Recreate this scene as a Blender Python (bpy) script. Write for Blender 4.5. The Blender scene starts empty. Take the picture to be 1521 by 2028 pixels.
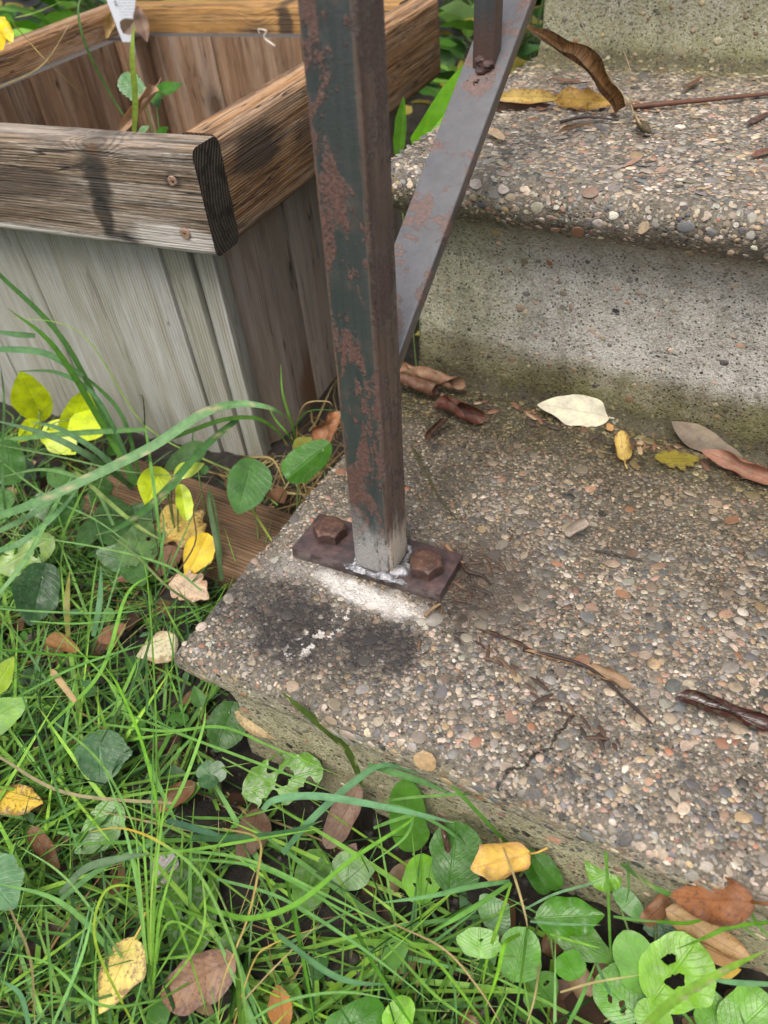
import bpy, math, random
import numpy as np
from mathutils import Matrix, Vector

rnd = random.Random(7)
rng = np.random.default_rng(11)
scene = bpy.context.scene
COL = scene.collection

# ---------------------------------------------------------------- camera, sky, sun, exposure
cam_d = bpy.data.cameras.new('camera')
cam = bpy.data.objects.new('camera', cam_d)
COL.objects.link(cam)
RC = np.array([[0.8993, 0.2498, -0.3589], [0.4344, -0.6048, 0.6674], [-0.0503, -0.7561, -0.6525]])
cam.matrix_world = Matrix(((RC[0, 0], -RC[0, 1], -RC[0, 2], 0.2473),
                           (RC[1, 0], -RC[1, 1], -RC[1, 2], -0.1955),
                           (RC[2, 0], -RC[2, 1], -RC[2, 2], 0.3400),
                           (0, 0, 0, 1)))
cam_d.sensor_fit = 'HORIZONTAL'
cam_d.sensor_width = 36.0
cam_d.lens = 36.05
cam_d.clip_start = 0.005
cam_d.clip_end = 300
cam_d.dof.use_dof = True
cam_d.dof.focus_distance = 0.46
cam_d.dof.aperture_fstop = 14.0
scene.camera = cam

SUN_EL, SUN_ROT = math.radians(60), math.radians(178)
world = bpy.data.worlds.new('World')
scene.world = world
world.use_nodes = True
wt = world.node_tree
wt.nodes.clear()
w_out = wt.nodes.new('ShaderNodeOutputWorld')
w_bg = wt.nodes.new('ShaderNodeBackground')
w_hs = wt.nodes.new('ShaderNodeHueSaturation')
w_sky = wt.nodes.new('ShaderNodeTexSky')
w_sky.sky_type = 'NISHITA'
w_sky.sun_disc = False
w_sky.sun_elevation = SUN_EL
w_sky.sun_rotation = SUN_ROT
w_sky.dust_density = 4.0
w_sky.ozone_density = 1.0
w_hs.inputs['Saturation'].default_value = 0.35          # overcast: a nearly grey sky
w_bg.inputs['Strength'].default_value = 0.115
wt.links.new(w_sky.outputs[0], w_hs.inputs['Color'])
wt.links.new(w_hs.outputs[0], w_bg.inputs['Color'])
wt.links.new(w_bg.outputs[0], w_out.inputs['Surface'])

sun_d = bpy.data.lights.new('sun', 'SUN')
sun_d.energy = 1.5
sun_d.angle = math.radians(30)
sun_d.color = (1.0, 0.95, 0.87)
sun = bpy.data.objects.new('sun', sun_d)
COL.objects.link(sun)
_dir = Vector((math.sin(SUN_ROT) * math.cos(SUN_EL), math.cos(SUN_ROT) * math.cos(SUN_EL), math.sin(SUN_EL)))
sun.rotation_euler = _dir.to_track_quat('Z', 'Y').to_euler()
sun.location = _dir * 5

scene.view_settings.view_transform = 'Standard'
scene.view_settings.look = 'None'
scene.view_settings.exposure = 0.98
scene.view_settings.gamma = 1.0
scene.view_settings.use_curve_mapping = False
scene.render.engine = 'CYCLES'
scene.cycles.max_bounces = 6
scene.cycles.transparent_max_bounces = 8
scene.cycles.caustics_reflective = False
scene.cycles.caustics_refractive = False


# ---------------------------------------------------------------- helpers: nodes
class NT:
    def __init__(self, name):
        self.m = bpy.data.materials.new(name)
        self.m.use_nodes = True
        self.t = self.m.node_tree
        self.t.nodes.clear()
        self.out = self.t.nodes.new('ShaderNodeOutputMaterial')

    def put(self, sock, v):
        if v is None:
            return
        if hasattr(v, 'outputs'):
            v = v.outputs[0]
        if hasattr(v, 'is_output'):
            self.t.links.new(v, sock)
        else:
            if sock.type == 'RGBA' and not hasattr(v, '__len__'):
                v = (v, v, v, 1)
            if sock.type == 'RGBA' and len(v) == 3:
                v = tuple(v) + (1,)
            sock.default_value = v

    def n(self, typ, props=None, **inp):
        nd = self.t.nodes.new('ShaderNode' + typ)
        for k, v in (props or {}).items():
            setattr(nd, k, v)
        for k, v in inp.items():
            s = nd.inputs[int(k[1:])] if k[0] == '_' else nd.inputs[k.replace('_', ' ')]
            self.put(s, v)
        return nd

    def pos(self):
        return self.n('NewGeometry').outputs['Position']

    def nrm(self):
        return self.n('NewGeometry').outputs['Normal']

    def obj(self):
        return self.n('TexCoord').outputs['Object']

    def uv(self):
        return self.n('TexCoord').outputs['UV']

    def math(self, op, a, b=0.0, clamp=False):
        return self.n('Math', {'operation': op, 'use_clamp': clamp}, _0=a, _1=b).outputs[0]

    def vmath(self, op, a, b=(0, 0, 0)):
        return self.n('VectorMath', {'operation': op}, _0=a, _1=b).outputs[0]

    def scale(self, v, s):
        return self.n('Mapping', None, Vector=v, Scale=s).outputs[0]

    def noise(self, v, scale, detail=4.0, rough=0.55, dist=0.0, color=False):
        nd = self.n('TexNoise', None, Vector=v, Scale=scale, Detail=detail, Roughness=rough, Distortion=dist)
        return nd.outputs['Color' if color else 'Fac']

    def voro(self, v, scale, feature='F1', out='Distance', rand=1.0):
        nd = self.n('TexVoronoi', {'feature': feature}, Vector=v, Scale=scale, Randomness=rand)
        return nd.outputs[out]

    def step(self, f, lo, hi, a=0.0, b=1.0):
        return self.n('MapRange', {'interpolation_type': 'SMOOTHSTEP'}, Value=f, From_Min=lo, From_Max=hi, To_Min=a, To_Max=b).outputs[0]

    def ramp(self, f, stops, interp='LINEAR'):
        nd = self.n('ValToRGB', None, Fac=f)
        cr = nd.color_ramp
        cr.interpolation = interp
        while len(cr.elements) < len(stops):
            cr.elements.new(0.5)
        for e, (p, c) in zip(cr.elements, stops):
            e.position = p
            e.color = tuple(c) + (1,) if len(c) == 3 else c
        return nd.outputs[0]

    def mix(self, f, a, b, blend='MIX'):
        nd = self.n('Mix', {'data_type': 'RGBA', 'blend_type': blend})
        self.put(nd.inputs[0], f)
        self.put(nd.inputs[6], a)
        self.put(nd.inputs[7], b)
        return nd.outputs[2]

    def sep(self, v):
        nd = self.n('SeparateXYZ', None, _0=v)
        return nd.outputs[0], nd.outputs[1], nd.outputs[2]

    def comb(self, x, y, z):
        return self.n('CombineXYZ', None, _0=x, _1=y, _2=z).outputs[0]

    def bump(self, h, strength=0.5, dist=0.001, normal=None):
        return self.n('Bump', None, Height=h, Strength=strength, Distance=dist, Normal=normal).outputs[0]

    def bsdf(self, col, rough=0.6, normal=None, metal=0.0, spec=0.5, **kw):
        b = self.n('BsdfPrincipled', None, Base_Color=col, Roughness=rough, Metallic=metal)
        b.inputs['Specular IOR Level'].default_value = 0.5
        self.put(b.inputs['Specular IOR Level'], spec)
        if normal is not None:
            self.put(b.inputs['Normal'], normal)
        for k, v in kw.items():
            self.put(b.inputs[k.replace('_', ' ')], v)
        return b.outputs[0]

    def done(self, shader, disp=None):
        self.t.links.new(shader, self.out.inputs['Surface'])
        return self.m

    def ell(self, xyz, cx, cy, rx, ry, rot=0.0, wob=None, amp=0.0, lo=0.7, hi=1.1):
        """Soft mask, 1 inside an ellipse on the ground plane."""
        x, y, _ = xyz
        dx = self.math('SUBTRACT', x, cx)
        dy = self.math('SUBTRACT', y, cy)
        c, s = math.cos(rot), math.sin(rot)
        u = self.math('ADD', self.math('MULTIPLY', dx, c / rx), self.math('MULTIPLY', dy, s / rx))
        v = self.math('ADD', self.math('MULTIPLY', dx, -s / ry), self.math('MULTIPLY', dy, c / ry))
        d = self.math('SQRT', self.math('ADD', self.math('MULTIPLY', u, u), self.math('MULTIPLY', v, v)))
        if wob is not None:
            d = self.math('ADD', d, self.math('MULTIPLY', self.math('SUBTRACT', wob, 0.5), amp))
        return self.step(d, lo, hi, 1.0, 0.0)


# ---------------------------------------------------------------- helpers: geometry
def link(o, parent=None):
    COL.objects.link(o)
    if parent is not None:
        o.parent = parent
    return o


def mesh(name, V, F, mat=None, smooth=True, uv=None, col=None):
    me = bpy.data.meshes.new(name)
    V = np.asarray(V, float)
    me.from_pydata(V.tolist() if len(V) else [], [], F if isinstance(F, list) else F.tolist())
    if mat is not None:
        for m in (mat if isinstance(mat, (list, tuple)) else [mat]):
            me.materials.append(m)
    if smooth:
        me.polygons.foreach_set('use_smooth', np.ones(len(me.polygons), bool))
    if uv is not None:
        ul = me.uv_layers.new(name='UVMap')
        idx = np.empty(len(me.loops), np.int32)
        me.loops.foreach_get('vertex_index', idx)
        ul.data.foreach_set('uv', np.asarray(uv, np.float32)[idx].ravel())
    if col is not None:
        ca = me.color_attributes.new('tint', 'FLOAT_COLOR', 'POINT')
        c = np.ones((len(V), 4), np.float32)
        c[:, :3] = col
        ca.data.foreach_set('color', c.ravel())
    me.update()
    return me


def add(name, me, parent=None, loc=None, kind=None, label=None, cat=None, group=None, mw=None):
    o = bpy.data.objects.new(name, me)
    link(o, parent)
    if mw is not None:
        o.matrix_local = mw
    if loc is not None:
        o.location = loc
    tag(o, label, cat, group, kind)
    return o


def tag(o, label=None, cat=None, group=None, kind=None):
    for k, v in (('label', label), ('category', cat), ('group', group), ('kind', kind)):
        if v:
            o[k] = v
    return o


def empty(name, label, cat, loc=(0, 0, 0), group=None):
    o = bpy.data.objects.new(name, None)
    o.empty_display_size = 0.02
    o.location = loc
    return tag(link(o), label, cat, group)


def vnoise(P, freq, seed=0):
    """Value noise in [-1, 1] at points P (n,3)."""
    Q = np.asarray(P, float) * freq + 137.31 + seed * 17.77
    i = np.floor(Q).astype(np.int64)
    f = Q - i
    f = f * f * (3 - 2 * f)

    def h(a, b, c):
        n = (a * 374761393 + b * 668265263 + c * 2147483647 + seed * 974634777) & 0xffffffff
        n = ((n ^ (n >> 13)) * 1274126177) & 0xffffffff
        n = (n ^ (n >> 16)) & 0xffff
        return n / 32767.5 - 1.0
    r = 0
    for dx in (0, 1):
        wx = f[:, 0] if dx else 1 - f[:, 0]
        for dy in (0, 1):
            wy = f[:, 1] if dy else 1 - f[:, 1]
            for dz in (0, 1):
                wz = f[:, 2] if dz else 1 - f[:, 2]
                r = r + wx * wy * wz * h(i[:, 0] + dx, i[:, 1] + dy, i[:, 2] + dz)
    return r


def grid_faces(nu, nv):
    a = np.arange(nu * nv).reshape(nu, nv)
    return np.stack([a[:-1, :-1], a[1:, :-1], a[1:, 1:], a[:-1, 1:]], -1).reshape(-1, 4)


def tube(points, radii, seg=8, cap=True, jit=0.0):
    """Verts and faces of a tube along points."""
    P = [Vector(p) for p in points]
    if not hasattr(radii, '__len__'):
        radii = [radii] * len(P)
    V, F = [], []
    up = Vector((0.13, 0.31, 0.94))
    for k, p in enumerate(P):
        t = (P[min(k + 1, len(P) - 1)] - P[max(k - 1, 0)]).normalized()
        a = t.cross(up)
        if a.length < 1e-3:
            a = t.cross(Vector((1, 0, 0)))
        a.normalize()
        b = t.cross(a)
        for s in range(seg):
            th = 2 * math.pi * s / seg
            r = radii[k] * (1 + jit * (rnd.random() - 0.5))
            V.append(p + a * (r * math.cos(th)) + b * (r * math.sin(th)))
    n = len(P)
    for k in range(n - 1):
        for s in range(seg):
            F.append([k * seg + s, k * seg + (s + 1) % seg, (k + 1) * seg + (s + 1) % seg, (k + 1) * seg + s])
    if cap:
        F.append([s for s in range(seg)][::-1])
        F.append([(n - 1) * seg + s for s in range(seg)])
    return V, F


class MB:
    """Collects several shapes into one mesh."""
    def __init__(self):
        self.V, self.F, self.C = [], [], []

    def add(self, V, F, col=None):
        o = len(self.V)
        self.V += [tuple(v) for v in V]
        self.F += [[i + o for i in f] for f in F]
        self.C += [col or (1, 1, 1)] * len(V)

    def mesh(self, name, mat, smooth=True):
        return mesh(name, self.V, self.F, mat, smooth, col=self.C)


def smooth_line(pts, n=12):
    """Catmull-Rom through pts."""
    P = [Vector(p) for p in pts]
    P = [2 * P[0] - P[1]] + P + [2 * P[-1] - P[-2]]
    out = []
    for i in range(1, len(P) - 2):
        for k in range(n):
            t = k / n
            a, b, c, d = P[i - 1], P[i], P[i + 1], P[i + 2]
            out.append(0.5 * ((2 * b) + (c - a) * t + (2 * a - 5 * b + 4 * c - d) * t * t + (3 * b - a - 3 * c + d) * t ** 3))
    out.append(P[-2])
    return out


def bevel_box(name, L, W, T, r, mats, seg=3, sub=1, end_mat=0):
    """Board with rounded edges: x in [0,L] along the grain, y in [0,W], z in [0,T]; its two ends use material end_mat."""
    import bmesh
    bm = bmesh.new()
    prof = []
    for cx_, cy_, a0 in ((W - r, T - r, 0), (r, T - r, 90), (r, r, 180), (W - r, r, 270)):
        for k in range(seg + 1):
            a = math.radians(a0 + 90 * k / seg)
            prof.append((cx_ + r * math.cos(a), cy_ + r * math.sin(a)))
    rows = []
    n = max(2, sub + 1)
    for i in range(n):
        x = L * i / (n - 1)
        rows.append([bm.verts.new((x, p[0], p[1])) for p in prof])
    m = len(prof)
    for i in range(n - 1):
        for k in range(m):
            f = bm.faces.new((rows[i][k], rows[i + 1][k], rows[i + 1][(k + 1) % m], rows[i][(k + 1) % m]))
            f.smooth = True
    for row, rev in ((rows[0], False), (rows[-1], True)):
        f = bm.faces.new(row[::-1] if rev else row)
        f.material_index = end_mat
    bmesh.ops.recalc_face_normals(bm, faces=bm.faces)
    for e in bm.edges:
        if len(e.link_faces) == 2 and e.link_faces[0].normal.angle(e.link_faces[1].normal, 0) > 0.7:
            e.smooth = False
    me = bpy.data.meshes.new(name)
    bm.to_mesh(me)
    bm.free()
    for mm in mats:
        me.materials.append(mm)
    return me


# ---------------------------------------------------------------- materials: concrete
PLATE_C = (0.0765, 0.1085)


def weather(t, col, strength=1.0):
    """Stains of the concrete: algae along the riser, soot and white efflorescence by the base plate, rust run-off."""
    P = t.pos()
    xyz = t.sep(P)
    x, y, z = xyz
    w1 = t.noise(P, 38, 5, 0.62)
    w2 = t.noise(P, 160, 4, 0.6)
    low = t.step(z, 0.03, 0.05, 1.0, 0.0)
    top = t.step(z, -0.030, -0.018)
    tread = t.math('MULTIPLY', low, top)
    # algae: back of the lower tread, foot of the second riser, its left end, the nose underside of the lower step
    yy = t.math('ADD', y, t.math('MULTIPLY', t.math('SUBTRACT', w1, 0.5), 0.22))
    a1 = t.math('MULTIPLY', t.step(yy, 0.06, 0.30), low)
    zz = t.math('ADD', z, t.math('MULTIPLY', t.math('SUBTRACT', t.math('ADD', t.math('MULTIPLY', w1, 0.6), t.math('MULTIPLY', w2, 0.4)), 0.5), 0.13))
    band = t.math('MULTIPLY', t.step(zz, 0.006, 0.052, 1.0, 0.0), t.step(z, -0.004, 0.002))
    xx = t.math('ADD', x, t.math('MULTIPLY', t.math('SUBTRACT', w1, 0.5), 0.06))
    left = t.math('MULTIPLY', t.step(xx, 0.055, 0.125, 0.6, 0.0), t.math('MULTIPLY', t.step(z, 0.002, 0.02), t.step(z, 0.15, 0.17, 1.0, 0.0)))
    foot = t.math('MULTIPLY', t.math('MAXIMUM', band, left), t.step(y, 0.25, 0.27))
    under = t.math('MULTIPLY', t.step(zz, -0.085, -0.035, 1.0, 0.0), 0.5)
    up2 = t.math('MULTIPLY', t.step(yy, 0.52, 0.64), t.step(z, 0.15, 0.17))
    up3 = t.math('MULTIPLY', t.step(zz, 0.185, 0.235, 1.0, 0.0), t.step(y, 0.58, 0.6))
    up = t.math('MAXIMUM', t.math('MULTIPLY', up2, 0.7), t.math('MULTIPLY', up3, 0.9))
    c = t.mix(t.math('MULTIPLY', a1, 0.80 * strength), col, (0.40, 0.36, 0.24), 'MULTIPLY')
    alg = t.math('MULTIPLY', t.math('MAXIMUM', t.math('MAXIMUM', foot, up), under), t.step(w2, 0.20, 0.55, 0.55, 1.0))
    c = t.mix(t.math('MULTIPLY', alg, 0.95 * strength), c, (0.46, 0.48, 0.21), 'MULTIPLY')
    c = t.mix(t.math('MULTIPLY', t.math('MULTIPLY', alg, t.step(w2, 0.56, 0.70)), 0.5 * strength), c, (0.11, 0.115, 0.03))
    # soot, two smudges in front of the plate
    w0 = t.noise(P, 62, 3, 0.5)
    w3 = t.math('ADD', t.math('MULTIPLY', w0, 0.45), t.math('ADD', t.math('MULTIPLY', w1, 0.25), t.math('MULTIPLY', w2, 0.30)))
    s1 = t.ell(xyz, 0.0570, 0.0400, 0.0300, 0.0280, 0.3, w3, 3.6, 0.55, 1.25)
    s2 = t.ell(xyz, 0.1080, 0.0460, 0.0330, 0.0200, 0.35, w3, 3.6, 0.55, 1.25)
    s3 = t.ell(xyz, 0.0310, 0.0540, 0.0560, 0.0280, 0.3, w3, 3.4, 0.35, 1.35)
    s4 = t.ell(xyz, 0.0780, 0.0400, 0.0660, 0.0330, 0.1, w3, 3.4, 0.35, 1.35)
    soot = t.math('MAXIMUM', t.math('MAXIMUM', s1, s2), t.math('MULTIPLY', t.math('MAXIMUM', s3, s4), 0.80))
    speck = t.math('MULTIPLY', t.ell(xyz, 0.0730, 0.0420, 0.010, 0.030, -0.35, w1, 1.0, 0.5, 1.1), t.step(w2, 0.54, 0.575))
    soot = t.math('MULTIPLY', soot, t.step(w2, 0.12, 0.36))
    soot = t.math('MULTIPLY', t.math('MULTIPLY', soot, tread), t.math('SUBTRACT', 1.0, t.math('MULTIPLY', speck, 0.9)))
    c = t.mix(t.math('MULTIPLY', soot, 0.90), c, (0.024, 0.020, 0.0195))
    # white efflorescence along the front of the plate and a thin speckled strip
    e1 = t.ell(xyz, 0.086, 0.0790, 0.050, 0.0105, -0.05, w3, 2.4, 0.45, 1.15)
    e0 = t.ell(xyz, 0.030, 0.0830, 0.040, 0.016, 0.2, w1, 1.4, 0.2, 1.2)
    e = t.math('MAXIMUM', t.math('MULTIPLY', e1, t.step(w2, 0.15, 0.55, 0.35, 0.9)), t.math('MAXIMUM', t.math('MULTIPLY', speck, 0.8), t.math('MULTIPLY', e0, 0.25)))
    c = t.mix(t.math('MULTIPLY', e, tread), c, (0.60, 0.56, 0.52))
    # brown dirt right of the plate
    d1 = t.ell(xyz, 0.144, 0.116, 0.044, 0.056, 0.6, w3, 2.0, 0.3, 1.25)
    c = t.mix(t.math('MULTIPLY', t.math('MULTIPLY', d1, tread), 0.84), c, (0.050, 0.034, 0.025))
    # a dull film of dirt over the whole tread, patchy
    dust = t.math('MULTIPLY', t.step(w3, 0.38, 0.62), t.math('MULTIPLY', t.step(z, -0.02, -0.008), t.step(t.sep(t.nrm())[2], 0.2, 0.6)))
    dust = t.math('MULTIPLY', dust, t.math('SUBTRACT', 1.0, t.math('MAXIMUM', soot, e)))
    c = t.mix(t.math('MULTIPLY', dust, 0.45), c, (0.085, 0.073, 0.056))
    damp = t.math('MULTIPLY', t.step(t.noise(P, 17, 5, 0.65), 0.44, 0.62), tread)
    c = t.mix(t.math('MULTIPLY', damp, 0.55), c, (0.54, 0.50, 0.44), 'MULTIPLY')
    # crack in the front edge
    best = None
    pts = [(0.1975, -0.006), (0.200, 0.004), (0.2065, 0.009), (0.2075, 0.017), (0.2135, 0.024), (0.2150, 0.034), (0.2190, 0.046)]
    wob = t.math('MULTIPLY', t.math('SUBTRACT', w2, 0.5), 0.006)
    for (ax, ay), (bx, by) in zip(pts, pts[1:]):
        L = math.hypot(bx - ax, by - ay)
        ux, uy = (bx - ax) / L, (by - ay) / L
        dx, dy = t.math('SUBTRACT', t.math('ADD', x, wob), ax), t.math('SUBTRACT', y, ay)
        along = t.math('ADD', t.math('MULTIPLY', dx, ux), t.math('MULTIPLY', dy, uy))
        al = t.math('MINIMUM', t.math('MAXIMUM', along, 0.0), L)
        ex, ey = t.math('SUBTRACT', dx, t.math('MULTIPLY', al, ux)), t.math('SUBTRACT', dy, t.math('MULTIPLY', al, uy))
        d = t.math('SQRT', t.math('ADD', t.math('MULTIPLY', ex, ex), t.math('MULTIPLY', ey, ey)))
        best = d if best is None else t.math('MINIMUM', best, d)
    cr = t.math('MULTIPLY', t.step(best, 0.0003, 0.0011, 1.0, 0.0), t.math('MULTIPLY', low, t.step(z, -0.022, -0.014)))
    c = t.mix(t.math('MULTIPLY', cr, 0.9), c, (0.02, 0.016, 0.010))
    wet = t.math('MAXIMUM', t.math('MAXIMUM', t.math('MULTIPLY', a1, 0.8), d1), t.math('MULTIPLY', damp, 0.7))
    return c, wet, cr, soot


def concrete_material():
    t = NT('exposed_aggregate_concrete')
    P = t.pos()
    big = t.noise(P, 14, 4)
    sand = t.voro(P, 850, 'F1', 'Color')
    sx, sy, sz = t.sep(sand)
    base = t.ramp(big, [(0.3, (0.105, 0.088, 0.066)), (0.7, (0.20, 0.172, 0.135))])  # mortar darkened to paint in the shade of gaps between pebbles
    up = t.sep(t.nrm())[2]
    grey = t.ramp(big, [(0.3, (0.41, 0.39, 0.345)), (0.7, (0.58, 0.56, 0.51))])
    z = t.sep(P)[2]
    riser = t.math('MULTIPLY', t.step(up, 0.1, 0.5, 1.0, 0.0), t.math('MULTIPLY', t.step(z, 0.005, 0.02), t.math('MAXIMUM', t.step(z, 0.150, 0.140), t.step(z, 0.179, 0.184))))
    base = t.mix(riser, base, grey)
    lown = t.math('MULTIPLY', t.step(t.math('ADD', z, t.math('MULTIPLY', t.math('SUBTRACT', big, 0.5), 0.03)), -0.004, -0.016), t.step(z, 0.02, 0.01))
    base = t.mix(t.math('MULTIPLY', lown, 0.9), base, t.ramp(big, [(0.3, (0.42, 0.375, 0.26)), (0.7, (0.56, 0.51, 0.37))]))
    grain = t.ramp(sx, [(0.0, (0.05, 0.045, 0.04)), (0.18, (0.10, 0.08, 0.065)), (0.4, (0.20, 0.165, 0.12)), (0.65, (0.32, 0.27, 0.21)), (0.87, (0.42, 0.37, 0.30)), (0.97, (0.66, 0.62, 0.56))], 'CONSTANT')
    c = t.mix(t.math('MULTIPLY', t.step(sy, 0.2, 0.9), 0.55), base, grain)
    # coarser stones that the mortar still half covers
    v2 = t.n('TexVoronoi', {'feature': 'F1'}, Vector=P, Scale=230)
    stone = t.math('MULTIPLY', t.step(v2.outputs['Distance'], 0.30, 0.42, 1.0, 0.0), t.step(t.sep(v2.outputs['Color'])[1], 0.52, 0.55))
    scol = t.ramp(t.sep(v2.outputs['Color'])[0], [(0, (0.05, 0.05, 0.055)), (0.15, (0.3, 0.24, 0.18)), (0.35, (0.42, 0.36, 0.29)), (0.55, (0.30, 0.30, 0.29)), (0.7, (0.40, 0.25, 0.17)), (0.8, (0.55, 0.5, 0.43)), (0.93, (0.1, 0.105, 0.12))], 'CONSTANT')
    c = t.mix(t.math('MULTIPLY', stone, t.math('SUBTRACT', 0.75, t.math('MULTIPLY', riser, 0.4))), c, scol)
    # dark pits of the cast face
    v3 = t.n('TexVoronoi', {'feature': 'F1'}, Vector=P, Scale=330)
    pit = t.math('MULTIPLY', t.step(v3.outputs['Distance'], 0.16, 0.30, 1.0, 0.0), t.step(t.sep(v3.outputs['Color'])[2], 0.42, 0.47))
    v4 = t.n('TexVoronoi', {'feature': 'F1'}, Vector=t.vmath('ADD', P, t.noise(P, 300, 3, color=True)), Scale=120)
    pit2 = t.math('MULTIPLY', t.step(v4.outputs['Distance'], 0.14, 0.22, 1.0, 0.0), t.math('MULTIPLY', t.step(t.sep(v4.outputs['Color'])[0], 0.70, 0.72), riser))
    pit = t.math('MAXIMUM', pit, pit2)
    drip = t.step(t.noise(t.scale(P, (1, 1, 0.16)), 46, 4, 0.6), 0.42, 0.66)
    c = t.mix(t.math('MULTIPLY', t.math('MULTIPLY', drip, riser), 0.35), c, (0.17, 0.155, 0.115))
    c = t.mix(t.math('MULTIPLY', pit, 0.80), c, (0.035, 0.031, 0.025))
    c, wet, cr, soot = weather(t, c)
    h = t.math('ADD', t.math('MULTIPLY', t.noise(P, 420, 5, 0.7), 1.0), t.math('MULTIPLY', stone, 0.35))
    h = t.math('SUBTRACT', h, t.math('MULTIPLY', pit, 0.9))
    h = t.math('SUBTRACT', h, t.math('MULTIPLY', cr, 1.5))
    h = t.math('SUBTRACT', h, t.math('MULTIPLY', t.voro(P, 850), 0.35))
    nrm = t.bump(h, 0.85, 0.0013)
    rough = t.math('SUBTRACT', 0.82, t.math('MULTIPLY', wet, 0.32))
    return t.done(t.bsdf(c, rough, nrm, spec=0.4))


def pebble_material(name, per_object):
    t = NT(name)
    if per_object:
        base = t.n('ObjectInfo').outputs['Color']
    else:
        base = t.n('Attribute', {'attribute_name': 'tint'}).outputs['Color']
    P = t.pos()
    mott = t.noise(P, 900, 4, 0.7)
    c = t.mix(1.0, base, t.ramp(mott, [(0.25, (0.62, 0.60, 0.58)), (0.5, (1, 1, 1)), (0.75, (1.25, 1.2, 1.15))]), 'MULTIPLY')
    film = t.step(t.noise(P, 330, 5, 0.7), 0.46, 0.62)
    c = t.mix(t.math('MULTIPLY', film, 0.46), c, (0.205, 0.18, 0.145))
    c = t.mix(1.0, c, (0.97, 0.935, 0.89), 'MULTIPLY')
    c, wet, cr, soot = weather(t, c, 0.8)
    rough = t.math('SUBTRACT', 0.55, t.math('MULTIPLY', wet, 0.2))
    rough = t.math('ADD', rough, t.math('MULTIPLY', soot, 0.25))
    return t.done(t.bsdf(c, rough, t.bump(mott, 0.35, 0.0006), spec=0.5))


MAT_CONC = concrete_material()
MAT_PEB = pebble_material('pebble_aggregate', False)
MAT_PEBO = pebble_material('pebble_stone', True)

PEB_COLS = np.array([(0.42, 0.33, 0.24), (0.50, 0.42, 0.33), (0.36, 0.29, 0.22), (0.30, 0.28, 0.26), (0.24, 0.235, 0.235),
                     (0.16, 0.165, 0.18), (0.10, 0.105, 0.12), (0.045, 0.046, 0.052), (0.44, 0.27, 0.20), (0.36, 0.17, 0.10),
                     (0.62, 0.57, 0.50), (0.46, 0.34, 0.20), (0.30, 0.20, 0.15), (0.40, 0.36, 0.31), (0.55, 0.44, 0.36)])
PEB_W = np.array([11, 11, 9, 10, 9, 7.5, 6, 6, 5, 2.5, 9, 5, 4, 9, 8], float)
PEB_W /= PEB_W.sum()


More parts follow.
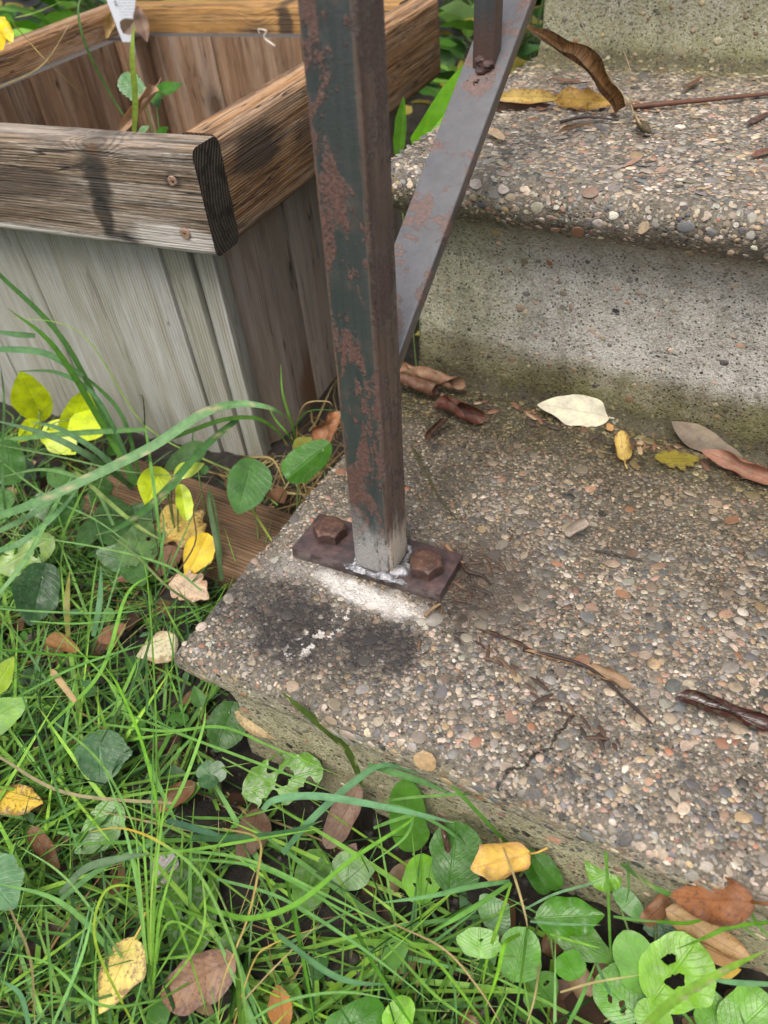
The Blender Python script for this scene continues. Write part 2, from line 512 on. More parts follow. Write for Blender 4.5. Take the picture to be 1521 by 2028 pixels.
# ---------------------------------------------------------------- concrete steps
class Step:
    """A cast step: flat tread, rounded nose overhanging a recessed riser at the front and at the left end."""
    def __init__(self, x0, x1, yf, yb, skew, ztop, prof, lf=1.0):
        self.lf = lf
        self.x0, self.x1, self.yf, self.yb, self.skew, self.z = x0, x1, yf, yb, skew, ztop
        self.prof = prof                                   # (inset, dz) from the tread edge downwards
        d = [0.0]
        for (a, b), (c, e) in zip(prof, prof[1:]):
            d.append(d[-1] + math.hypot(c - a, e - b))
        self.arc = np.array(d)
        self.pi = np.array([p[0] for p in prof])
        self.pz = np.array([p[1] for p in prof])

    def disp(self, P):
        """Unevenness of the cast surface (along z on the tread, outwards on the faces)."""
        d = 0.0013 * vnoise(P, 28, 1) + 0.0008 * vnoise(P, 95, 2) + 0.0006 * vnoise(P, 240, 3)
        return d

    def face_pts(self, X, A):
        """Points and outward normals on the front face at arc length A below the tread edge."""
        ins = np.interp(A, self.arc, self.pi)
        dz = np.interp(A, self.arc, self.pz)
        ins2 = np.interp(A + 0.001, self.arc, self.pi)
        dz2 = np.interp(A + 0.001, self.arc, self.pz)
        ty, tz = ins2 - ins, dz2 - dz
        ln = np.sqrt(ty * ty + tz * tz) + 1e-9
        N = np.stack([np.zeros_like(ins), tz / ln, -ty / ln], -1)
        P = np.stack([X, self.yf + ins + self.skew * X, self.z + dz], -1)
        return P, N

    def build(self, name, parent, res, label=None):
        x0, x1 = self.x0, self.x1
        i0 = self.prof[0][0]
        Mx = x1 - x0
        nx = int(Mx / res) + 1
        xs = np.linspace(x0 + i0, x1, nx)
        ny = int((self.yb - self.yf - i0) / res) + 1
        ys = np.linspace(self.yf + i0, self.yb, ny)
        GX, GY = np.meshgrid(xs, ys, indexing='ij')
        P = np.stack([GX.ravel(), (GY + self.skew * GX).ravel(), np.full(GX.size, self.z)], -1)
        P[:, 2] += self.disp(P)
        V = [P]
        F = [grid_faces(nx, ny)]
        off = len(P)
        # front skirt and left skirt
        A = [0.0]
        for k in range(len(self.arc) - 1):
            n = max(1, int((self.arc[k + 1] - self.arc[k]) / (res * 1.3)))
            A += list(np.linspace(self.arc[k], self.arc[k + 1], n + 1)[1:])
        A = np.array(A)
        for side in ('front', 'left'):
            S = xs if side == 'front' else ys[::-1]
            rows = []
            for a in A:
                ins = np.interp(a, self.arc, self.pi)
                dz = np.interp(a, self.arc, self.pz)
                if side == 'front':
                    li = ins if ins <= i0 else i0 + (ins - i0) * self.lf
                    X = np.maximum(S, x0 + li) if ins > i0 else S.copy()
                    X[0] = x0 + li
                    Y = np.full(len(S), self.yf + ins) + self.skew * X
                    R = np.stack([X, Y, np.full(len(S), self.z + dz)], -1)
                    nrm = np.array([0, -1.0, 0.0])
                else:
                    Y = S.copy()
                    Y[-1] = self.yf + ins
                    Y = np.maximum(Y, self.yf + ins)
                    li = ins if ins <= i0 else i0 + (ins - i0) * self.lf
                    X = np.full(len(S), x0 + li)
                    R = np.stack([X, Y + self.skew * X, np.full(len(S), self.z + dz)], -1)
                    nrm = np.array([-1.0, 0, 0.0])
                d = self.disp(R)
                f = min(1.0, a / 0.012)
                R2 = R.copy()
                R2[:, 2] += d * (1 - f)
                R2 += nrm * (d * f)[:, None]
                k = 0 if side == 'front' else -1
                R2[k] = R[k] + np.array([0, 0, d[k] * (1 - f)]) + np.array([-0.7, -0.7, 0]) * d[k] * f
                rows.append(R2)
            R = np.array(rows)
            V.append(R.reshape(-1, 3))
            g = grid_faces(R.shape[0], R.shape[1])
            F.append(g[:, ::-1] + off if side == 'left' else g + off)
            off += R.shape[0] * R.shape[1]
        V = np.concatenate(V)
        F = np.concatenate(F)
        me = mesh(name, V, F, MAT_CONC)
        import bmesh
        bm = bmesh.new()
        bm.from_mesh(me)
        bmesh.ops.remove_doubles(bm, verts=bm.verts, dist=2e-5)
        bmesh.ops.recalc_face_normals(bm, faces=bm.faces)
        bm.to_mesh(me)
        bm.free()
        me.polygons.foreach_set('use_smooth', np.ones(len(me.polygons), bool))
        o = add(name, me, parent)
        return o


CAP_T = []
for rr, zz, n, ph in ((1.0, -0.25, 8, 0.0), (0.86, 0.42, 8, 0.39), (0.48, 0.86, 6, 0.1)):
    for k in range(n):
        a = 2 * math.pi * k / n + ph
        CAP_T.append((rr * math.cos(a), rr * math.sin(a), zz))
CAP_T.append((0, 0, 1.0))
CAP_V = np.array(CAP_T)
CAP_F = []
for k in range(8):
    CAP_F += [[k, (k + 1) % 8, 8 + k], [(k + 1) % 8, 8 + (k + 1) % 8, 8 + k]]
_a, _b = list(range(8, 16)), list(range(16, 22))
i = j = 0
while i < 8 or j < 6:
    if j >= 6 or (i < 8 and i / 8 <= j / 6):
        CAP_F.append([_a[i % 8], _a[(i + 1) % 8], _b[j % 6]]); i += 1
    else:
        CAP_F.append([_a[i % 8], _b[(j + 1) % 6], _b[j % 6]]); j += 1
for k in range(6):
    CAP_F.append([16 + k, 16 + (k + 1) % 6, 22])
CAP_F = np.array(CAP_F)


def dice(X0, X1, S0, S1, classes, keep):
    """Pack discs of falling size into a rectangle: rows of (x, s, r)."""
    res = 0.0005
    nx, ns = int((X1 - X0) / res) + 40, int((S1 - S0) / res) + 40
    occ = np.zeros((nx, ns), bool)
    out = []
    for r0, r1, tries in classes:
        rr = rng.uniform(r0, r1, tries)
        xx = rng.uniform(X0, X1, tries)
        ss = rng.uniform(S0, S1, tries)
        kk = keep(xx, ss, rr)
        for x, s, r, k in zip(xx, ss, rr, kk):
            if not k:
                continue
            ci, cj = int((x - X0) / res) + 20, int((s - S0) / res) + 20
            q = max(1, int(r * 0.86 / res))
            if occ[ci, cj] or occ[ci - q, cj] or occ[ci + q, cj] or occ[ci, cj - q] or occ[ci, cj + q]:
                continue
            h = int(q * 0.7)
            if occ[ci - h, cj - h] or occ[ci + h, cj - h] or occ[ci - h, cj + h] or occ[ci + h, cj + h]:
                continue
            g = int(q * 0.88) or 1
            m = int(g * 0.75)
            occ[ci - g:ci + g + 1, cj - m:cj + m + 1] = True
            occ[ci - m:ci + m + 1, cj - g:cj + g + 1] = True
            out.append((x, s, r))
    return np.array(out)


PEB_MESHES = []


def pebble_meshes():
    import bmesh
    for k in range(10):
        bm = bmesh.new()
        bmesh.ops.create_icosphere(bm, subdivisions=2, radius=1.0)
        bmesh.ops.bisect_plane(bm, geom=bm.verts[:] + bm.edges[:] + bm.faces[:], plane_co=(0, 0, -0.3), plane_no=(0, 0, -1), clear_outer=True)
        P = np.array([v.co for v in bm.verts])
        d = 1 + 0.16 * vnoise(P, 1.1, 20 + k) + 0.07 * vnoise(P, 2.6, 40 + k)
        for v, f in zip(bm.verts, d):
            v.co *= f
        me = bpy.data.meshes.new('pebble')
        bm.to_mesh(me)
        bm.free()
        me.materials.append(MAT_PEBO)
        me.polygons.foreach_set('use_smooth', np.ones(len(me.polygons), bool))
        PEB_MESHES.append(me)


pebble_meshes()
PEBBLE_SINGLES = []


def lay_pebbles(step, parent, X0, X1, S0, S1, classes, keep, n_single, view):
    """Stones set in the tread (s > 0) and in the nose (s < 0)."""
    D = dice(X0, X1, S0, S1, classes, keep)
    X, S, R = D[:, 0], D[:, 1], D[:, 2]
    i0 = step.prof[0][0]
    P = np.stack([X, step.yf + i0 + S + step.skew * X, np.full(len(X), step.z)], -1)
    N = np.tile(np.array([0, 0, 1.0]), (len(X), 1))
    nose = S < 0
    if nose.any():
        Pn, Nn = step.face_pts(X[nose], -S[nose])
        P[nose], N[nose] = Pn, Nn
    P = P + N * step.disp(P)[:, None]
    N = N + rng.normal(0, 0.10, N.shape)
    N /= np.linalg.norm(N, axis=1)[:, None]
    lowf = np.where(S < 0.004, 0.6, 1.0)
    ang = rng.uniform(0, math.pi, len(X))
    t1 = np.stack([np.cos(ang), np.sin(ang), np.zeros(len(X))], -1)
    t1 -= N * (t1 * N).sum(1)[:, None]
    t1 /= np.linalg.norm(t1, axis=1)[:, None]
    t2 = np.cross(N, t1)
    asp = rng.uniform(1.0, 1.55, len(X))
    a, b = R * np.sqrt(asp), R / np.sqrt(asp)
    h = R * rng.uniform(0.06, 0.28, len(X)) * lowf
    C = PEB_COLS[rng.choice(len(PEB_COLS), len(X), p=PEB_W)] * rng.uniform(0.58, 1.32, (len(X), 1)) * rng.uniform(0.94, 1.06, (len(X), 3))
    # the largest in view become objects of their own
    order = np.argsort(-R + np.where(view(X, S), 0, 1.0))
    single = np.zeros(len(X), bool)
    single[order[:n_single]] = True
    for k in np.flatnonzero(single):
        o = bpy.data.objects.new('pebble', PEB_MESHES[k % len(PEB_MESHES)])
        COL.objects.link(o)
        o.parent = parent
        M = Matrix.Identity(4)
        for c in range(3):
            M[c][0], M[c][1], M[c][2] = t1[k][c] * a[k], t2[k][c] * b[k], N[k][c] * h[k]
            M[c][3] = P[k][c]
        o.matrix_local = M
        o.color = (*C[k], 1)
    q = ~single
    n = q.sum()
    m = len(CAP_V)
    T = CAP_V[None] * (1 + rng.uniform(-0.13, 0.13, (n, m, 1)))
    V = P[q][:, None] + T[..., :1] * (a[q, None] * t1[q])[:, None] + T[..., 1:2] * (b[q, None] * t2[q])[:, None] + T[..., 2:] * (h[q, None] * N[q])[:, None]
    F = (CAP_F[None] + (np.arange(n) * m)[:, None, None]).reshape(-1, 3)
    me = mesh('pebble_aggregate', V.reshape(-1, 3), F, MAT_PEB, col=np.repeat(C[q], m, 0))
    add('pebble_aggregate', me, parent, kind='stuff')
    return D


NOSE = [(0.008, 0.0), (0.0035, -0.0014), (0.0010, -0.0045), (0.0, -0.0095), (0.0006, -0.0155), (0.0035, -0.0235), (0.0085, -0.032), (0.0140, -0.040), (0.0175, -0.048), (0.019, -0.062), (0.0195, -0.20)]
NOSE2 = [(0.012, 0.0), (0.005, -0.0018), (0.0013, -0.006), (0.0, -0.0125), (0.0015, -0.020), (0.006, -0.0275), (0.0145, -0.034), (0.024, -0.041), (0.032, -0.052), (0.037, -0.066), (0.0385, -0.10), (0.0395, -0.145), (0.0375, -0.165), (0.034, -0.174), (0.027, -0.1805)]

steps = empty('concrete_steps', 'exposed aggregate concrete garden steps with rounded overhanging nosings beside the wooden planter', 'steps', (0.3, 0.1, -0.12))
steps_inv = steps.matrix_world.copy()


def in_steps(o):
    o.matrix_parent_inverse = Matrix.Translation((-0.3, -0.1, 0.12))


low_step = Step(0.0, 0.95, -0.003, 0.42, -0.020, 0.0, NOSE)
mid_step = Step(-0.006, 0.95, 0.2910, 0.75, -0.066, 0.178, NOSE2, 0.12)
top_step = Step(-0.006, 0.95, 0.594, 1.10, -0.066, 0.356, NOSE2, 0.0)
LOW = low_step.build('step', steps, 0.0024)
in_steps(LOW)
MID = mid_step.build('step', steps, 0.0028)
in_steps(MID)
TOP = top_step.build('step', steps, 0.006)
in_steps(TOP)
LOW['label'] = 'lowest step with the bolted post plate and soot stains'
MID['label'] = 'middle step with algae along its riser'
TOP['label'] = 'highest step, only its riser showing'


def keep_low(x, s, r):
    p = np.where(x < 0.10, np.where(r > 0.0024, 0.25, 0.6), 1.0)
    P3 = np.stack([x, s, np.zeros(len(x))], -1)
    worn = vnoise(P3, 26, 90) + 0.6 * vnoise(P3, 70, 91)
    p = p * np.where(r > 0.0013, np.clip(0.80 + 0.9 * worn, 0.12, 1), 1)
    p = np.where((x < 0.16) & (r > 0.0013), p * 0.75, p)
    p = np.where((s < -0.018), p * np.clip(1.0 + (s + 0.018) / 0.030, 0.15, 1), p)
    p = np.where((s > 0.16) & (r > 0.0034), p * 0.55, p)
    p = np.where(r > 0.0018, p * 0.8, p)
    # nothing under the plate
    under = (np.abs(x - 0.0765) < 0.052) & (np.abs(s + 0.005 - 0.1085) < 0.020) & (r > 0.0012)
    return (rng.random(len(x)) < p) & ~under


CL = [(0.0052, 0.0066, 26), (0.0038, 0.0052, 300), (0.0027, 0.0038, 1500), (0.0018, 0.0027, 5500), (0.0012, 0.0018, 15000), (0.0007, 0.0012, 34000)]
lay_pebbles(low_step, LOW, 0.004, 0.46, -0.046, 0.335, CL, keep_low, 200,
            lambda x, s: (s > -0.04) & (x < 0.12 + 0.20 + 0.0 * s) & (s < 0.30))
CM = [(0.0048, 0.0062, 22), (0.0034, 0.0048, 300), (0.0024, 0.0034, 1800), (0.0016, 0.0024, 7000), (0.0010, 0.0016, 24000)]
lay_pebbles(mid_step, MID, 0.0, 0.42, -0.048, 0.34, CM,
            lambda x, s, r: rng.random(len(x)) < np.where(s < -0.026, 0.25, np.where(s < 0.006, 0.55, 1.0)), 100,
            lambda x, s: (s > -0.04) & (x > 0.02) & (x < 0.27) & (s < 0.2))
# a few stones show in the two risers
lay_pebbles(mid_step, MID, 0.01, 0.42, -0.20, -0.055, [(0.0026, 0.0042, 26), (0.0012, 0.0026, 260)], lambda x, s, r: r > 0, 0, lambda x, s: x > 9)
lay_pebbles(top_step, TOP, 0.01, 0.42, -0.205, -0.055, [(0.0026, 0.0042, 40), (0.0012, 0.0026, 420)], lambda x, s, r: r > 0, 0, lambda x, s: x > 9)
lay_pebbles(low_step, LOW, 0.02, 0.46, -0.14, -0.048, [(0.003, 0.0045, 14), (0.0012, 0.003, 220)], lambda x, s, r: r > 0, 0, lambda x, s: x > 9)
for o in list(LOW.children) + list(MID.children) + list(TOP.children):
    pass


# ---------------------------------------------------------------- handrail
def painted_iron(name, kind):
    t = NT(name)
    P = t.pos()
    x, y, z = t.sep(P)
    Ps = t.scale(P, (1, 1, 0.42))
    nx = t.sep(t.nrm())[0]
    patch = t.noise(Ps, 62, 5, 0.6, 0.6)
    fine = t.noise(P, 520, 5, 0.7)
    streak = t.noise(t.scale(P, (1, 1, 0.06)), 260, 4, 0.6)
    if kind == 'post':
        paint = t.mix(streak, (0.014, 0.021, 0.020), (0.056, 0.063, 0.061))
        paint = t.mix(t.math('MULTIPLY', t.step(t.noise(P, 45, 5, 0.65), 0.5, 0.7), 0.8), paint, (0.078, 0.060, 0.052))
        side = t.ramp(t.math('ADD', t.math('MULTIPLY', streak, 0.6), t.math('MULTIPLY', fine, 0.4)), [(0.35, (0.040, 0.026, 0.021)), (0.5, (0.085, 0.055, 0.044)), (0.66, (0.15, 0.105, 0.085))])
        face = t.step(nx, 0.35, 0.8)
        c = t.mix(face, paint, side)
        arr = t.math('MULTIPLY', t.math('MULTIPLY', t.step(nx, 0.06, 0.2), t.step(nx, 0.98, 0.8)), t.step(streak, 0.30, 0.55))  # corner highlight painted in as a lighter brown strip, broken up like scratches
        c = t.mix(t.math('MULTIPLY', arr, 0.55), c, (0.13, 0.085, 0.065))
        arl = t.math('MULTIPLY', t.step(nx, -0.05, -0.3), t.step(t.noise(P, 60, 3), 0.4, 0.6))
        c = t.mix(t.math('MULTIPLY', arl, 0.7), c, (0.17, 0.085, 0.055))
        r1 = t.step(t.math('ADD', t.math('MULTIPLY', patch, 0.72), t.math('MULTIPLY', t.noise(P, 210, 5, 0.7), 0.34)), 0.522, 0.540)
        rust = t.ramp(fine, [(0.3, (0.045, 0.025, 0.020)), (0.5, (0.090, 0.046, 0.036)), (0.66, (0.135, 0.068, 0.050)), (0.8, (0.19, 0.108, 0.08))])
        c = t.mix(t.math('MULTIPLY', r1, t.math('SUBTRACT', 1.0, t.math('MULTIPLY', face, 0.75))), c, rust)
        rim = t.math('MULTIPLY', t.step(patch, 0.485, 0.518), t.step(patch, 0.527, 0.517))
        c = t.mix(t.math('MULTIPLY', rim, 0.35), c, (0.11, 0.095, 0.085))
        # worn arrises
        pt = t.n('NewGeometry').outputs['Pointiness']
        edge = t.math('MULTIPLY', t.step(pt, 0.515, 0.56), t.step(t.noise(P, 150, 3), 0.42, 0.6))
        c = t.mix(t.math('MULTIPLY', edge, 0.75), c, (0.20, 0.135, 0.10))
        # ground bare for the weld at the foot
        zz = t.math('ADD', z, t.math('MULTIPLY', t.math('SUBTRACT', t.noise(Ps, 90, 4), 0.5), 0.055))
        bare = t.math('MULTIPLY', t.step(zz, 0.026, 0.056, 1.0, 0.0), t.step(t.math('ADD', t.math('MULTIPLY', streak, 0.5), t.math('MULTIPLY', patch, 0.5)), 0.40, 0.50))
        bcol = t.mix(face, t.mix(fine, (0.16, 0.155, 0.15), (0.46, 0.45, 0.43)), (0.58, 0.50, 0.40))
        c = t.mix(t.math('MULTIPLY', bare, 0.8), c, bcol)
        rough = t.math('ADD', 0.34, t.math('MULTIPLY', r1, 0.35))
        h = t.math('ADD', t.math('MULTIPLY', r1, 0.5), t.math('MULTIPLY', fine, t.math('ADD', 0.3, t.math('MULTIPLY', r1, 0.7))))
        return t.done(t.bsdf(c, rough, t.bump(h, 0.8, 0.0011), spec=0.5))
    if kind == 'rail':
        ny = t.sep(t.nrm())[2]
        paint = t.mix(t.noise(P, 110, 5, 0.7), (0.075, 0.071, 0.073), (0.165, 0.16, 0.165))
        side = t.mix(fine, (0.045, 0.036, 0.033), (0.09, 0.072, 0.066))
        c = t.mix(t.step(ny, 0.2, 0.6), side, paint)  # sky sheen painted in: top face coloured lighter than the side
        r1 = t.step(t.math('ADD', t.math('MULTIPLY', t.noise(P, 60, 5, 0.6, 0.5), 0.7), t.math('MULTIPLY', t.noise(P, 260, 5, 0.7), 0.3)), 0.535, 0.560)
        rust = t.ramp(fine, [(0.3, (0.085, 0.050, 0.041)), (0.55, (0.155, 0.090, 0.070)), (0.8, (0.25, 0.16, 0.125))])
        c = t.mix(t.math('MULTIPLY', r1, 0.85), c, rust)
        h = t.math('ADD', t.math('MULTIPLY', r1, 0.5), t.math('MULTIPLY', fine, 0.4))
        return t.done(t.bsdf(c, t.math('ADD', 0.30, t.math('MULTIPLY', r1, 0.3)), t.bump(h, 0.6, 0.0006), spec=0.6))
    if kind == 'bar':
        c = t.mix(streak, (0.020, 0.024, 0.026), (0.055, 0.055, 0.055))
        c = t.mix(t.step(nx, 0.3, 0.7), c, t.mix(fine, (0.05, 0.032, 0.024), (0.09, 0.06, 0.045)))
        zz = t.math('ADD', z, t.math('MULTIPLY', t.math('SUBTRACT', patch, 0.5), 0.03))
        c = t.mix(t.step(zz, 0.252, 0.272, 0.8, 0.0), c, (0.07, 0.035, 0.025))
        return t.done(t.bsdf(c, 0.4, t.bump(fine, 0.5, 0.0006)))
    if kind == 'plate':
        mott = t.noise(P, 120, 5, 0.6)
        c = t.ramp(mott, [(0.3, (0.035, 0.025, 0.026)), (0.5, (0.070, 0.045, 0.044)), (0.66, (0.110, 0.066, 0.058)), (0.82, (0.19, 0.11, 0.08))])
        front = t.math('MULTIPLY', t.step(t.sep(t.nrm())[2], 0.3, 0.6, 1.0, 0.0), t.step(mott, 0.45, 0.62))
        c = t.mix(t.math('MULTIPLY', front, 0.5), c, (0.15, 0.14, 0.135))
        burn = t.ell((x, y, z), 0.083, 0.105, 0.026, 0.026, 0, mott, 1.2, 0.5, 1.2)
        c = t.mix(t.math('MULTIPLY', burn, 0.75), c, (0.045, 0.040, 0.040))
        return t.done(t.bsdf(c, 0.42, t.bump(t.math('ADD', fine, mott), 0.5, 0.0006), metal=0.15))
    if kind == 'bolt':
        mott = t.noise(P, 260, 5, 0.6)
        c = t.ramp(mott, [(0.3, (0.040, 0.024, 0.020)), (0.5, (0.088, 0.046, 0.033)), (0.66, (0.155, 0.08, 0.05)), (0.8, (0.25, 0.14, 0.085))])
        side = t.step(t.sep(t.nrm())[2], 0.5, 0.8, 1.0, 0.0)
        c = t.mix(t.math('MULTIPLY', side, 0.6), c, t.mix(mott, (0.018, 0.013, 0.014), (0.085, 0.050, 0.045)))
        return t.done(t.bsdf(c, 0.45, t.bump(t.math('ADD', fine, mott), 0.5, 0.0005), metal=0.2))
    if kind == 'weld':
        mott = t.noise(P, 300, 4, 0.6)
        c = t.ramp(mott, [(0.3, (0.07, 0.066, 0.066)), (0.42, (0.17, 0.165, 0.165)), (0.56, (0.34, 0.34, 0.37)), (0.66, (0.30, 0.25, 0.22)), (0.78, (0.26, 0.15, 0.10))])
        return t.done(t.bsdf(c, 0.38, t.bump(t.math('ADD', fine, mott), 0.8, 0.0009), metal=0.5))
    c = t.ramp(fine, [(0.3, (0.035, 0.017, 0.014)), (0.6, (0.085, 0.042, 0.034)), (0.8, (0.15, 0.085, 0.07))])
    return t.done(t.bsdf(c, 0.6, t.bump(fine, 0.7, 0.0007)))


M_POST, M_RAIL, M_BAR = painted_iron('peeling_green_paint', 'post'), painted_iron('worn_rail_paint', 'rail'), painted_iron('dark_bar_paint', 'bar')
M_PLATE, M_BOLT, M_WELD, M_SPAT = painted_iron('rusty_plate', 'plate'), painted_iron('rusty_bolt', 'bolt'), painted_iron('fresh_weld', 'weld'), painted_iron('rusty_spatter', 'spatter')

rail = empty('iron_handrail', 'rusty iron handrail with peeling dark green post bolted to the lowest step', 'handrail', (0.0765, 0.1085, 0.0))


def part(name, me, parent, off=None):
    """A part whose mesh is given in world coordinates, under a thing that stands at its own location."""
    o = add(name, me, parent)
    L = parent.matrix_basis.translation if off is None else Vector(off)
    o.matrix_parent_inverse = Matrix.Translation(-L)
    return o


def box_world(name, x0, x1, y0, y1, z0, z1, r, mat, seg=3, sub=1, axis='z'):
    """A bar with rounded long edges standing along the given axis."""
    if axis == 'z':
        me = bevel_box(name, z1 - z0, x1 - x0, y1 - y0, r, [mat], seg, sub)
        M = Matrix(((0, 1, 0, x0), (0, 0, 1, y0), (1, 0, 0, z0), (0, 0, 0, 1)))
    else:
        me = bevel_box(name, x1 - x0, y1 - y0, z1 - z0, r, [mat], seg, sub)
        M = Matrix.Translation((x0, y0, z0))
    me.transform(M)
    return me


PX0, PX1, PY0, PY1 = 0.0695, 0.0945, 0.0925, 0.1180
post_me = box_world('post', PX0, PX1, PY0, PY1, 0.0065, 0.62, 0.0026, M_POST, 5, 260)
# dents and flaking of the post's skin
Vp = np.empty(len(post_me.vertices) * 3)
post_me.vertices.foreach_get('co', Vp)
Vp = Vp.reshape(-1, 3)
cen = np.array([(PX0 + PX1) / 2, (PY0 + PY1) / 2])
dirp = Vp[:, :2] - cen
dn = 0.00022 * vnoise(Vp, 90, 5) + 0.00012 * vnoise(Vp, 400, 6)
Vp[:, :2] += dirp / np.linalg.norm(dirp, axis=1)[:, None] * dn[:, None]
post_me.vertices.foreach_set('co', Vp.ravel())
part('post', post_me, rail)

plate_me = bevel_box('base_plate', 0.1015, 0.0365, 0.0078, 0.0006, [M_PLATE], 2, 40)
plate_me.transform(Matrix.Translation((0.0258, 0.0903, 0.0004)))
part('base_plate', plate_me, rail)


def hex_bolt(cx_, cy_, z0, rot):
    mb = MB()
    rf, hgt = 0.0095, 0.0080
    rings = []
    V = []
    for r, z in ((rf, 0.0), (rf, hgt * 0.8)):
        rings.append(len(V))
        V += [(cx_ + r / math.cos(math.radians(30)) * math.cos(rot + k * math.pi / 3), cy_ + r / math.cos(math.radians(30)) * math.sin(rot + k * math.pi / 3), z0 + z) for k in range(6)]
    F = [[k, (k + 1) % 6, 6 + (k + 1) % 6, 6 + k] for k in range(6)]
    # chamfered top: 24-gon ring then a slightly domed centre
    top0 = len(V)
    for k in range(24):
        a = rot + k * math.pi / 12
        V.append((cx_ + rf * 0.985 * math.cos(a), cy_ + rf * 0.985 * math.sin(a), z0 + hgt))
    mid0 = len(V)
    for k in range(24):
        a = rot + k * math.pi / 12
        V.append((cx_ + rf * 0.80 * math.cos(a), cy_ + rf * 0.80 * math.sin(a), z0 + hgt + 0.00045))
    V.append((cx_, cy_, z0 + hgt + 0.0006))
    for k in range(6):
        for q in range(4):
            a, b = top0 + (4 * k + q) % 24, top0 + (4 * k + q + 1) % 24
            if q < 2:
                F.append([6 + k, b, a])
            else:
                F.append([6 + (k + 1) % 6, b, a])
        F.append([6 + k, 6 + (k + 1) % 6, top0 + (4 * k + 2) % 24])
    for k in range(24):
        F.append([top0 + k, top0 + (k + 1) % 24, mid0 + (k + 1) % 24, mid0 + k])
        F.append([mid0 + k, mid0 + (k + 1) % 24, len(V) - 1])
    mb.add(V, F)
    me = mb.mesh('bolt', M_BOLT, False)
    return me


b1 = part('bolt', hex_bolt(0.0425, 0.1105, 0.0079, 0.30), rail)
b1['label'] = 'orange-brown rusted hex bolt head, left of the post'
b2 = part('bolt', hex_bolt(0.1115, 0.1060, 0.0079, 0.02), rail)
b2['label'] = 'dark red-brown hex bolt head, next to the silvery weld'

# weld bead round the post foot, big and lumpy on its front right
mb = MB()
path = [(0.0700, 0.0915), (0.0765, 0.0905), (0.083, 0.0895), (0.089, 0.0888), (0.0945, 0.0895), (0.0975, 0.0945), (0.0985, 0.101), (0.0975, 0.108), (0.0965, 0.1155), (0.094, 0.1195), (0.082, 0.1195), (0.070, 0.1190), (0.0685, 0.108), (0.0685, 0.096), (0.0700, 0.0915)]
bead = []
for (ax, ay), (bx, by) in zip(path, path[1:]):
    for q in range(5):
        bead.append((ax + (bx - ax) * q / 5 + rnd.gauss(0, 0.0003), ay + (by - ay) * q / 5 + rnd.gauss(0, 0.0003), 0.0083))
V, F = tube(bead, [rnd.uniform(0.0011, 0.0019) for _ in bead], 8, True, 0.3)
mb.add(V, F)
for k in range(40):                                     # the heap of weld between the post and the right bolt
    a = rnd.uniform(0, 1)
    px_ = 0.0915 + 0.0095 * a + rnd.gauss(0, 0.0012)
    py_ = 0.0905 + 0.012 * a + rnd.gauss(0, 0.0016)
    r = rnd.uniform(0.0024, 0.0044)
    mb.add(CAP_V * np.array([r * rnd.uniform(1, 1.5), r, r * rnd.uniform(0.5, 0.95)]) + np.array([px_, py_, 0.0078]), CAP_F.tolist())
for k in range(44):                                     # slag run flat over the plate's front edge
    px_ = rnd.uniform(0.066, 0.104)
    r = rnd.uniform(0.0016, 0.0030)
    mb.add(CAP_V * np.array([r * 1.7, r, r * 0.30]) + np.array([px_, rnd.uniform(0.0893, 0.0915), 0.0076]), CAP_F.tolist())
wo = part('weld_bead', mb.mesh('weld_bead', M_WELD), rail)
md = wo.modifiers.new('fuse', 'REMESH')
md.mode = 'VOXEL'
md.voxel_size = 0.00045
md.use_smooth_shade = True

# sloping bottom rail and the baluster that stands on it
SL = math.atan(0.67)
rail_me = bevel_box('bottom_rail', 0.75, 0.0265, 0.0085, 0.0012, [M_RAIL], 3, 160)
Vp = np.empty(len(rail_me.vertices) * 3)
rail_me.vertices.foreach_get('co', Vp)
Vp = Vp.reshape(-1, 3)
Vp[:, 2] += 0.00018 * vnoise(Vp, 80, 8)
rail_me.vertices.foreach_set('co', Vp.ravel())
ca, sa = math.cos(SL), math.sin(SL)
# local x -> up the slope (y,z), local y -> world -x, local z -> normal
RM = Matrix(((0, -1, 0, 0.0905), (ca, 0, -sa, 0.1185 + 0.0085 * sa), (sa, 0, ca, 0.1365 - 0.0085 * ca), (0, 0, 0, 1)))
rail_me.transform(RM)
part('bottom_rail', rail_me, rail)


def rail_z(y):
    return 0.1365 + (y - 0.1185) * math.tan(SL)


bal_me = box_world('baluster', 0.0705, 0.0835, 0.2755, 0.2885, rail_z(0.277) - 0.004, 0.56, 0.0013, M_BAR, 3, 40)
part('baluster', bal_me, rail)
mb = MB()
for k in range(34):
    side = rnd.random()
    bx, by = rnd.uniform(0.067, 0.087), rnd.uniform(0.2655, 0.277)
    if k < 16:
        bx, by = rnd.uniform(0.0735, 0.0835), rnd.uniform(0.2725, 0.2755)
    r = rnd.uniform(0.0007, 0.0021) if k > 12 else rnd.uniform(0.0022, 0.0034)
    zz_ = rail_z(by) + (rnd.uniform(0, 0.007) if k < 16 else 0.0)
    S = np.array([r * rnd.uniform(0.8, 1.3), r * rnd.uniform(0.8, 1.3), r * rnd.uniform(0.6, 0.9)])
    mb.add(CAP_V * S * (1 + rng.uniform(-0.15, 0.15, (len(CAP_V), 1))) + np.array([bx, by, zz_]), CAP_F.tolist())
wo = part('weld_spatter', mb.mesh('weld_spatter', M_SPAT), rail)
md = wo.modifiers.new('fuse', 'REMESH')
md.mode = 'VOXEL'
md.voxel_size = 0.0005
md.use_smooth_shade = True

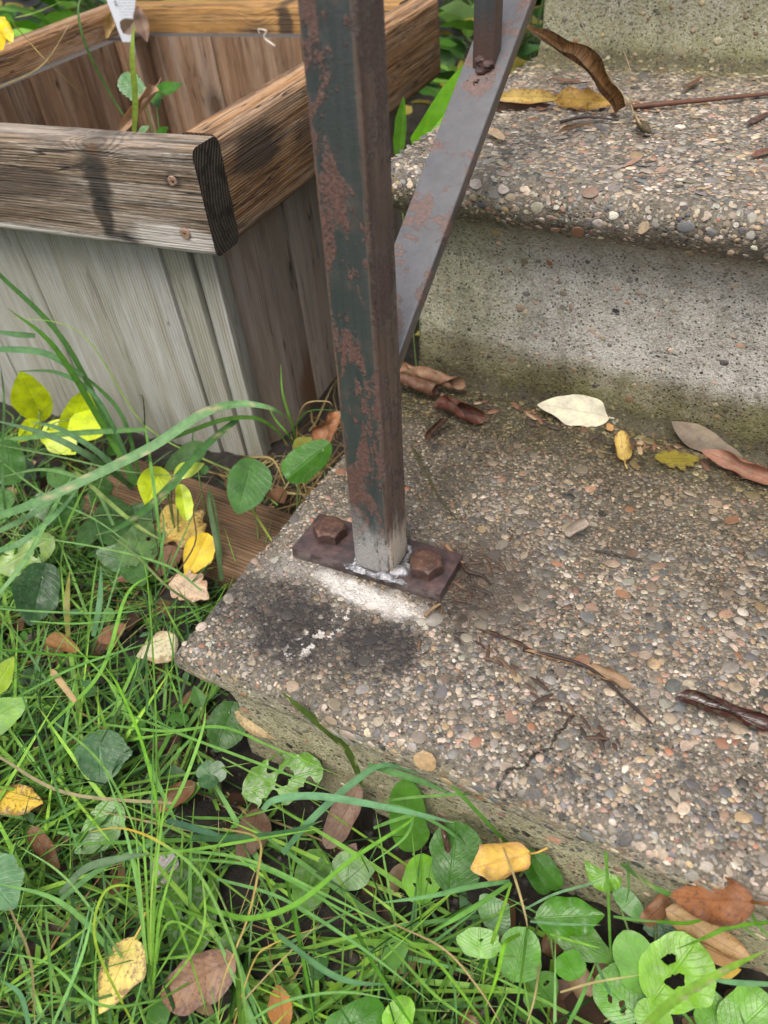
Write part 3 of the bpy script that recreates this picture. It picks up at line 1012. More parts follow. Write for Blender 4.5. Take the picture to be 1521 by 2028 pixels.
# ---------------------------------------------------------------- wooden planter
def wood(name, light, dark, silver, freq=2600.0, yc=0.02, zc=-0.05, grey=0.35, knots=(), dirt=0.4, line=0.75, rough=0.72, green=0.0, streak=0.0, blotch=None, wav=0.006, fl=0.55, pl=0.72, scr=0.35, spw=0.85):
    """Weathered softwood; the grain runs along the object's local x."""
    t = NT(name)
    p = t.obj()
    rndv = t.n('ObjectInfo').outputs['Random']
    off = t.math('MULTIPLY', rndv, 7.0)
    q = t.vmath('ADD', p, t.comb(off, t.math('MULTIPLY', off, 0.37), t.math('MULTIPLY', off, 0.71)))
    x, y, z = t.sep(p)
    warp = t.noise(t.scale(q, (3.0, 11, 11)), 1.0, 3, 0.5)
    ry = t.math('SUBTRACT', y, yc)
    rz = t.math('SUBTRACT', z, zc)
    r = t.math('SQRT', t.math('ADD', t.math('MULTIPLY', ry, ry), t.math('MULTIPLY', rz, rz)))
    r = t.math('ADD', r, t.math('MULTIPLY', t.math('SUBTRACT', warp, 0.5), wav))
    kd = None
    kcol = None
    for kx, ky, kr in knots:
        dx = t.math('SUBTRACT', x, kx)
        dy = t.math('SUBTRACT', y, ky)
        d = t.math('SQRT', t.math('ADD', t.math('MULTIPLY', t.math('MULTIPLY', dx, dx), 0.35), t.math('MULTIPLY', dy, dy)))
        g = t.step(d, kr * 0.5, kr * 4.0, 1.0, 0.0)
        r = t.math('ADD', r, t.math('MULTIPLY', g, kr * 1.5))
        d2 = t.math('ADD', d, t.math('MULTIPLY', t.math('SUBTRACT', t.noise(q, 220, 3), 0.5), kr * 0.8))
        k = t.step(d2, kr * 0.62, kr * 0.95, 1.0, 0.0)
        halo = t.step(d2, kr * 0.7, kr * 2.6, 1.0, 0.0)
        kd = k if kd is None else t.math('MAXIMUM', kd, k)
        kcol = halo if kcol is None else t.math('MAXIMUM', kcol, halo)
    ring = t.math('SINE', t.math('MULTIPLY', r, freq))
    ring = t.math('MULTIPLY', t.math('ADD', ring, 1.0), 0.5)
    late = t.math('MULTIPLY', t.step(ring, 0.45, 0.98), t.step(t.noise(t.scale(q, (20, 200, 200)), 1.0, 3, 0.5), 0.2, 0.6))
    fib = t.noise(t.scale(q, (14, 900, 900)), 1.0, 5, 0.65)
    fib2 = t.noise(t.scale(q, (55, 1700, 1700)), 1.0, 3, 0.6)
    patch = t.noise(t.scale(q, (9, 34, 34)), 1.0, 4, 0.6)
    c = t.mix(t.step(patch, 0.3, 0.7), light, tuple(pl * v for v in light))
    c = t.mix(t.math('MULTIPLY', late, line), c, dark)
    c = t.mix(t.math('MULTIPLY', t.step(fib, 0.50, 0.72), 0.5), c, tuple(0.6 * v for v in dark))
    fib3 = t.noise(t.scale(q, (7, 260, 260)), 1.0, 4, 0.6)
    c = t.mix(t.math('MULTIPLY', t.step(fib3, 0.50, 0.62), fl * line), c, dark)
    gm = t.math('MULTIPLY', t.step(t.noise(t.scale(q, (3.5, 60, 60)), 1.0, 5, 0.65), 0.44, 0.64), grey)
    c = t.mix(gm, c, silver)
    c = t.mix(t.math('MULTIPLY', t.step(fib2, 0.57, 0.70), scr), c, tuple(min(1, 1.25 * v) for v in silver))
    dm = t.math('MULTIPLY', t.step(t.noise(t.scale(q, (22, 90, 90)), 1.0, 6, 0.72), 0.50, 0.70), dirt)
    c = t.mix(dm, c, (0.030, 0.024, 0.018))
    spl = t.math('ABSOLUTE', t.math('SUBTRACT', t.noise(t.scale(q, (4.5, 95, 95)), 1.0, 2, 0.5), 0.5))
    split = t.math('MULTIPLY', t.step(spl, 0.004, 0.013, 1.0, 0.0), t.step(t.noise(t.scale(q, (9, 40, 40)), 1.0, 2, 0.5), 0.48, 0.58))
    c = t.mix(t.math('MULTIPLY', split, spw), c, (0.020, 0.015, 0.011))
    if streak:
        sm = t.step(t.noise(t.scale(q, (1.6, 22, 22)), 1.0, 5, 0.6), 0.48, 0.75)
        c = t.mix(t.math('MULTIPLY', sm, streak), c, tuple(min(1, 1.3 * v) for v in silver))
    if green:
        c = t.mix(t.math('MULTIPLY', t.step(patch, 0.35, 0.65), green), c, (0.17, 0.19, 0.10))
    if kd is not None:
        c = t.mix(t.math('MULTIPLY', kcol, 0.62), c, (0.035, 0.028, 0.024))
        c = t.mix(t.math('MULTIPLY', kd, 0.8), c, (0.10, 0.055, 0.028))
    for bx, by, rx, ry_, colr, amt in (blotch or ()):
        dx = t.math('DIVIDE', t.math('SUBTRACT', x, bx), rx)
        dy = t.math('DIVIDE', t.math('SUBTRACT', y, by), ry_)
        d = t.math('SQRT', t.math('ADD', t.math('MULTIPLY', dx, dx), t.math('MULTIPLY', dy, dy)))
        d = t.math('ADD', d, t.math('MULTIPLY', t.math('SUBTRACT', t.noise(t.scale(q, (30, 110, 110)), 1.0, 5, 0.65), 0.5), 1.5))
        c = t.mix(t.math('MULTIPLY', t.step(d, 0.5, 1.1, 1.0, 0.0), amt), c, colr)
    h = t.math('ADD', t.math('MULTIPLY', late, 0.55), t.math('ADD', t.math('MULTIPLY', fib, 0.7), t.math('MULTIPLY', t.step(fib3, 0.62, 0.48), 1.4 * fl)))
    h = t.math('SUBTRACT', h, t.math('ADD', t.math('MULTIPLY', dm, 0.5), t.math('MULTIPLY', split, 1.2)))
    if kd is not None:
        h = t.math('SUBTRACT', h, t.math('MULTIPLY', kd, 0.9))
    return t.done(t.bsdf(c, rough, t.bump(h, 0.75, 0.0011), spec=0.3))


def end_grain(name, c0, c1):
    t = NT(name)
    p = t.obj()
    x, y, z = t.sep(p)
    ry, rz = t.math('SUBTRACT', y, 0.030), t.math('SUBTRACT', z, -0.055)
    r = t.math('SQRT', t.math('ADD', t.math('MULTIPLY', ry, ry), t.math('MULTIPLY', rz, rz)))
    r = t.math('ADD', r, t.math('MULTIPLY', t.noise(p, 28, 4, 0.6), 0.007))
    ring = t.math('MULTIPLY', t.math('ADD', t.math('SINE', t.math('MULTIPLY', r, 2000.0)), 1.0), 0.5)
    n = t.noise(p, 500, 5, 0.7)
    c = t.mix(t.math('MULTIPLY', ring, t.step(t.noise(p, 90, 3), 0.3, 0.6)), c0, c1)
    c = t.mix(t.math('MULTIPLY', t.step(n, 0.5, 0.7), 0.6), c, tuple(0.4 * v for v in c0))
    return t.done(t.bsdf(c, 0.85, t.bump(t.math('ADD', ring, n), 0.8, 0.0010), spec=0.2))


def ring_mat(name, c, rough=0.5, metal=0.4):
    t = NT(name)
    n = t.noise(t.pos(), 700, 4, 0.6)
    cc = t.ramp(n, [(0.3, tuple(0.45 * v for v in c)), (0.55, c), (0.8, tuple(min(1, 1.5 * v) for v in c))])
    return t.done(t.bsdf(cc, rough, t.bump(n, 0.4, 0.0004), metal=metal))


M_END = end_grain('dark_end_grain', (0.030, 0.024, 0.019), (0.105, 0.083, 0.064))
M_ENDB = end_grain('brown_end_grain', (0.06, 0.04, 0.025), (0.13, 0.085, 0.05))
W_FRONT = wood('weathered_front_rail', (0.27, 0.19, 0.125), (0.050, 0.036, 0.027), (0.42, 0.385, 0.345), 3000, -0.09, 0.0, 0.40, [(0.3555, 0.0735, 0.0048)], 0.80, 0.9, scr=0.75, fl=0.8,
               blotch=[(0.352, 0.052, 0.016, 0.026, (0.028, 0.023, 0.020), 0.9), (0.347, 0.025, 0.010, 0.030, (0.020, 0.017, 0.016), 0.9), (0.362, 0.004, 0.016, 0.012, (0.024, 0.020, 0.018), 0.85),
                       (0.24, 0.046, 0.12, 0.017, (0.050, 0.034, 0.023), 0.8), (0.24, 0.022, 0.12, 0.011, (0.11, 0.075, 0.048), 0.5), (0.410, 0.012, 0.045, 0.016, (0.52, 0.49, 0.46), 0.7), (0.25, 0.003, 0.16, 0.006, (0.55, 0.51, 0.46), 0.75),
                       (0.4228, 0.056, 0.0085, 0.0085, (0.025, 0.018, 0.014), 0.8), (0.4218, 0.0175, 0.0065, 0.0070, (0.035, 0.026, 0.020), 0.6)])
W_RIGHT = wood('brown_side_rail', (0.42, 0.225, 0.10), (0.10, 0.046, 0.022), (0.46, 0.38, 0.30), 2900, -0.07, 0.03, 0.30, [], 0.55, 0.9, scr=0.6, fl=0.7,
               blotch=[(0.045, 0.052, 0.045, 0.020, (0.050, 0.036, 0.027), 0.85), (0.15, 0.044, 0.06, 0.014, (0.065, 0.045, 0.032), 0.6)])
W_BACK = wood('orange_back_rail', (0.46, 0.245, 0.075), (0.15, 0.068, 0.022), (0.46, 0.36, 0.24), 3200, -0.06, -0.03, 0.12, [(0.195, 0.045, 0.009)], 0.35, 0.75, wav=0.012,
              blotch=[(0.235, 0.045, 0.012, 0.06, (0.020, 0.017, 0.015), 0.85)])
W_CLAD = wood('silver_front_board', (0.36, 0.34, 0.29), (0.19, 0.173, 0.135), (0.45, 0.45, 0.445), 1900, -0.16, 0.0, 0.50, [], 0.12, 0.9, 0.75, 0.22, 0.30, wav=0.007, fl=0.08, pl=0.95, scr=0.15, spw=0.3)
W_SIDE = wood('brown_side_board', (0.44, 0.35, 0.28), (0.20, 0.15, 0.115), (0.45, 0.39, 0.34), 2000, -0.12, 0.0, 0.5, [], 0.20, 0.6, 0.75, 0.0, 0.3, fl=0.25,
              blotch=[(0.03, 0.10, 0.06, 0.03, (0.22, 0.10, 0.035), 0.75)])
W_INNER = wood('inner_board', (0.33, 0.19, 0.105), (0.085, 0.045, 0.024), (0.38, 0.29, 0.215), 2300, -0.10, -0.02, 0.45, [], 0.45, 0.7)
W_INNERK = wood('inner_board_knot', (0.35, 0.205, 0.12), (0.085, 0.048, 0.026), (0.40, 0.31, 0.24), 2300, -0.06, -0.03, 0.45, [(0.228, 0.083, 0.0075)], 0.40, 0.8)
W_SKID = wood('ground_timber', (0.19, 0.108, 0.055), (0.055, 0.032, 0.018), (0.26, 0.18, 0.12), 2300, -0.08, -0.02, 0.2, [], 0.7, 0.8)
M_LEDGE = ring_mat('grey_board_end', (0.075, 0.066, 0.062), 0.95, 0.0)

planter = empty('wooden_planter', 'weathered square wooden planter box with thick top rails and upright boards', 'planter', (-0.1237, 0.2549, 0.1109))
RL = Matrix(((0.9995, -0.0311, -0.0101), (0.0305, 0.9980, -0.0546), (0.0118, 0.0542, 0.9985)))
planter.rotation_euler = RL.to_euler()
PW, PD, RT, RH = 0.4453, 0.4764, 0.0335, 0.0787
CT, CTOP, CBOT = 0.017, 0.0500, -0.255


def frame(o, a, b, c):
    """Matrix whose columns are a, b, c with origin o."""
    return Matrix(((a[0], b[0], c[0], o[0]), (a[1], b[1], c[1], o[1]), (a[2], b[2], c[2], o[2]), (0, 0, 0, 1)))


def wear_board(me, amp, seed):
    v = np.empty(len(me.vertices) * 3)
    me.vertices.foreach_get('co', v)
    v = v.reshape(-1, 3)
    d = amp * vnoise(v * np.array([0.35, 1, 1]), 30, seed) + amp * 0.6 * vnoise(v * np.array([0.3, 1, 1]), 110, seed + 1)
    v[:, 1] += d
    v[:, 2] += amp * vnoise(v * np.array([0.35, 1, 1]), 34, seed + 2)
    me.vertices.foreach_set('co', v.ravel())


def rail_board(name, L, o, a, b, c, m, seed, end=None):
    me = bevel_box(name, L, RH, RT, 0.0065, [m, end or M_END], 5, 160, end_mat=1)
    wear_board(me, 0.0005, seed)
    return add(name, me, planter, mw=frame(o, a, b, c))


fr = rail_board('top_rail', PW, (-PW, RT, 0), (1, 0, 0), (0, 0, 1), (0, -1, 0), W_FRONT, 3)
fr['label'] = 'front top rail, grey-brown with a dark knot and two screws'
rr = rail_board('top_rail', PD - RT, (-RT, RT, 0), (0, 1, 0), (0, 0, 1), (1, 0, 0), W_RIGHT, 6, M_ENDB)
rr['label'] = 'right top rail, warm brown'
br = rail_board('top_rail', PW - 2 * RT, (-PW + RT, PD, 0), (1, 0, 0), (0, 0, 1), (0, -1, 0), W_BACK, 9)
br['label'] = 'back top rail, orange with a black knot'
lr = rail_board('top_rail', PD - RT, (-PW + RT, RT, 0), (0, 1, 0), (0, 0, 1), (-1, 0, 0), W_RIGHT, 12)
# reversed thickness so that the inner face is local z = 0
lr['label'] = 'left top rail'


def clad(L, W, o, a, b, c, m, seed, lean=0.0):
    """An upright board: grain (local x) up, width along b, thickness along c."""
    me = bevel_box('upright_board', L, W, CT, 0.0016, [m, M_LEDGE], 2, 60, end_mat=1)
    wear_board(me, 0.00025, seed)
    a = Vector(a) + Vector(b) * lean
    return add('upright_board', me, planter, mw=frame(o, a.normalized(), b, c))


FV = RT
Hc = CTOP - CBOT
sd = 20
for u0, u1, ln in ((-0.4119, -0.3400, -0.004), (-0.3385, -0.2448, -0.012), (-0.2420, -0.0802, -0.022), (-0.0771, -0.0507, -0.026), (-0.0478, -0.0290, -0.012)):
    sd += 1
    clad(Hc, u1 - u0, (u0, FV + CT, CBOT), (0, 0, 1), (1, 0, 0), (0, -1, 0), W_CLAD, sd, ln)
v0 = FV + CT + 0.0005
for wv in (0.105, 0.098, 0.100, 0.088):
    sd += 1
    o = clad(Hc, wv, (-RT - CT, v0, CBOT), (0, 0, 1), (0, 1, 0), (1, 0, 0), W_SIDE, sd, 0)
    v0 += wv + 0.0012
for u0, u1, mm in ((-0.4119, -0.370, W_INNER), (-0.3685, -0.272, W_INNERK), (-0.2705, -0.150, W_INNER), (-0.1488, -0.052, W_INNER)):
    sd += 1
    clad(Hc, u1 - u0, (u0, PD - RT - CT, CBOT), (0, 0, 1), (1, 0, 0), (0, 1, 0), mm, sd, 0)
v0 = FV + CT + 0.0005
for wv in (0.10, 0.096, 0.097, 0.085):
    sd += 1
    clad(Hc, wv, (-PW + RT + CT, v0, CBOT), (0, 0, 1), (0, 1, 0), (-1, 0, 0), W_INNER, sd, 0)
    v0 += wv + 0.0012
cp = bevel_box('corner_post', Hc, 0.028, 0.028, 0.002, [W_INNER, M_ENDB], 2, 8, end_mat=1)
add('corner_post', cp, planter, mw=frame((-PW + RT + CT + 0.0005, PD - RT - CT - 0.0290, CBOT), (0, 0, 1), (0, 1, 0), (-1, 0, 0)) @ Matrix.Translation((0, 0, -0.0285)))


M_SCREW = ring_mat('tan_screw_head', (0.42, 0.26, 0.19), 0.45, 0.35)


def screw(u, w, r, rot, sunk):
    V, F = [], []
    for k in range(24):
        a = 2 * math.pi * k / 24
        V.append((r * math.cos(a), r * math.sin(a), -0.003))
    for k in range(24):
        a = 2 * math.pi * k / 24
        V.append((r * math.cos(a), r * math.sin(a), 0.0))
    for k in range(24):
        a = 2 * math.pi * k / 24
        V.append((0.86 * r * math.cos(a), 0.86 * r * math.sin(a), 0.00035))
    s = 0.40 * r
    sq = [(s, 0), (0, s), (-s, 0), (0, -s)]
    for z in (0.00035, -0.0022):
        for k in range(24):                     # square socket outlined with 24 points
            e, f = k // 6, (k % 6) / 6
            V.append((sq[e][0] * (1 - f) + sq[(e + 1) % 4][0] * f, sq[e][1] * (1 - f) + sq[(e + 1) % 4][1] * f, z))
    for rg in range(4):
        for k in range(24):
            F.append([rg * 24 + k, rg * 24 + (k + 1) % 24, (rg + 1) * 24 + (k + 1) % 24, (rg + 1) * 24 + k])
    F.append([96 + k for k in range(24)])
    me = mesh('screw', V, F, M_SCREW, False)
    # local of the front rail: x = u + PW, y = w, z outwards
    o = add('screw', me, fr, mw=Matrix.Translation((u + PW, w, RT - sunk)) @ Matrix.Rotation(rot, 4, 'Z') @ Matrix.Rotation(0.12, 4, 'X'))
    return o


s1 = screw(-0.0225, 0.0560, 0.0042, 0.5, -0.0001)
s2 = screw(-0.0235, 0.0175, 0.0044, 0.15, -0.0010)
s1['label'] = 'upper screw with a square socket, sunk in a chipped hole'
s2['label'] = 'lower tan screw with a square socket'

skid = bevel_box('ground_timber', 0.235, 0.085, 0.075, 0.008, [W_SKID, M_ENDB], 4, 100, end_mat=1)
wear_board(skid, 0.0012, 60)
add('ground_timber', skid, None, mw=Matrix.Translation((-0.252, 0.187, -0.168)) @ Matrix.Rotation(-0.06, 4, 'Z') @ Matrix.Translation((0, -0.042, 0)),
    label='old brown timber lying on the soil between planter foot and lowest step', cat='timber')


def soil_material():
    t = NT('dark_soil')
    P = t.pos()
    n = t.noise(P, 90, 6, 0.7)
    f = t.noise(P, 700, 4, 0.7)
    c = t.ramp(n, [(0.3, (0.010, 0.008, 0.006)), (0.5, (0.028, 0.022, 0.018)), (0.7, (0.060, 0.047, 0.037))])
    c = t.mix(t.math('MULTIPLY', t.step(f, 0.58, 0.72), 0.5), c, (0.11, 0.085, 0.06))
    return t.done(t.bsdf(c, 0.62, t.bump(t.math('ADD', n, f), 0.9, 0.004), spec=0.4))


M_SOIL = soil_material()
psoil_V, psoil_F = [], grid_faces(36, 36)
gx, gy = np.meshgrid(np.linspace(-PW + RT + CT + 0.001, -RT - CT - 0.001, 36), np.linspace(RT + CT + 0.001, PD - RT - CT - 0.001, 36), indexing='ij')
pp = np.stack([gx.ravel(), gy.ravel(), np.full(gx.size, -0.125)], -1)
pp[:, 2] += 0.010 * vnoise(pp, 22, 70) + 0.005 * vnoise(pp, 75, 71)
add('potting_soil', mesh('potting_soil', pp, psoil_F, M_SOIL), planter)

# plant tag: a pointed white plastic stake with small print
def tag_material():
    t = NT('white_tag_plastic')
    x, y, _ = t.sep(t.obj())
    c = (0.62, 0.65, 0.70)
    rows = t.math('FRACT', t.math('MULTIPLY', x, 330.0))
    word = t.noise(t.scale(t.obj(), (330, 900, 1)), 1.0, 2, 0.5)
    ink = t.math('MULTIPLY', t.step(rows, 0.42, 0.55), t.step(word, 0.42, 0.5))
    zone = t.math('MULTIPLY', t.step(y, 0.013, 0.0145), t.step(x, 0.060, 0.064))
    c = t.mix(t.math('MULTIPLY', t.math('MULTIPLY', ink, zone), 0.45), c, (0.16, 0.18, 0.2))
    c = t.mix(t.math('MULTIPLY', t.step(t.noise(t.obj(), 120, 4), 0.55, 0.7), 0.3), c, (0.30, 0.29, 0.26))
    return t.done(t.bsdf(c, 0.38))


M_TAG = tag_material()
ptag = empty('plant_tag', 'white pointed plastic plant tag with small print standing in the planter', 'plant tag')
# local x = up along the stake, y = across (towards +u), z = outwards
prof_t = [(-0.055, 0.0135, 0.0150), (0.000, 0.0115, 0.0165), (0.035, 0.0070, 0.0190), (0.062, 0.0025, 0.0235), (0.095, -0.002, 0.0420), (0.150, -0.006, 0.047)]
V, F = [], []
for z in (0.0, 0.0007):
    for x, a, b in prof_t:
        V += [(x, a, z), (x, b, z)]
n_ = len(prof_t)
for k in range(n_ - 1):
    F.append([2 * k, 2 * k + 2, 2 * k + 3, 2 * k + 1])
    o_ = 2 * n_
    F.append([o_ + 2 * k, o_ + 2 * k + 1, o_ + 2 * k + 3, o_ + 2 * k + 2])
    F.append([2 * k, o_ + 2 * k, o_ + 2 * k + 2, 2 * k + 2])
    F.append([2 * k + 1, 2 * k + 3, o_ + 2 * k + 3, o_ + 2 * k + 1])
F.append([0, 1, 2 * n_ + 1, 2 * n_])
F.append([2 * n_ - 2, 4 * n_ - 2, 4 * n_ - 1, 2 * n_ - 1])
PMW = Matrix.Translation((-0.1237, 0.2549, 0.1109)) @ RL.to_4x4()
ptag.matrix_basis = PMW @ frame((-0.3860, 0.398, 0.0), (0, 0, 1), (1, 0, 0), (0, -1, 0))
add('stake', mesh('stake', V, F, M_TAG, False), ptag)
fc = bpy.data.curves.new('print', 'FONT')  # becomes a mesh below
fc.body = '0.'
fc.size = 0.0075
fc.extrude = 0.0001
M_INK = ring_mat('tag_ink', (0.05, 0.055, 0.07), 0.6, 0.0)
fc.materials.append(M_INK)
_to = bpy.data.objects.new('print', fc)
COL.objects.link(_to)
bpy.context.view_layer.update()
_pm = bpy.data.meshes.new_from_object(_to.evaluated_get(bpy.context.evaluated_depsgraph_get()))
bpy.data.objects.remove(_to)
add('print', _pm, ptag, mw=frame((0.0875, 0.0085, 0.0009), (0, 1, 0), (1, 0, 0), (0, 0, 1)))

# ---------------------------------------------------------------- ground
def axis(lo, hi, near_lo, near_hi, res):
    a = list(np.arange(near_lo, near_hi, res))
    s, x = res, near_hi
    while x < hi:
        a.append(x); s *= 1.35; x += s
    a.append(hi)
    s, x, b = res, near_lo, []
    while x > lo:
        s *= 1.35; x -= s; b.append(max(x, lo))
    return np.array(b[::-1] + a)


gx_, gy_ = axis(-40, 40, -0.75, 0.50, 0.005), axis(-40, 60, -0.40, 0.36, 0.005)
GX, GY = np.meshgrid(gx_, gy_, indexing='ij')


def ground_z(x, y):
    x, y = np.asarray(x, float), np.asarray(y, float)
    s = np.clip((y - 0.62) / 0.55, 0, 1)
    s = s * s * (3 - 2 * s)
    return -0.118 + 0.20 * s - 0.012 * np.clip((x + 0.1) / -0.4, 0, 1)


gp = np.stack([GX.ravel(), GY.ravel(), np.zeros(GX.size)], -1)
near = np.exp(-np.clip(np.abs(gp[:, :2]).max(1) - 0.9, 0, 9))
gp[:, 2] = ground_z(gp[:, 0], gp[:, 1]) + near * (0.010 * vnoise(gp, 16, 80) + 0.006 * vnoise(gp, 60, 81) + 0.003 * vnoise(gp, 170, 82))
add('ground', mesh('ground', gp, grid_faces(len(gx_), len(gy_)), M_SOIL), None, kind='structure')
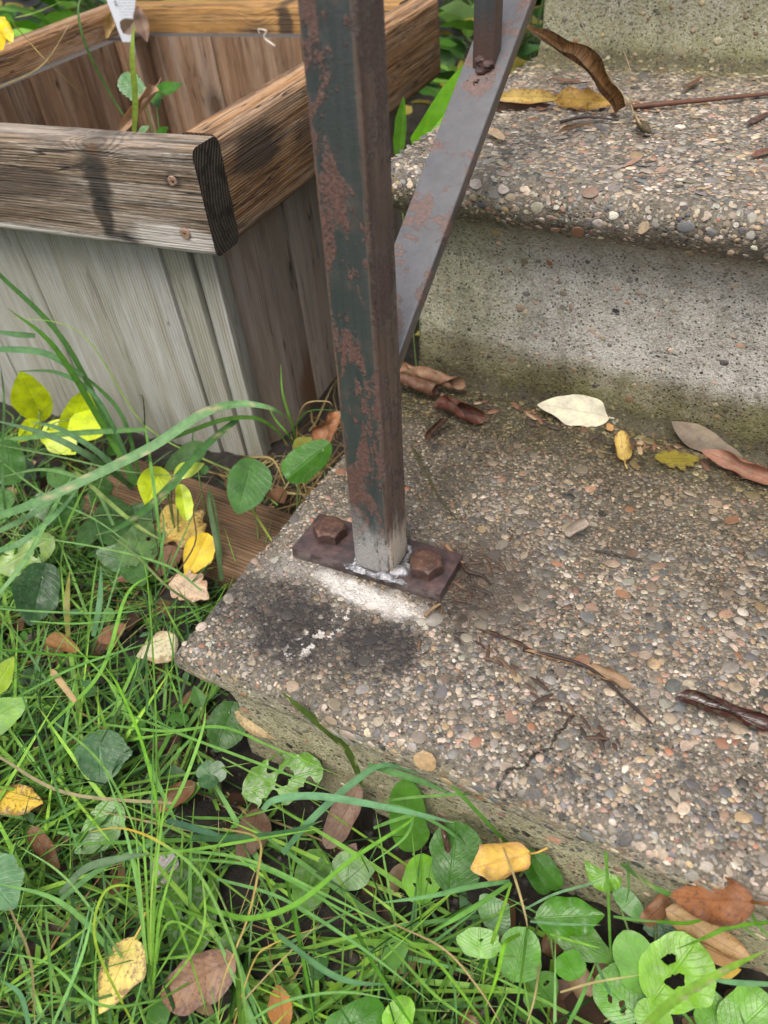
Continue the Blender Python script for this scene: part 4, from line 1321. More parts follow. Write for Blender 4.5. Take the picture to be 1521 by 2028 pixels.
# leaf and blade data
LEAVES = [
    {'label': 'pale cream leaf lying by the foot of the second riser', 'mat': 'dry', 'shape': 'ovate', 'b': (0.174, 0.313, 0.004), 't': (0.1203, 0.3008, 0.01), 'w': 0.0247, 'n': (0.1066, -0.5345, 0.7042), 'tint': (0.66, 0.6, 0.45), 'name': 'fallen_leaf', 'cat': 'leaf', 'bend': -0.25, 'fold': 0.12, 'stalk': 0.006, 'wave': 0.0012},
    {'label': 'tiny orange bract beside the pale cream leaf', 'mat': 'dry', 'shape': 'lance', 'b': (0.1797, 0.2966, 0.004), 't': (0.1748, 0.3021, 0.006), 'w': 0.0045, 'n': (0.0931, -0.658, 0.6454), 'tint': (0.5, 0.25, 0.08), 'name': 'fallen_leaf', 'cat': 'leaf'},
    {'label': 'small curled yellow and brown leaf just below the pale cream leaf', 'mat': 'spot', 'shape': 'ovate', 'b': (0.1963, 0.2637, 0.004), 't': (0.1869, 0.2847, 0.014), 'w': 0.0224, 'n': (0.0772, -0.6509, 0.6587), 'tint': (0.5, 0.36, 0.1), 'name': 'fallen_leaf', 'cat': 'leaf', 'curl': 2.0, 'bend': 0.5, 'stalk': 0.007, 'tint2': (0.25, 0.1, 0.04)},
    {'label': 'long grey-brown folded leaf lying along the foot of the second riser', 'mat': 'dry', 'shape': 'lance', 'b': (0.2185, 0.305, 0.016), 't': (0.27, 0.2943, 0.006), 'w': 0.0165, 'n': (0.0041, -0.6663, 0.6427), 'tint': (0.2, 0.15, 0.11), 'name': 'fallen_leaf', 'cat': 'leaf', 'fold': -0.5, 'crumple': 0.0015, 'stalk': 0.0},
    {'label': 'reddish brown curled leaf at the right edge of the lowest tread', 'mat': 'dry', 'shape': 'ovate', 'b': (0.2961, 0.2765, 0.005), 't': (0.2429, 0.283, 0.012), 'w': 0.0228, 'n': (-0.0306, -0.6557, 0.6573), 'tint': (0.28, 0.13, 0.085), 'name': 'fallen_leaf', 'cat': 'leaf', 'curl': 1.9, 'bend': 0.3, 'crumple': 0.0025, 'wave': 0.003, 'stalk': 0.004},
    {'label': 'soggy flattened yellow leaf scrap on the wet tread', 'mat': 'spot', 'shape': 'oak', 'b': (0.2144, 0.2757, 0.0025), 't': (0.2433, 0.2886, 0.0025), 'w': 0.0229, 'n': (0.0, 0.0, 1.0), 'tint': (0.26, 0.21, 0.03), 'name': 'fallen_leaf', 'cat': 'leaf', 'serr': (9, 0.22), 'crumple': 0.0008, 'tint2': (0.12, 0.09, 0.04)},
    {'label': 'long tan leaf rolled up against the riser behind the post', 'mat': 'dry', 'shape': 'lance', 'b': (0.0595, 0.3056, 0.01), 't': (-0.0046, 0.3023, 0.016), 'w': 0.0427, 'n': (0.2419, -0.5496, 0.6598), 'tint': (0.24, 0.125, 0.07), 'name': 'fallen_leaf', 'cat': 'leaf', 'crumple': 0.003, 'wave': 0.003, 'twist': 0.4, 'curl': 4.2, 'bend': 0.25, 'stalk': 0.0},
    {'label': 'short brown leaf roll with a spiral end behind the post', 'mat': 'dry', 'shape': 'oblong', 'b': (0.0408, 0.2937, 0.008), 't': (0.0025, 0.2918, 0.012), 'w': 0.0613, 'n': (0.2503, -0.5416, 0.6661), 'tint': (0.13, 0.055, 0.032), 'name': 'fallen_leaf', 'cat': 'leaf', 'crumple': 0.0025, 'twist': 0.5, 'curl': 6.0},
    {'label': 'dark red-brown twisted leaf behind the post on the lowest tread', 'mat': 'dry', 'shape': 'lance', 'b': (0.0446, 0.2786, 0.007), 't': (0.0889, 0.277, 0.006), 'w': 0.0377, 'n': (0.2084, -0.5463, 0.6849), 'tint': (0.1, 0.03, 0.018), 'name': 'fallen_leaf', 'cat': 'leaf', 'crumple': 0.004, 'curl': 3.2, 'twist': 0.8, 'wave': 0.002},
    {'label': 'small dark brown leaf fragment right of the post', 'mat': 'dry', 'shape': 'oblong', 'b': (0.0553, 0.2338, 0.004), 't': (0.0604, 0.2629, 0.006), 'w': 0.013, 'n': (0.1612, -0.3778, 0.7851), 'tint': (0.085, 0.04, 0.025), 'name': 'fallen_leaf', 'cat': 'leaf', 'curl': 2.4, 'crumple': 0.001},
    {'label': 'pale crumpled leaf scrap in the middle of the lowest tread', 'mat': 'dry', 'shape': 'round', 'b': (0.1801, 0.1713, 0.004), 't': (0.1905, 0.1843, 0.008), 'w': 0.0141, 'n': (0.0737, -0.4438, 0.797), 'tint': (0.36, 0.29, 0.24), 'name': 'fallen_leaf', 'cat': 'leaf', 'curl': 2.2, 'crumple': 0.003},
    {'label': 'shrivelled tan leaf tip on the thin twig', 'mat': 'dry', 'shape': 'lance', 'b': (0.2179, 0.076, 0.003), 't': (0.2435, 0.0714, 0.004), 'w': 0.0138, 'n': (0.0192, -0.3122, 0.8901), 'tint': (0.3, 0.19, 0.11), 'name': 'fallen_leaf', 'cat': 'leaf', 'curl': 2.0, 'wave': 0.002, 'crumple': 0.0012},
    {'label': 'tan dry blade piece beside the thin twig', 'mat': 'dry', 'shape': 'lance', 'b': (0.1834, 0.0737, 0.003), 't': (0.2318, 0.0783, 0.004), 'w': 0.0033, 'n': (0.0366, -0.2501, 0.91), 'tint': (0.36, 0.2, 0.11), 'name': 'fallen_leaf', 'cat': 'leaf', 'curl': 1.2},
    {'label': 'dark wet curled leaf at the right edge of the lowest tread', 'mat': 'wet', 'shape': 'lance', 'b': (0.2642, 0.0758, 0.004), 't': (0.3161, 0.0751, 0.006), 'w': 0.0232, 'n': (-0.0594, -0.3755, 0.8642), 'tint': (0.045, 0.016, 0.012), 'name': 'fallen_leaf', 'cat': 'leaf', 'curl': 2.5, 'twist': 0.7, 'wave': 0.002, 'crumple': 0.001},
    {'label': 'dark brown leaf strip left of the thin twig', 'mat': 'dry', 'shape': 'lance', 'b': (0.1533, 0.0784, 0.003), 't': (0.194, 0.0753, 0.003), 'w': 0.0045, 'n': (0.067, -0.2479, 0.9067), 'tint': (0.07, 0.03, 0.02), 'name': 'fallen_leaf', 'cat': 'leaf', 'curl': 2.5, 'wave': 0.002},
    {'label': 'yellow strap leaf tip lying on the middle tread behind the rail', 'mat': 'spot', 'shape': 'lance', 'b': (0.0741, 0.4548, 0.187), 't': (0.0268, 0.4381, 0.189), 'w': 0.0118, 'n': (0.2001, -0.6527, 0.4546), 'tint': (0.55, 0.38, 0.1), 'name': 'fallen_leaf', 'cat': 'leaf', 'fold': 0.3, 'tint2': (0.3, 0.15, 0.05)},
    {'label': 'crumpled yellow-orange leaf on the middle tread under the arching strap leaf', 'mat': 'spot', 'shape': 'ovate', 'b': (0.0685, 0.4638, 0.184), 't': (0.1211, 0.4563, 0.187), 'w': 0.0164, 'n': (0.1546, -0.6645, 0.4566), 'tint': (0.5, 0.3, 0.06), 'name': 'fallen_leaf', 'cat': 'leaf', 'crumple': 0.004, 'wave': 0.003, 'tint2': (0.25, 0.12, 0.04)},
    {'label': 'dark brown crumpled leaf under the yellow strap leaf', 'mat': 'dry', 'shape': 'ovate', 'b': (0.0289, 0.439, 0.181), 't': (0.0689, 0.458, 0.181), 'w': 0.0143, 'n': (0.1719, -0.5581, 0.5378), 'tint': (0.085, 0.04, 0.025), 'name': 'fallen_leaf', 'cat': 'leaf', 'crumple': 0.004, 'curl': 1.4},
    {'label': 'small russet leaf piece at the back of the middle tread', 'mat': 'dry', 'shape': 'oblong', 'b': (0.0451, 0.5355, 0.181), 't': (0.071, 0.5373, 0.181), 'w': 0.0061, 'n': (0.049, -0.1895, 0.8412), 'tint': (0.16, 0.07, 0.04), 'name': 'fallen_leaf', 'cat': 'leaf', 'curl': 0.8},
    {'label': 'brown leaf fleck at the far right of the middle tread back edge', 'mat': 'dry', 'shape': 'lance', 'b': (0.157, 0.524, 0.181), 't': (0.1647, 0.5755, 0.181), 'w': 0.0066, 'n': (0.0225, -0.1944, 0.8415), 'tint': (0.15, 0.07, 0.04), 'name': 'fallen_leaf', 'cat': 'leaf', 'curl': 0.8},
    {'label': 'narrow brown leaf fragment lying in front of the yellow leaves', 'mat': 'dry', 'shape': 'lance', 'b': (0.0954, 0.3846, 0.181), 't': (0.1116, 0.4155, 0.181), 'w': 0.0065, 'n': (0.0909, -0.3764, 0.7005), 'tint': (0.15, 0.085, 0.05), 'name': 'fallen_leaf', 'cat': 'leaf', 'curl': 1.5},
    {'label': 'tan chip of bark leaf right beside the iron rail', 'mat': 'dry', 'shape': 'oblong', 'b': (0.0425, 0.3813, 0.181), 't': (0.0635, 0.3607, 0.181), 'w': 0.008, 'n': (0.1568, -0.4571, 0.6283), 'tint': (0.5, 0.35, 0.22), 'name': 'fallen_leaf', 'cat': 'leaf', 'curl': 0.7},
    {'label': 'thin pinkish leaf sliver in the middle of the middle tread', 'mat': 'dry', 'shape': 'lance', 'b': (0.1537, 0.3283, 0.181), 't': (0.1612, 0.3499, 0.181), 'w': 0.0029, 'n': (0.0636, -0.3785, 0.7126), 'tint': (0.42, 0.24, 0.17), 'name': 'fallen_leaf', 'cat': 'leaf'},
    {'label': 'dark leaf fragment at the right end of the middle tread', 'mat': 'dry', 'shape': 'lance', 'b': (0.2143, 0.4392, 0.181), 't': (0.228, 0.4755, 0.181), 'w': 0.005, 'n': (0.0117, -0.2913, 0.7709), 'tint': (0.1, 0.05, 0.04), 'name': 'fallen_leaf', 'cat': 'leaf'},
    {'label': 'russet leaf fragment at the right edge of the middle tread', 'mat': 'dry', 'shape': 'oblong', 'b': (0.2258, 0.3681, 0.181), 't': (0.2377, 0.3847, 0.181), 'w': 0.0052, 'n': (0.0078, -0.2889, 0.7803), 'tint': (0.16, 0.07, 0.05), 'name': 'fallen_leaf', 'cat': 'leaf'},
    {'label': 'curled dry brown leaf standing in the planter', 'mat': 'dry', 'shape': 'ovate', 'b': (-0.28, 0.4067, 0.1886), 't': (-0.2763, 0.341, 0.1653), 'w': 0.0248, 'n': (0.5973, -0.6472, 0.2853), 'tint': (0.34, 0.2, 0.12), 'name': 'fallen_leaf', 'cat': 'leaf', 'curl': 2.6, 'fold': 0.2, 'stalk': 0.012},
    {'label': 'pinkish tan dry leaf hanging on the plant tag', 'mat': 'dry', 'shape': 'lance', 'b': (-0.4768, 0.6309, 0.2171), 't': (-0.4757, 0.633, 0.1792), 'w': 0.0154, 'n': (0.6529, -0.7466, 0.128), 'tint': (0.34, 0.22, 0.17), 'name': 'fallen_leaf', 'cat': 'leaf', 'fold': 0.4},
    {'label': 'second dry leaf folded round the plant tag edge', 'mat': 'dry', 'shape': 'lance', 'b': (-0.4836, 0.6295, 0.2022), 't': (-0.505, 0.6276, 0.1888), 'w': 0.0179, 'n': (0.6633, -0.7371, 0.1293), 'tint': (0.36, 0.25, 0.2), 'name': 'fallen_leaf', 'cat': 'leaf', 'fold': 0.5},
    {'label': 'crumpled straw-coloured leaf in the inner corner of the planter rails', 'mat': 'dry', 'shape': 'ovate', 'b': (-0.5155, 0.6431, 0.2099), 't': (-0.5567, 0.6434, 0.1807), 'w': 0.0209, 'n': (0.6095, -0.6526, 0.2126), 'tint': (0.45, 0.3, 0.13), 'name': 'fallen_leaf', 'cat': 'leaf', 'crumple': 0.006, 'curl': 1.5},
    {'label': 'brown crumpled leaf between the planter and the post', 'mat': 'dry', 'shape': 'ovate', 'b': (-0.0685, 0.2741, -0.06), 't': (-0.0572, 0.3028, -0.04), 'w': 0.0271, 'n': (0.3572, -0.5574, 0.6491), 'tint': (0.3, 0.13, 0.06), 'name': 'fallen_leaf', 'cat': 'leaf', 'crumple': 0.006, 'curl': 1.6},
    {'label': 'yellow leaf with ragged brown edge lying by the ground timber', 'mat': 'spot', 'shape': 'oak', 'b': (-0.1602, 0.1673, -0.078), 't': (-0.107, 0.1463, -0.088), 'w': 0.0374, 'n': (0.4552, -0.4211, 0.7055), 'tint': (0.6, 0.42, 0.1), 'name': 'fallen_leaf', 'cat': 'leaf', 'tint2': (0.2, 0.1, 0.04), 'wave': 0.002},
    {'label': 'smooth bright yellow leaf overlapping the ragged yellow one', 'mat': 'dry', 'shape': 'ovate', 'b': (-0.1, 0.1477, -0.072), 't': (-0.0981, 0.1099, -0.088), 'w': 0.0234, 'n': (0.4373, -0.4094, 0.7302), 'tint': (0.68, 0.47, 0.03), 'name': 'fallen_leaf', 'cat': 'leaf', 'fold': 0.25},
    {'label': 'pale pinkish leaf under the bright yellow leaf by the step', 'mat': 'spot', 'shape': 'oak', 'b': (-0.1118, 0.1062, -0.09), 't': (-0.0659, 0.0972, -0.085), 'w': 0.0243, 'n': (0.3797, -0.3357, 0.7829), 'tint': (0.62, 0.46, 0.32), 'name': 'fallen_leaf', 'cat': 'leaf', 'tint2': (0.35, 0.18, 0.1), 'wave': 0.002},
    {'label': 'brown leaf under the grass left of the yellow leaves', 'mat': 'dry', 'shape': 'ovate', 'b': (-0.1299, 0.1429, -0.098), 't': (-0.1598, 0.0939, -0.1), 'w': 0.0234, 'n': (0.4115, -0.3294, 0.7607), 'tint': (0.2, 0.09, 0.05), 'name': 'fallen_leaf', 'cat': 'leaf', 'wave': 0.003},
    {'label': 'cream leaf tucked under the left corner of the lowest step', 'mat': 'spot', 'shape': 'ovate', 'b': (-0.0574, 0.0508, -0.075), 't': (-0.0813, 0.0305, -0.085), 'w': 0.0208, 'n': (0.4393, -0.3277, 0.7828), 'tint': (0.55, 0.49, 0.32), 'name': 'fallen_leaf', 'cat': 'leaf', 'tint2': (0.3, 0.2, 0.1), 'wave': 0.002},
    {'label': 'orange-brown leaf standing in the grass at far left', 'mat': 'dry', 'shape': 'ovate', 'b': (-0.1596, 0.0203, -0.09), 't': (-0.1224, 0.0176, -0.085), 'w': 0.0177, 'n': (0.5042, -0.2785, 0.7551), 'tint': (0.24, 0.115, 0.035), 'name': 'fallen_leaf', 'cat': 'leaf', 'curl': 1.4, 'crumple': 0.002},
    {'label': 'russet leaf under the grass left of the cream leaf', 'mat': 'dry', 'shape': 'ovate', 'b': (-0.1274, 0.0373, -0.098), 't': (-0.1195, 0.0595, -0.098), 'w': 0.013, 'n': (0.3567, -0.2347, 0.8215), 'tint': (0.28, 0.12, 0.06), 'name': 'fallen_leaf', 'cat': 'leaf'},
    {'label': 'yellow-brown leaf with dark spots left of the big bunch', 'mat': 'spot', 'shape': 'ovate', 'b': (-0.0955, -0.0888, -0.09), 't': (-0.0601, -0.0813, -0.085), 'w': 0.0191, 'n': (0.415, -0.1411, 0.8457), 'tint': (0.55, 0.37, 0.04), 'name': 'fallen_leaf', 'cat': 'leaf', 'tint2': (0.16, 0.08, 0.03), 'wave': 0.002},
    {'label': 'tan leaf pressed against the step riser near its left corner', 'mat': 'spot', 'shape': 'lance', 'b': (0.0157, 0.015, -0.075), 't': (0.0576, 0.0234, -0.088), 'w': 0.0169, 'n': (0.3254, -0.3317, 0.8512), 'tint': (0.48, 0.36, 0.18), 'name': 'fallen_leaf', 'cat': 'leaf', 'tint2': (0.25, 0.15, 0.07), 'bend': 0.3},
    {'label': 'yellow oval leaf standing upright in the grass at the bottom', 'mat': 'spot', 'shape': 'ovate', 'b': (0.0459, -0.1197, -0.075), 't': (0.0478, -0.1534, -0.085), 'w': 0.0207, 'n': (0.3846, -0.1131, 0.9058), 'tint': (0.66, 0.51, 0.13), 'name': 'fallen_leaf', 'cat': 'leaf', 'tint2': (0.24, 0.13, 0.06), 'fold': 0.12, 'stalk': 0.012},
    {'label': 'large brown speckled leaf right of the yellow upright leaf', 'mat': 'spot', 'shape': 'oblong', 'b': (0.0954, -0.104, -0.085), 't': (0.0673, -0.1338, -0.095), 'w': 0.0231, 'n': (0.2842, -0.1312, 0.9362), 'tint': (0.22, 0.115, 0.06), 'name': 'fallen_leaf', 'cat': 'leaf', 'tint2': (0.1, 0.045, 0.03), 'bend': -0.3},
    {'label': 'dull brown leaf under the crossing blades in the middle', 'mat': 'spot', 'shape': 'ovate', 'b': (0.0577, -0.0259, -0.095), 't': (0.062, -0.0583, -0.1), 'w': 0.0197, 'n': (0.2624, -0.2147, 0.9124), 'tint': (0.15, 0.085, 0.05), 'name': 'fallen_leaf', 'cat': 'leaf', 'tint2': (0.1, 0.05, 0.03)},
    {'label': 'long mottled brown leaf standing below the step crack shadow', 'mat': 'spot', 'shape': 'oblong', 'b': (0.1093, 0.007, -0.085), 't': (0.1045, -0.0293, -0.1), 'w': 0.0162, 'n': (0.2289, -0.3006, 0.9052), 'tint': (0.2, 0.12, 0.08), 'name': 'fallen_leaf', 'cat': 'leaf', 'tint2': (0.13, 0.06, 0.04), 'fold': 0.2},
    {'label': 'brown decayed half of a green leaf in the middle of the weeds', 'mat': 'spot', 'shape': 'lance', 'b': (0.123, -0.024, -0.088), 't': (0.1184, -0.0476, -0.095), 'w': 0.0102, 'n': (0.2122, -0.2678, 0.9234), 'tint': (0.15, 0.075, 0.055), 'name': 'fallen_leaf', 'cat': 'leaf', 'tint2': (0.1, 0.045, 0.03)},
    {'label': 'orange leaf at the bottom edge of the lawn', 'mat': 'dry', 'shape': 'lance', 'b': (0.1196, -0.1043, -0.09), 't': (0.1332, -0.1205, -0.095), 'w': 0.012, 'n': (0.2118, -0.1457, 0.9576), 'tint': (0.34, 0.13, 0.02), 'name': 'fallen_leaf', 'cat': 'leaf'},
    {'label': 'rust-brown leaf under the clover', 'mat': 'dry', 'shape': 'ovate', 'b': (0.0104, -0.0282, -0.095), 't': (-0.0041, -0.0544, -0.1), 'w': 0.0144, 'n': (0.326, -0.206, 0.8842), 'tint': (0.17, 0.075, 0.03), 'name': 'fallen_leaf', 'cat': 'leaf', 'curl': 0.8},
    {'label': 'orange-brown leaf under the bunch at the left edge', 'mat': 'dry', 'shape': 'ovate', 'b': (-0.0627, -0.0942, -0.095), 't': (-0.0317, -0.1042, -0.1), 'w': 0.0132, 'n': (0.3845, -0.1258, 0.8713), 'tint': (0.16, 0.065, 0.025), 'name': 'fallen_leaf', 'cat': 'leaf', 'curl': 1},
    {'label': 'dull grey leaf lying under the grass bunch', 'mat': 'spot', 'shape': 'ovate', 'b': (0.0245, -0.0689, -0.1), 't': (0.0227, -0.0896, -0.105), 'w': 0.0164, 'n': (0.3074, -0.1598, 0.9082), 'tint': (0.42, 0.38, 0.36), 'name': 'fallen_leaf', 'cat': 'leaf', 'tint2': (0.2, 0.17, 0.15)},
    {'label': 'crumpled yellow and peach leaf by the step among the weeds', 'mat': 'spot', 'shape': 'ovate', 'b': (0.2172, -0.0047, -0.055), 't': (0.1891, -0.0167, -0.075), 'w': 0.0344, 'n': (0.0887, -0.3719, 0.9147), 'tint': (0.62, 0.4, 0.09), 'name': 'fallen_leaf', 'cat': 'leaf', 'tint2': (0.5, 0.27, 0.16), 'crumple': 0.006, 'curl': 1.7, 'bend': 0.4, 'stalk': 0.01},
    {'label': 'dark purple-brown shrivelled leaf hanging by the round weed leaves', 'mat': 'wet', 'shape': 'lance', 'b': (0.1652, -0.0012, -0.06), 't': (0.1756, -0.0132, -0.075), 'w': 0.0094, 'n': (0.152, -0.3721, 0.9053), 'tint': (0.07, 0.025, 0.02), 'name': 'fallen_leaf', 'cat': 'leaf', 'curl': 3.0, 'crumple': 0.002},
    {'label': 'glossy orange-brown leaf leaning on the step at lower right', 'mat': 'spot', 'shape': 'ovate', 'b': (0.312, -0.012, -0.0013), 't': (0.2818, -0.014, -0.0221), 'w': 0.0219, 'n': (-0.1093, -0.4022, 0.895), 'tint': (0.25, 0.095, 0.032), 'name': 'fallen_leaf', 'cat': 'leaf', 'tint2': (0.11, 0.045, 0.025), 'curl': 0.7, 'crumple': 0.0015, 'wave': 0.002, 'stalk': 0.012},
    {'label': 'tan folded leaf in front of the orange-brown leaf', 'mat': 'spot', 'shape': 'ovate', 'b': (0.2849, -0.0026, -0.06), 't': (0.3275, -0.003, -0.07), 'w': 0.0205, 'n': (-0.1106, -0.3621, 0.911), 'tint': (0.42, 0.27, 0.13), 'name': 'fallen_leaf', 'cat': 'leaf', 'tint2': (0.26, 0.15, 0.07), 'curl': 1.7, 'crumple': 0.0022},
    {'label': 'tan leaf underside below the folded tan leaf', 'mat': 'dry', 'shape': 'oblong', 'b': (0.3041, -0.0044, -0.075), 't': (0.3244, -0.0027, -0.08), 'w': 0.0109, 'n': (-0.1153, -0.3307, 0.9192), 'tint': (0.36, 0.2, 0.08), 'name': 'fallen_leaf', 'cat': 'leaf'},
    {'label': 'shrivelled brown leaf cluster left of the orange-brown leaf', 'mat': 'dry', 'shape': 'ovate', 'b': (0.2731, 0.0116, -0.065), 't': (0.2891, 0.0147, -0.068), 'w': 0.0113, 'n': (-0.0591, -0.3644, 0.9098), 'tint': (0.24, 0.1, 0.05), 'name': 'fallen_leaf', 'cat': 'leaf', 'crumple': 0.005, 'curl': 2.0},
    {'label': 'crumpled rusty leaf scrap between the round weeds and the tan leaf', 'mat': 'dry', 'shape': 'round', 'b': (0.2762, -0.009, -0.07), 't': (0.2863, 0.0089, -0.07), 'w': 0.0142, 'n': (-0.0597, -0.3433, 0.9201), 'tint': (0.27, 0.13, 0.07), 'name': 'fallen_leaf', 'cat': 'leaf', 'crumple': 0.007, 'curl': 1.4},
    {'label': 'yellow leaf edge under the striped blade at lower right', 'mat': 'dry', 'shape': 'lance', 'b': (0.3155, -0.0116, -0.085), 't': (0.3247, -0.0055, -0.08), 'w': 0.0044, 'n': (-0.109, -0.2799, 0.9323), 'tint': (0.55, 0.35, 0.04), 'name': 'fallen_leaf', 'cat': 'leaf'},
    {'mat': 'leaf', 'shape': 'cordate', 'b': (-0.3861, 0.245, -0.0819), 't': (-0.384, 0.24, -0.0327), 'w': 0.0358, 'n': (0.7304, -0.5059, 0.4589), 'tint': (0.52, 0.58, 0.02), 'name': 'fallen_leaf', 'cat': 'leaf', 'plant': 'vine', 'fold': 0.1},
    {'mat': 'leaf', 'shape': 'cordate', 'b': (-0.3316, 0.232, -0.0837), 't': (-0.2828, 0.235, -0.0232), 'w': 0.0273, 'n': (0.6897, -0.5337, 0.4894), 'tint': (0.52, 0.58, 0.02), 'name': 'fallen_leaf', 'cat': 'leaf', 'plant': 'vine', 'fold': 0.12},
    {'mat': 'leaf', 'shape': 'ovate', 'b': (-0.3664, 0.228, -0.0789), 't': (-0.405, 0.22, -0.1113), 'w': 0.0177, 'n': (0.7233, -0.4793, 0.4971), 'tint': (0.52, 0.58, 0.02), 'name': 'fallen_leaf', 'cat': 'leaf', 'plant': 'vine'},
    {'mat': 'leaf', 'shape': 'ovate', 'b': (-0.3547, 0.225, -0.0777), 't': (-0.3153, 0.215, -0.0988), 'w': 0.0332, 'n': (0.6984, -0.4984, 0.5137), 'tint': (0.52, 0.58, 0.02), 'name': 'fallen_leaf', 'cat': 'leaf', 'plant': 'vine', 'holes': [(0.85, 0.3, 0.06)]},
    {'mat': 'leaf', 'shape': 'ovate', 'b': (-0.3179, 0.226, -0.0644), 't': (-0.273, 0.22, -0.0679), 'w': 0.0408, 'n': (0.6812, -0.5254, 0.5098), 'tint': (0.52, 0.58, 0.02), 'name': 'fallen_leaf', 'cat': 'leaf', 'plant': 'vine'},
    {'mat': 'leaf', 'shape': 'ovate', 'b': (-0.1484, 0.1638, -0.03), 't': (-0.1412, 0.1312, -0.045), 'w': 0.0275, 'n': (0.6094, -0.5332, 0.5868), 'tint': (0.42, 0.48, 0.01), 'name': 'fallen_leaf', 'cat': 'leaf', 'plant': 'twin', 'fold': 0.08},
    {'mat': 'leaf', 'shape': 'ovate', 'b': (-0.1287, 0.1569, -0.028), 't': (-0.1095, 0.1732, -0.022), 'w': 0.012, 'n': (0.5812, -0.5719, 0.5789), 'tint': (0.38, 0.46, 0.08), 'name': 'fallen_leaf', 'cat': 'leaf', 'plant': 'twin', 'fold': 0.15},
    {'mat': 'leaf', 'shape': 'oblong', 'b': (-0.1242, 0.1557, -0.035), 't': (-0.1055, 0.1346, -0.05), 'w': 0.012, 'n': (0.5773, -0.5431, 0.6098), 'tint': (0.4, 0.47, 0.03), 'name': 'fallen_leaf', 'cat': 'leaf', 'plant': 'twin', 'fold': 0.3},
    {'mat': 'leaf', 'shape': 'scallop', 'b': (-0.0296, 0.2242, -0.02), 't': (-0.0451, 0.1895, -0.03), 'w': 0.0264, 'n': (0.4641, -0.656, 0.5951), 'tint': (0.07, 0.2, 0.03), 'name': 'fallen_leaf', 'cat': 'leaf', 'plant': 'ivyr', 'fold': -0.25, 'serr': (14, 0.07)},
    {'mat': 'leaf', 'shape': 'cordate', 'b': (-0.0778, 0.1874, -0.03), 't': (-0.069, 0.1525, -0.045), 'w': 0.0334, 'n': (0.521, -0.5937, 0.6133), 'tint': (0.08, 0.19, 0.06), 'name': 'fallen_leaf', 'cat': 'leaf', 'plant': 'ivym', 'serr': (12, 0.05), 'fold': 0.1},
    {'mat': 'leaf', 'shape': 'cordate', 'b': (-0.1342, 0.194, -0.03), 't': (-0.1479, 0.1659, -0.035), 'w': 0.0183, 'n': (0.5919, -0.5722, 0.5677), 'tint': (0.075, 0.15, 0.055), 'name': 'fallen_leaf', 'cat': 'leaf', 'plant': 'ivyt', 'serr': (10, 0.06)},
    {'mat': 'leaf', 'shape': 'ovate', 'b': (-0.0715, 0.2437, -0.05), 't': (-0.0579, 0.2521, -0.035), 'w': 0.0147, 'n': (0.4232, -0.6015, 0.6188), 'tint': (0.28, 0.25, 0.05), 'name': 'fallen_leaf', 'cat': 'leaf', 'plant': 'yolk', 'fold': 0.2},
    {'mat': 'leaf', 'shape': 'oblong', 'b': (-0.3058, 0.1353, -0.075), 't': (-0.3447, 0.1724, -0.06), 'w': 0.0259, 'n': (0.6566, -0.4006, 0.5673), 'tint': (0.06, 0.15, 0.04), 'name': 'fallen_leaf', 'cat': 'leaf', 'plant': 'docka', 'wave': 0.002},
    {'mat': 'leaf', 'shape': 'oblong', 'b': (-0.2263, 0.1005, -0.08), 't': (-0.2504, 0.0574, -0.09), 'w': 0.0275, 'n': (0.554, -0.3131, 0.6848), 'tint': (0.3, 0.42, 0.14), 'name': 'fallen_leaf', 'cat': 'leaf', 'plant': 'dockb', 'wave': 0.003, 'holes': [(0.35, 0.3, 0.07), (0.6, -0.4, 0.05)], 'spots': 0.5},
    {'mat': 'leaf', 'shape': 'cordate', 'b': (-0.1939, 0.0579, -0.075), 't': (-0.1792, 0.0236, -0.09), 'w': 0.0356, 'n': (0.5673, -0.309, 0.7025), 'tint': (0.032, 0.085, 0.035), 'name': 'fallen_leaf', 'cat': 'leaf', 'plant': 'dockc', 'serr': (16, 0.03), 'fold': 0.1},
    {'mat': 'leaf', 'shape': 'cordate', 'b': (-0.1538, 0.1129, -0.085), 't': (-0.1616, 0.1479, -0.08), 'w': 0.0344, 'n': (0.4836, -0.3893, 0.7046), 'tint': (0.14, 0.24, 0.11), 'name': 'fallen_leaf', 'cat': 'leaf', 'plant': 'dockd', 'serr': (10, 0.04), 'holes': [(0.55, -0.35, 0.05)], 'spots': 0.35},
    {'mat': 'leaf', 'shape': 'cordate', 'b': (-0.1872, 0.1313, -0.09), 't': (-0.2252, 0.166, -0.085), 'w': 0.0353, 'n': (0.5096, -0.3867, 0.6804), 'tint': (0.06, 0.13, 0.05), 'name': 'fallen_leaf', 'cat': 'leaf', 'plant': 'dockd', 'serr': (10, 0.04)},
    {'mat': 'leaf', 'shape': 'cordate', 'b': (-0.1557, 0.1078, -0.088), 't': (-0.1844, 0.1039, -0.085), 'w': 0.0231, 'n': (0.4995, -0.3606, 0.7104), 'tint': (0.045, 0.12, 0.03), 'name': 'fallen_leaf', 'cat': 'leaf', 'plant': 'docke', 'serr': (8, 0.05)},
    {'mat': 'leaf', 'shape': 'cordate', 'b': (-0.1525, 0.105, -0.09), 't': (-0.1278, 0.0931, -0.092), 'w': 0.0227, 'n': (0.4768, -0.3625, 0.7304), 'tint': (0.06, 0.14, 0.04), 'name': 'fallen_leaf', 'cat': 'leaf', 'plant': 'docke', 'serr': (8, 0.05)},
    {'mat': 'leaf', 'shape': 'ovate', 'b': (-0.1286, -0.0474, -0.06), 't': (-0.1297, -0.0209, -0.05), 'w': 0.0145, 'n': (0.5954, -0.2553, 0.7247), 'tint': (0.33, 0.46, 0.03), 'name': 'fallen_leaf', 'cat': 'leaf', 'plant': 'limea'},
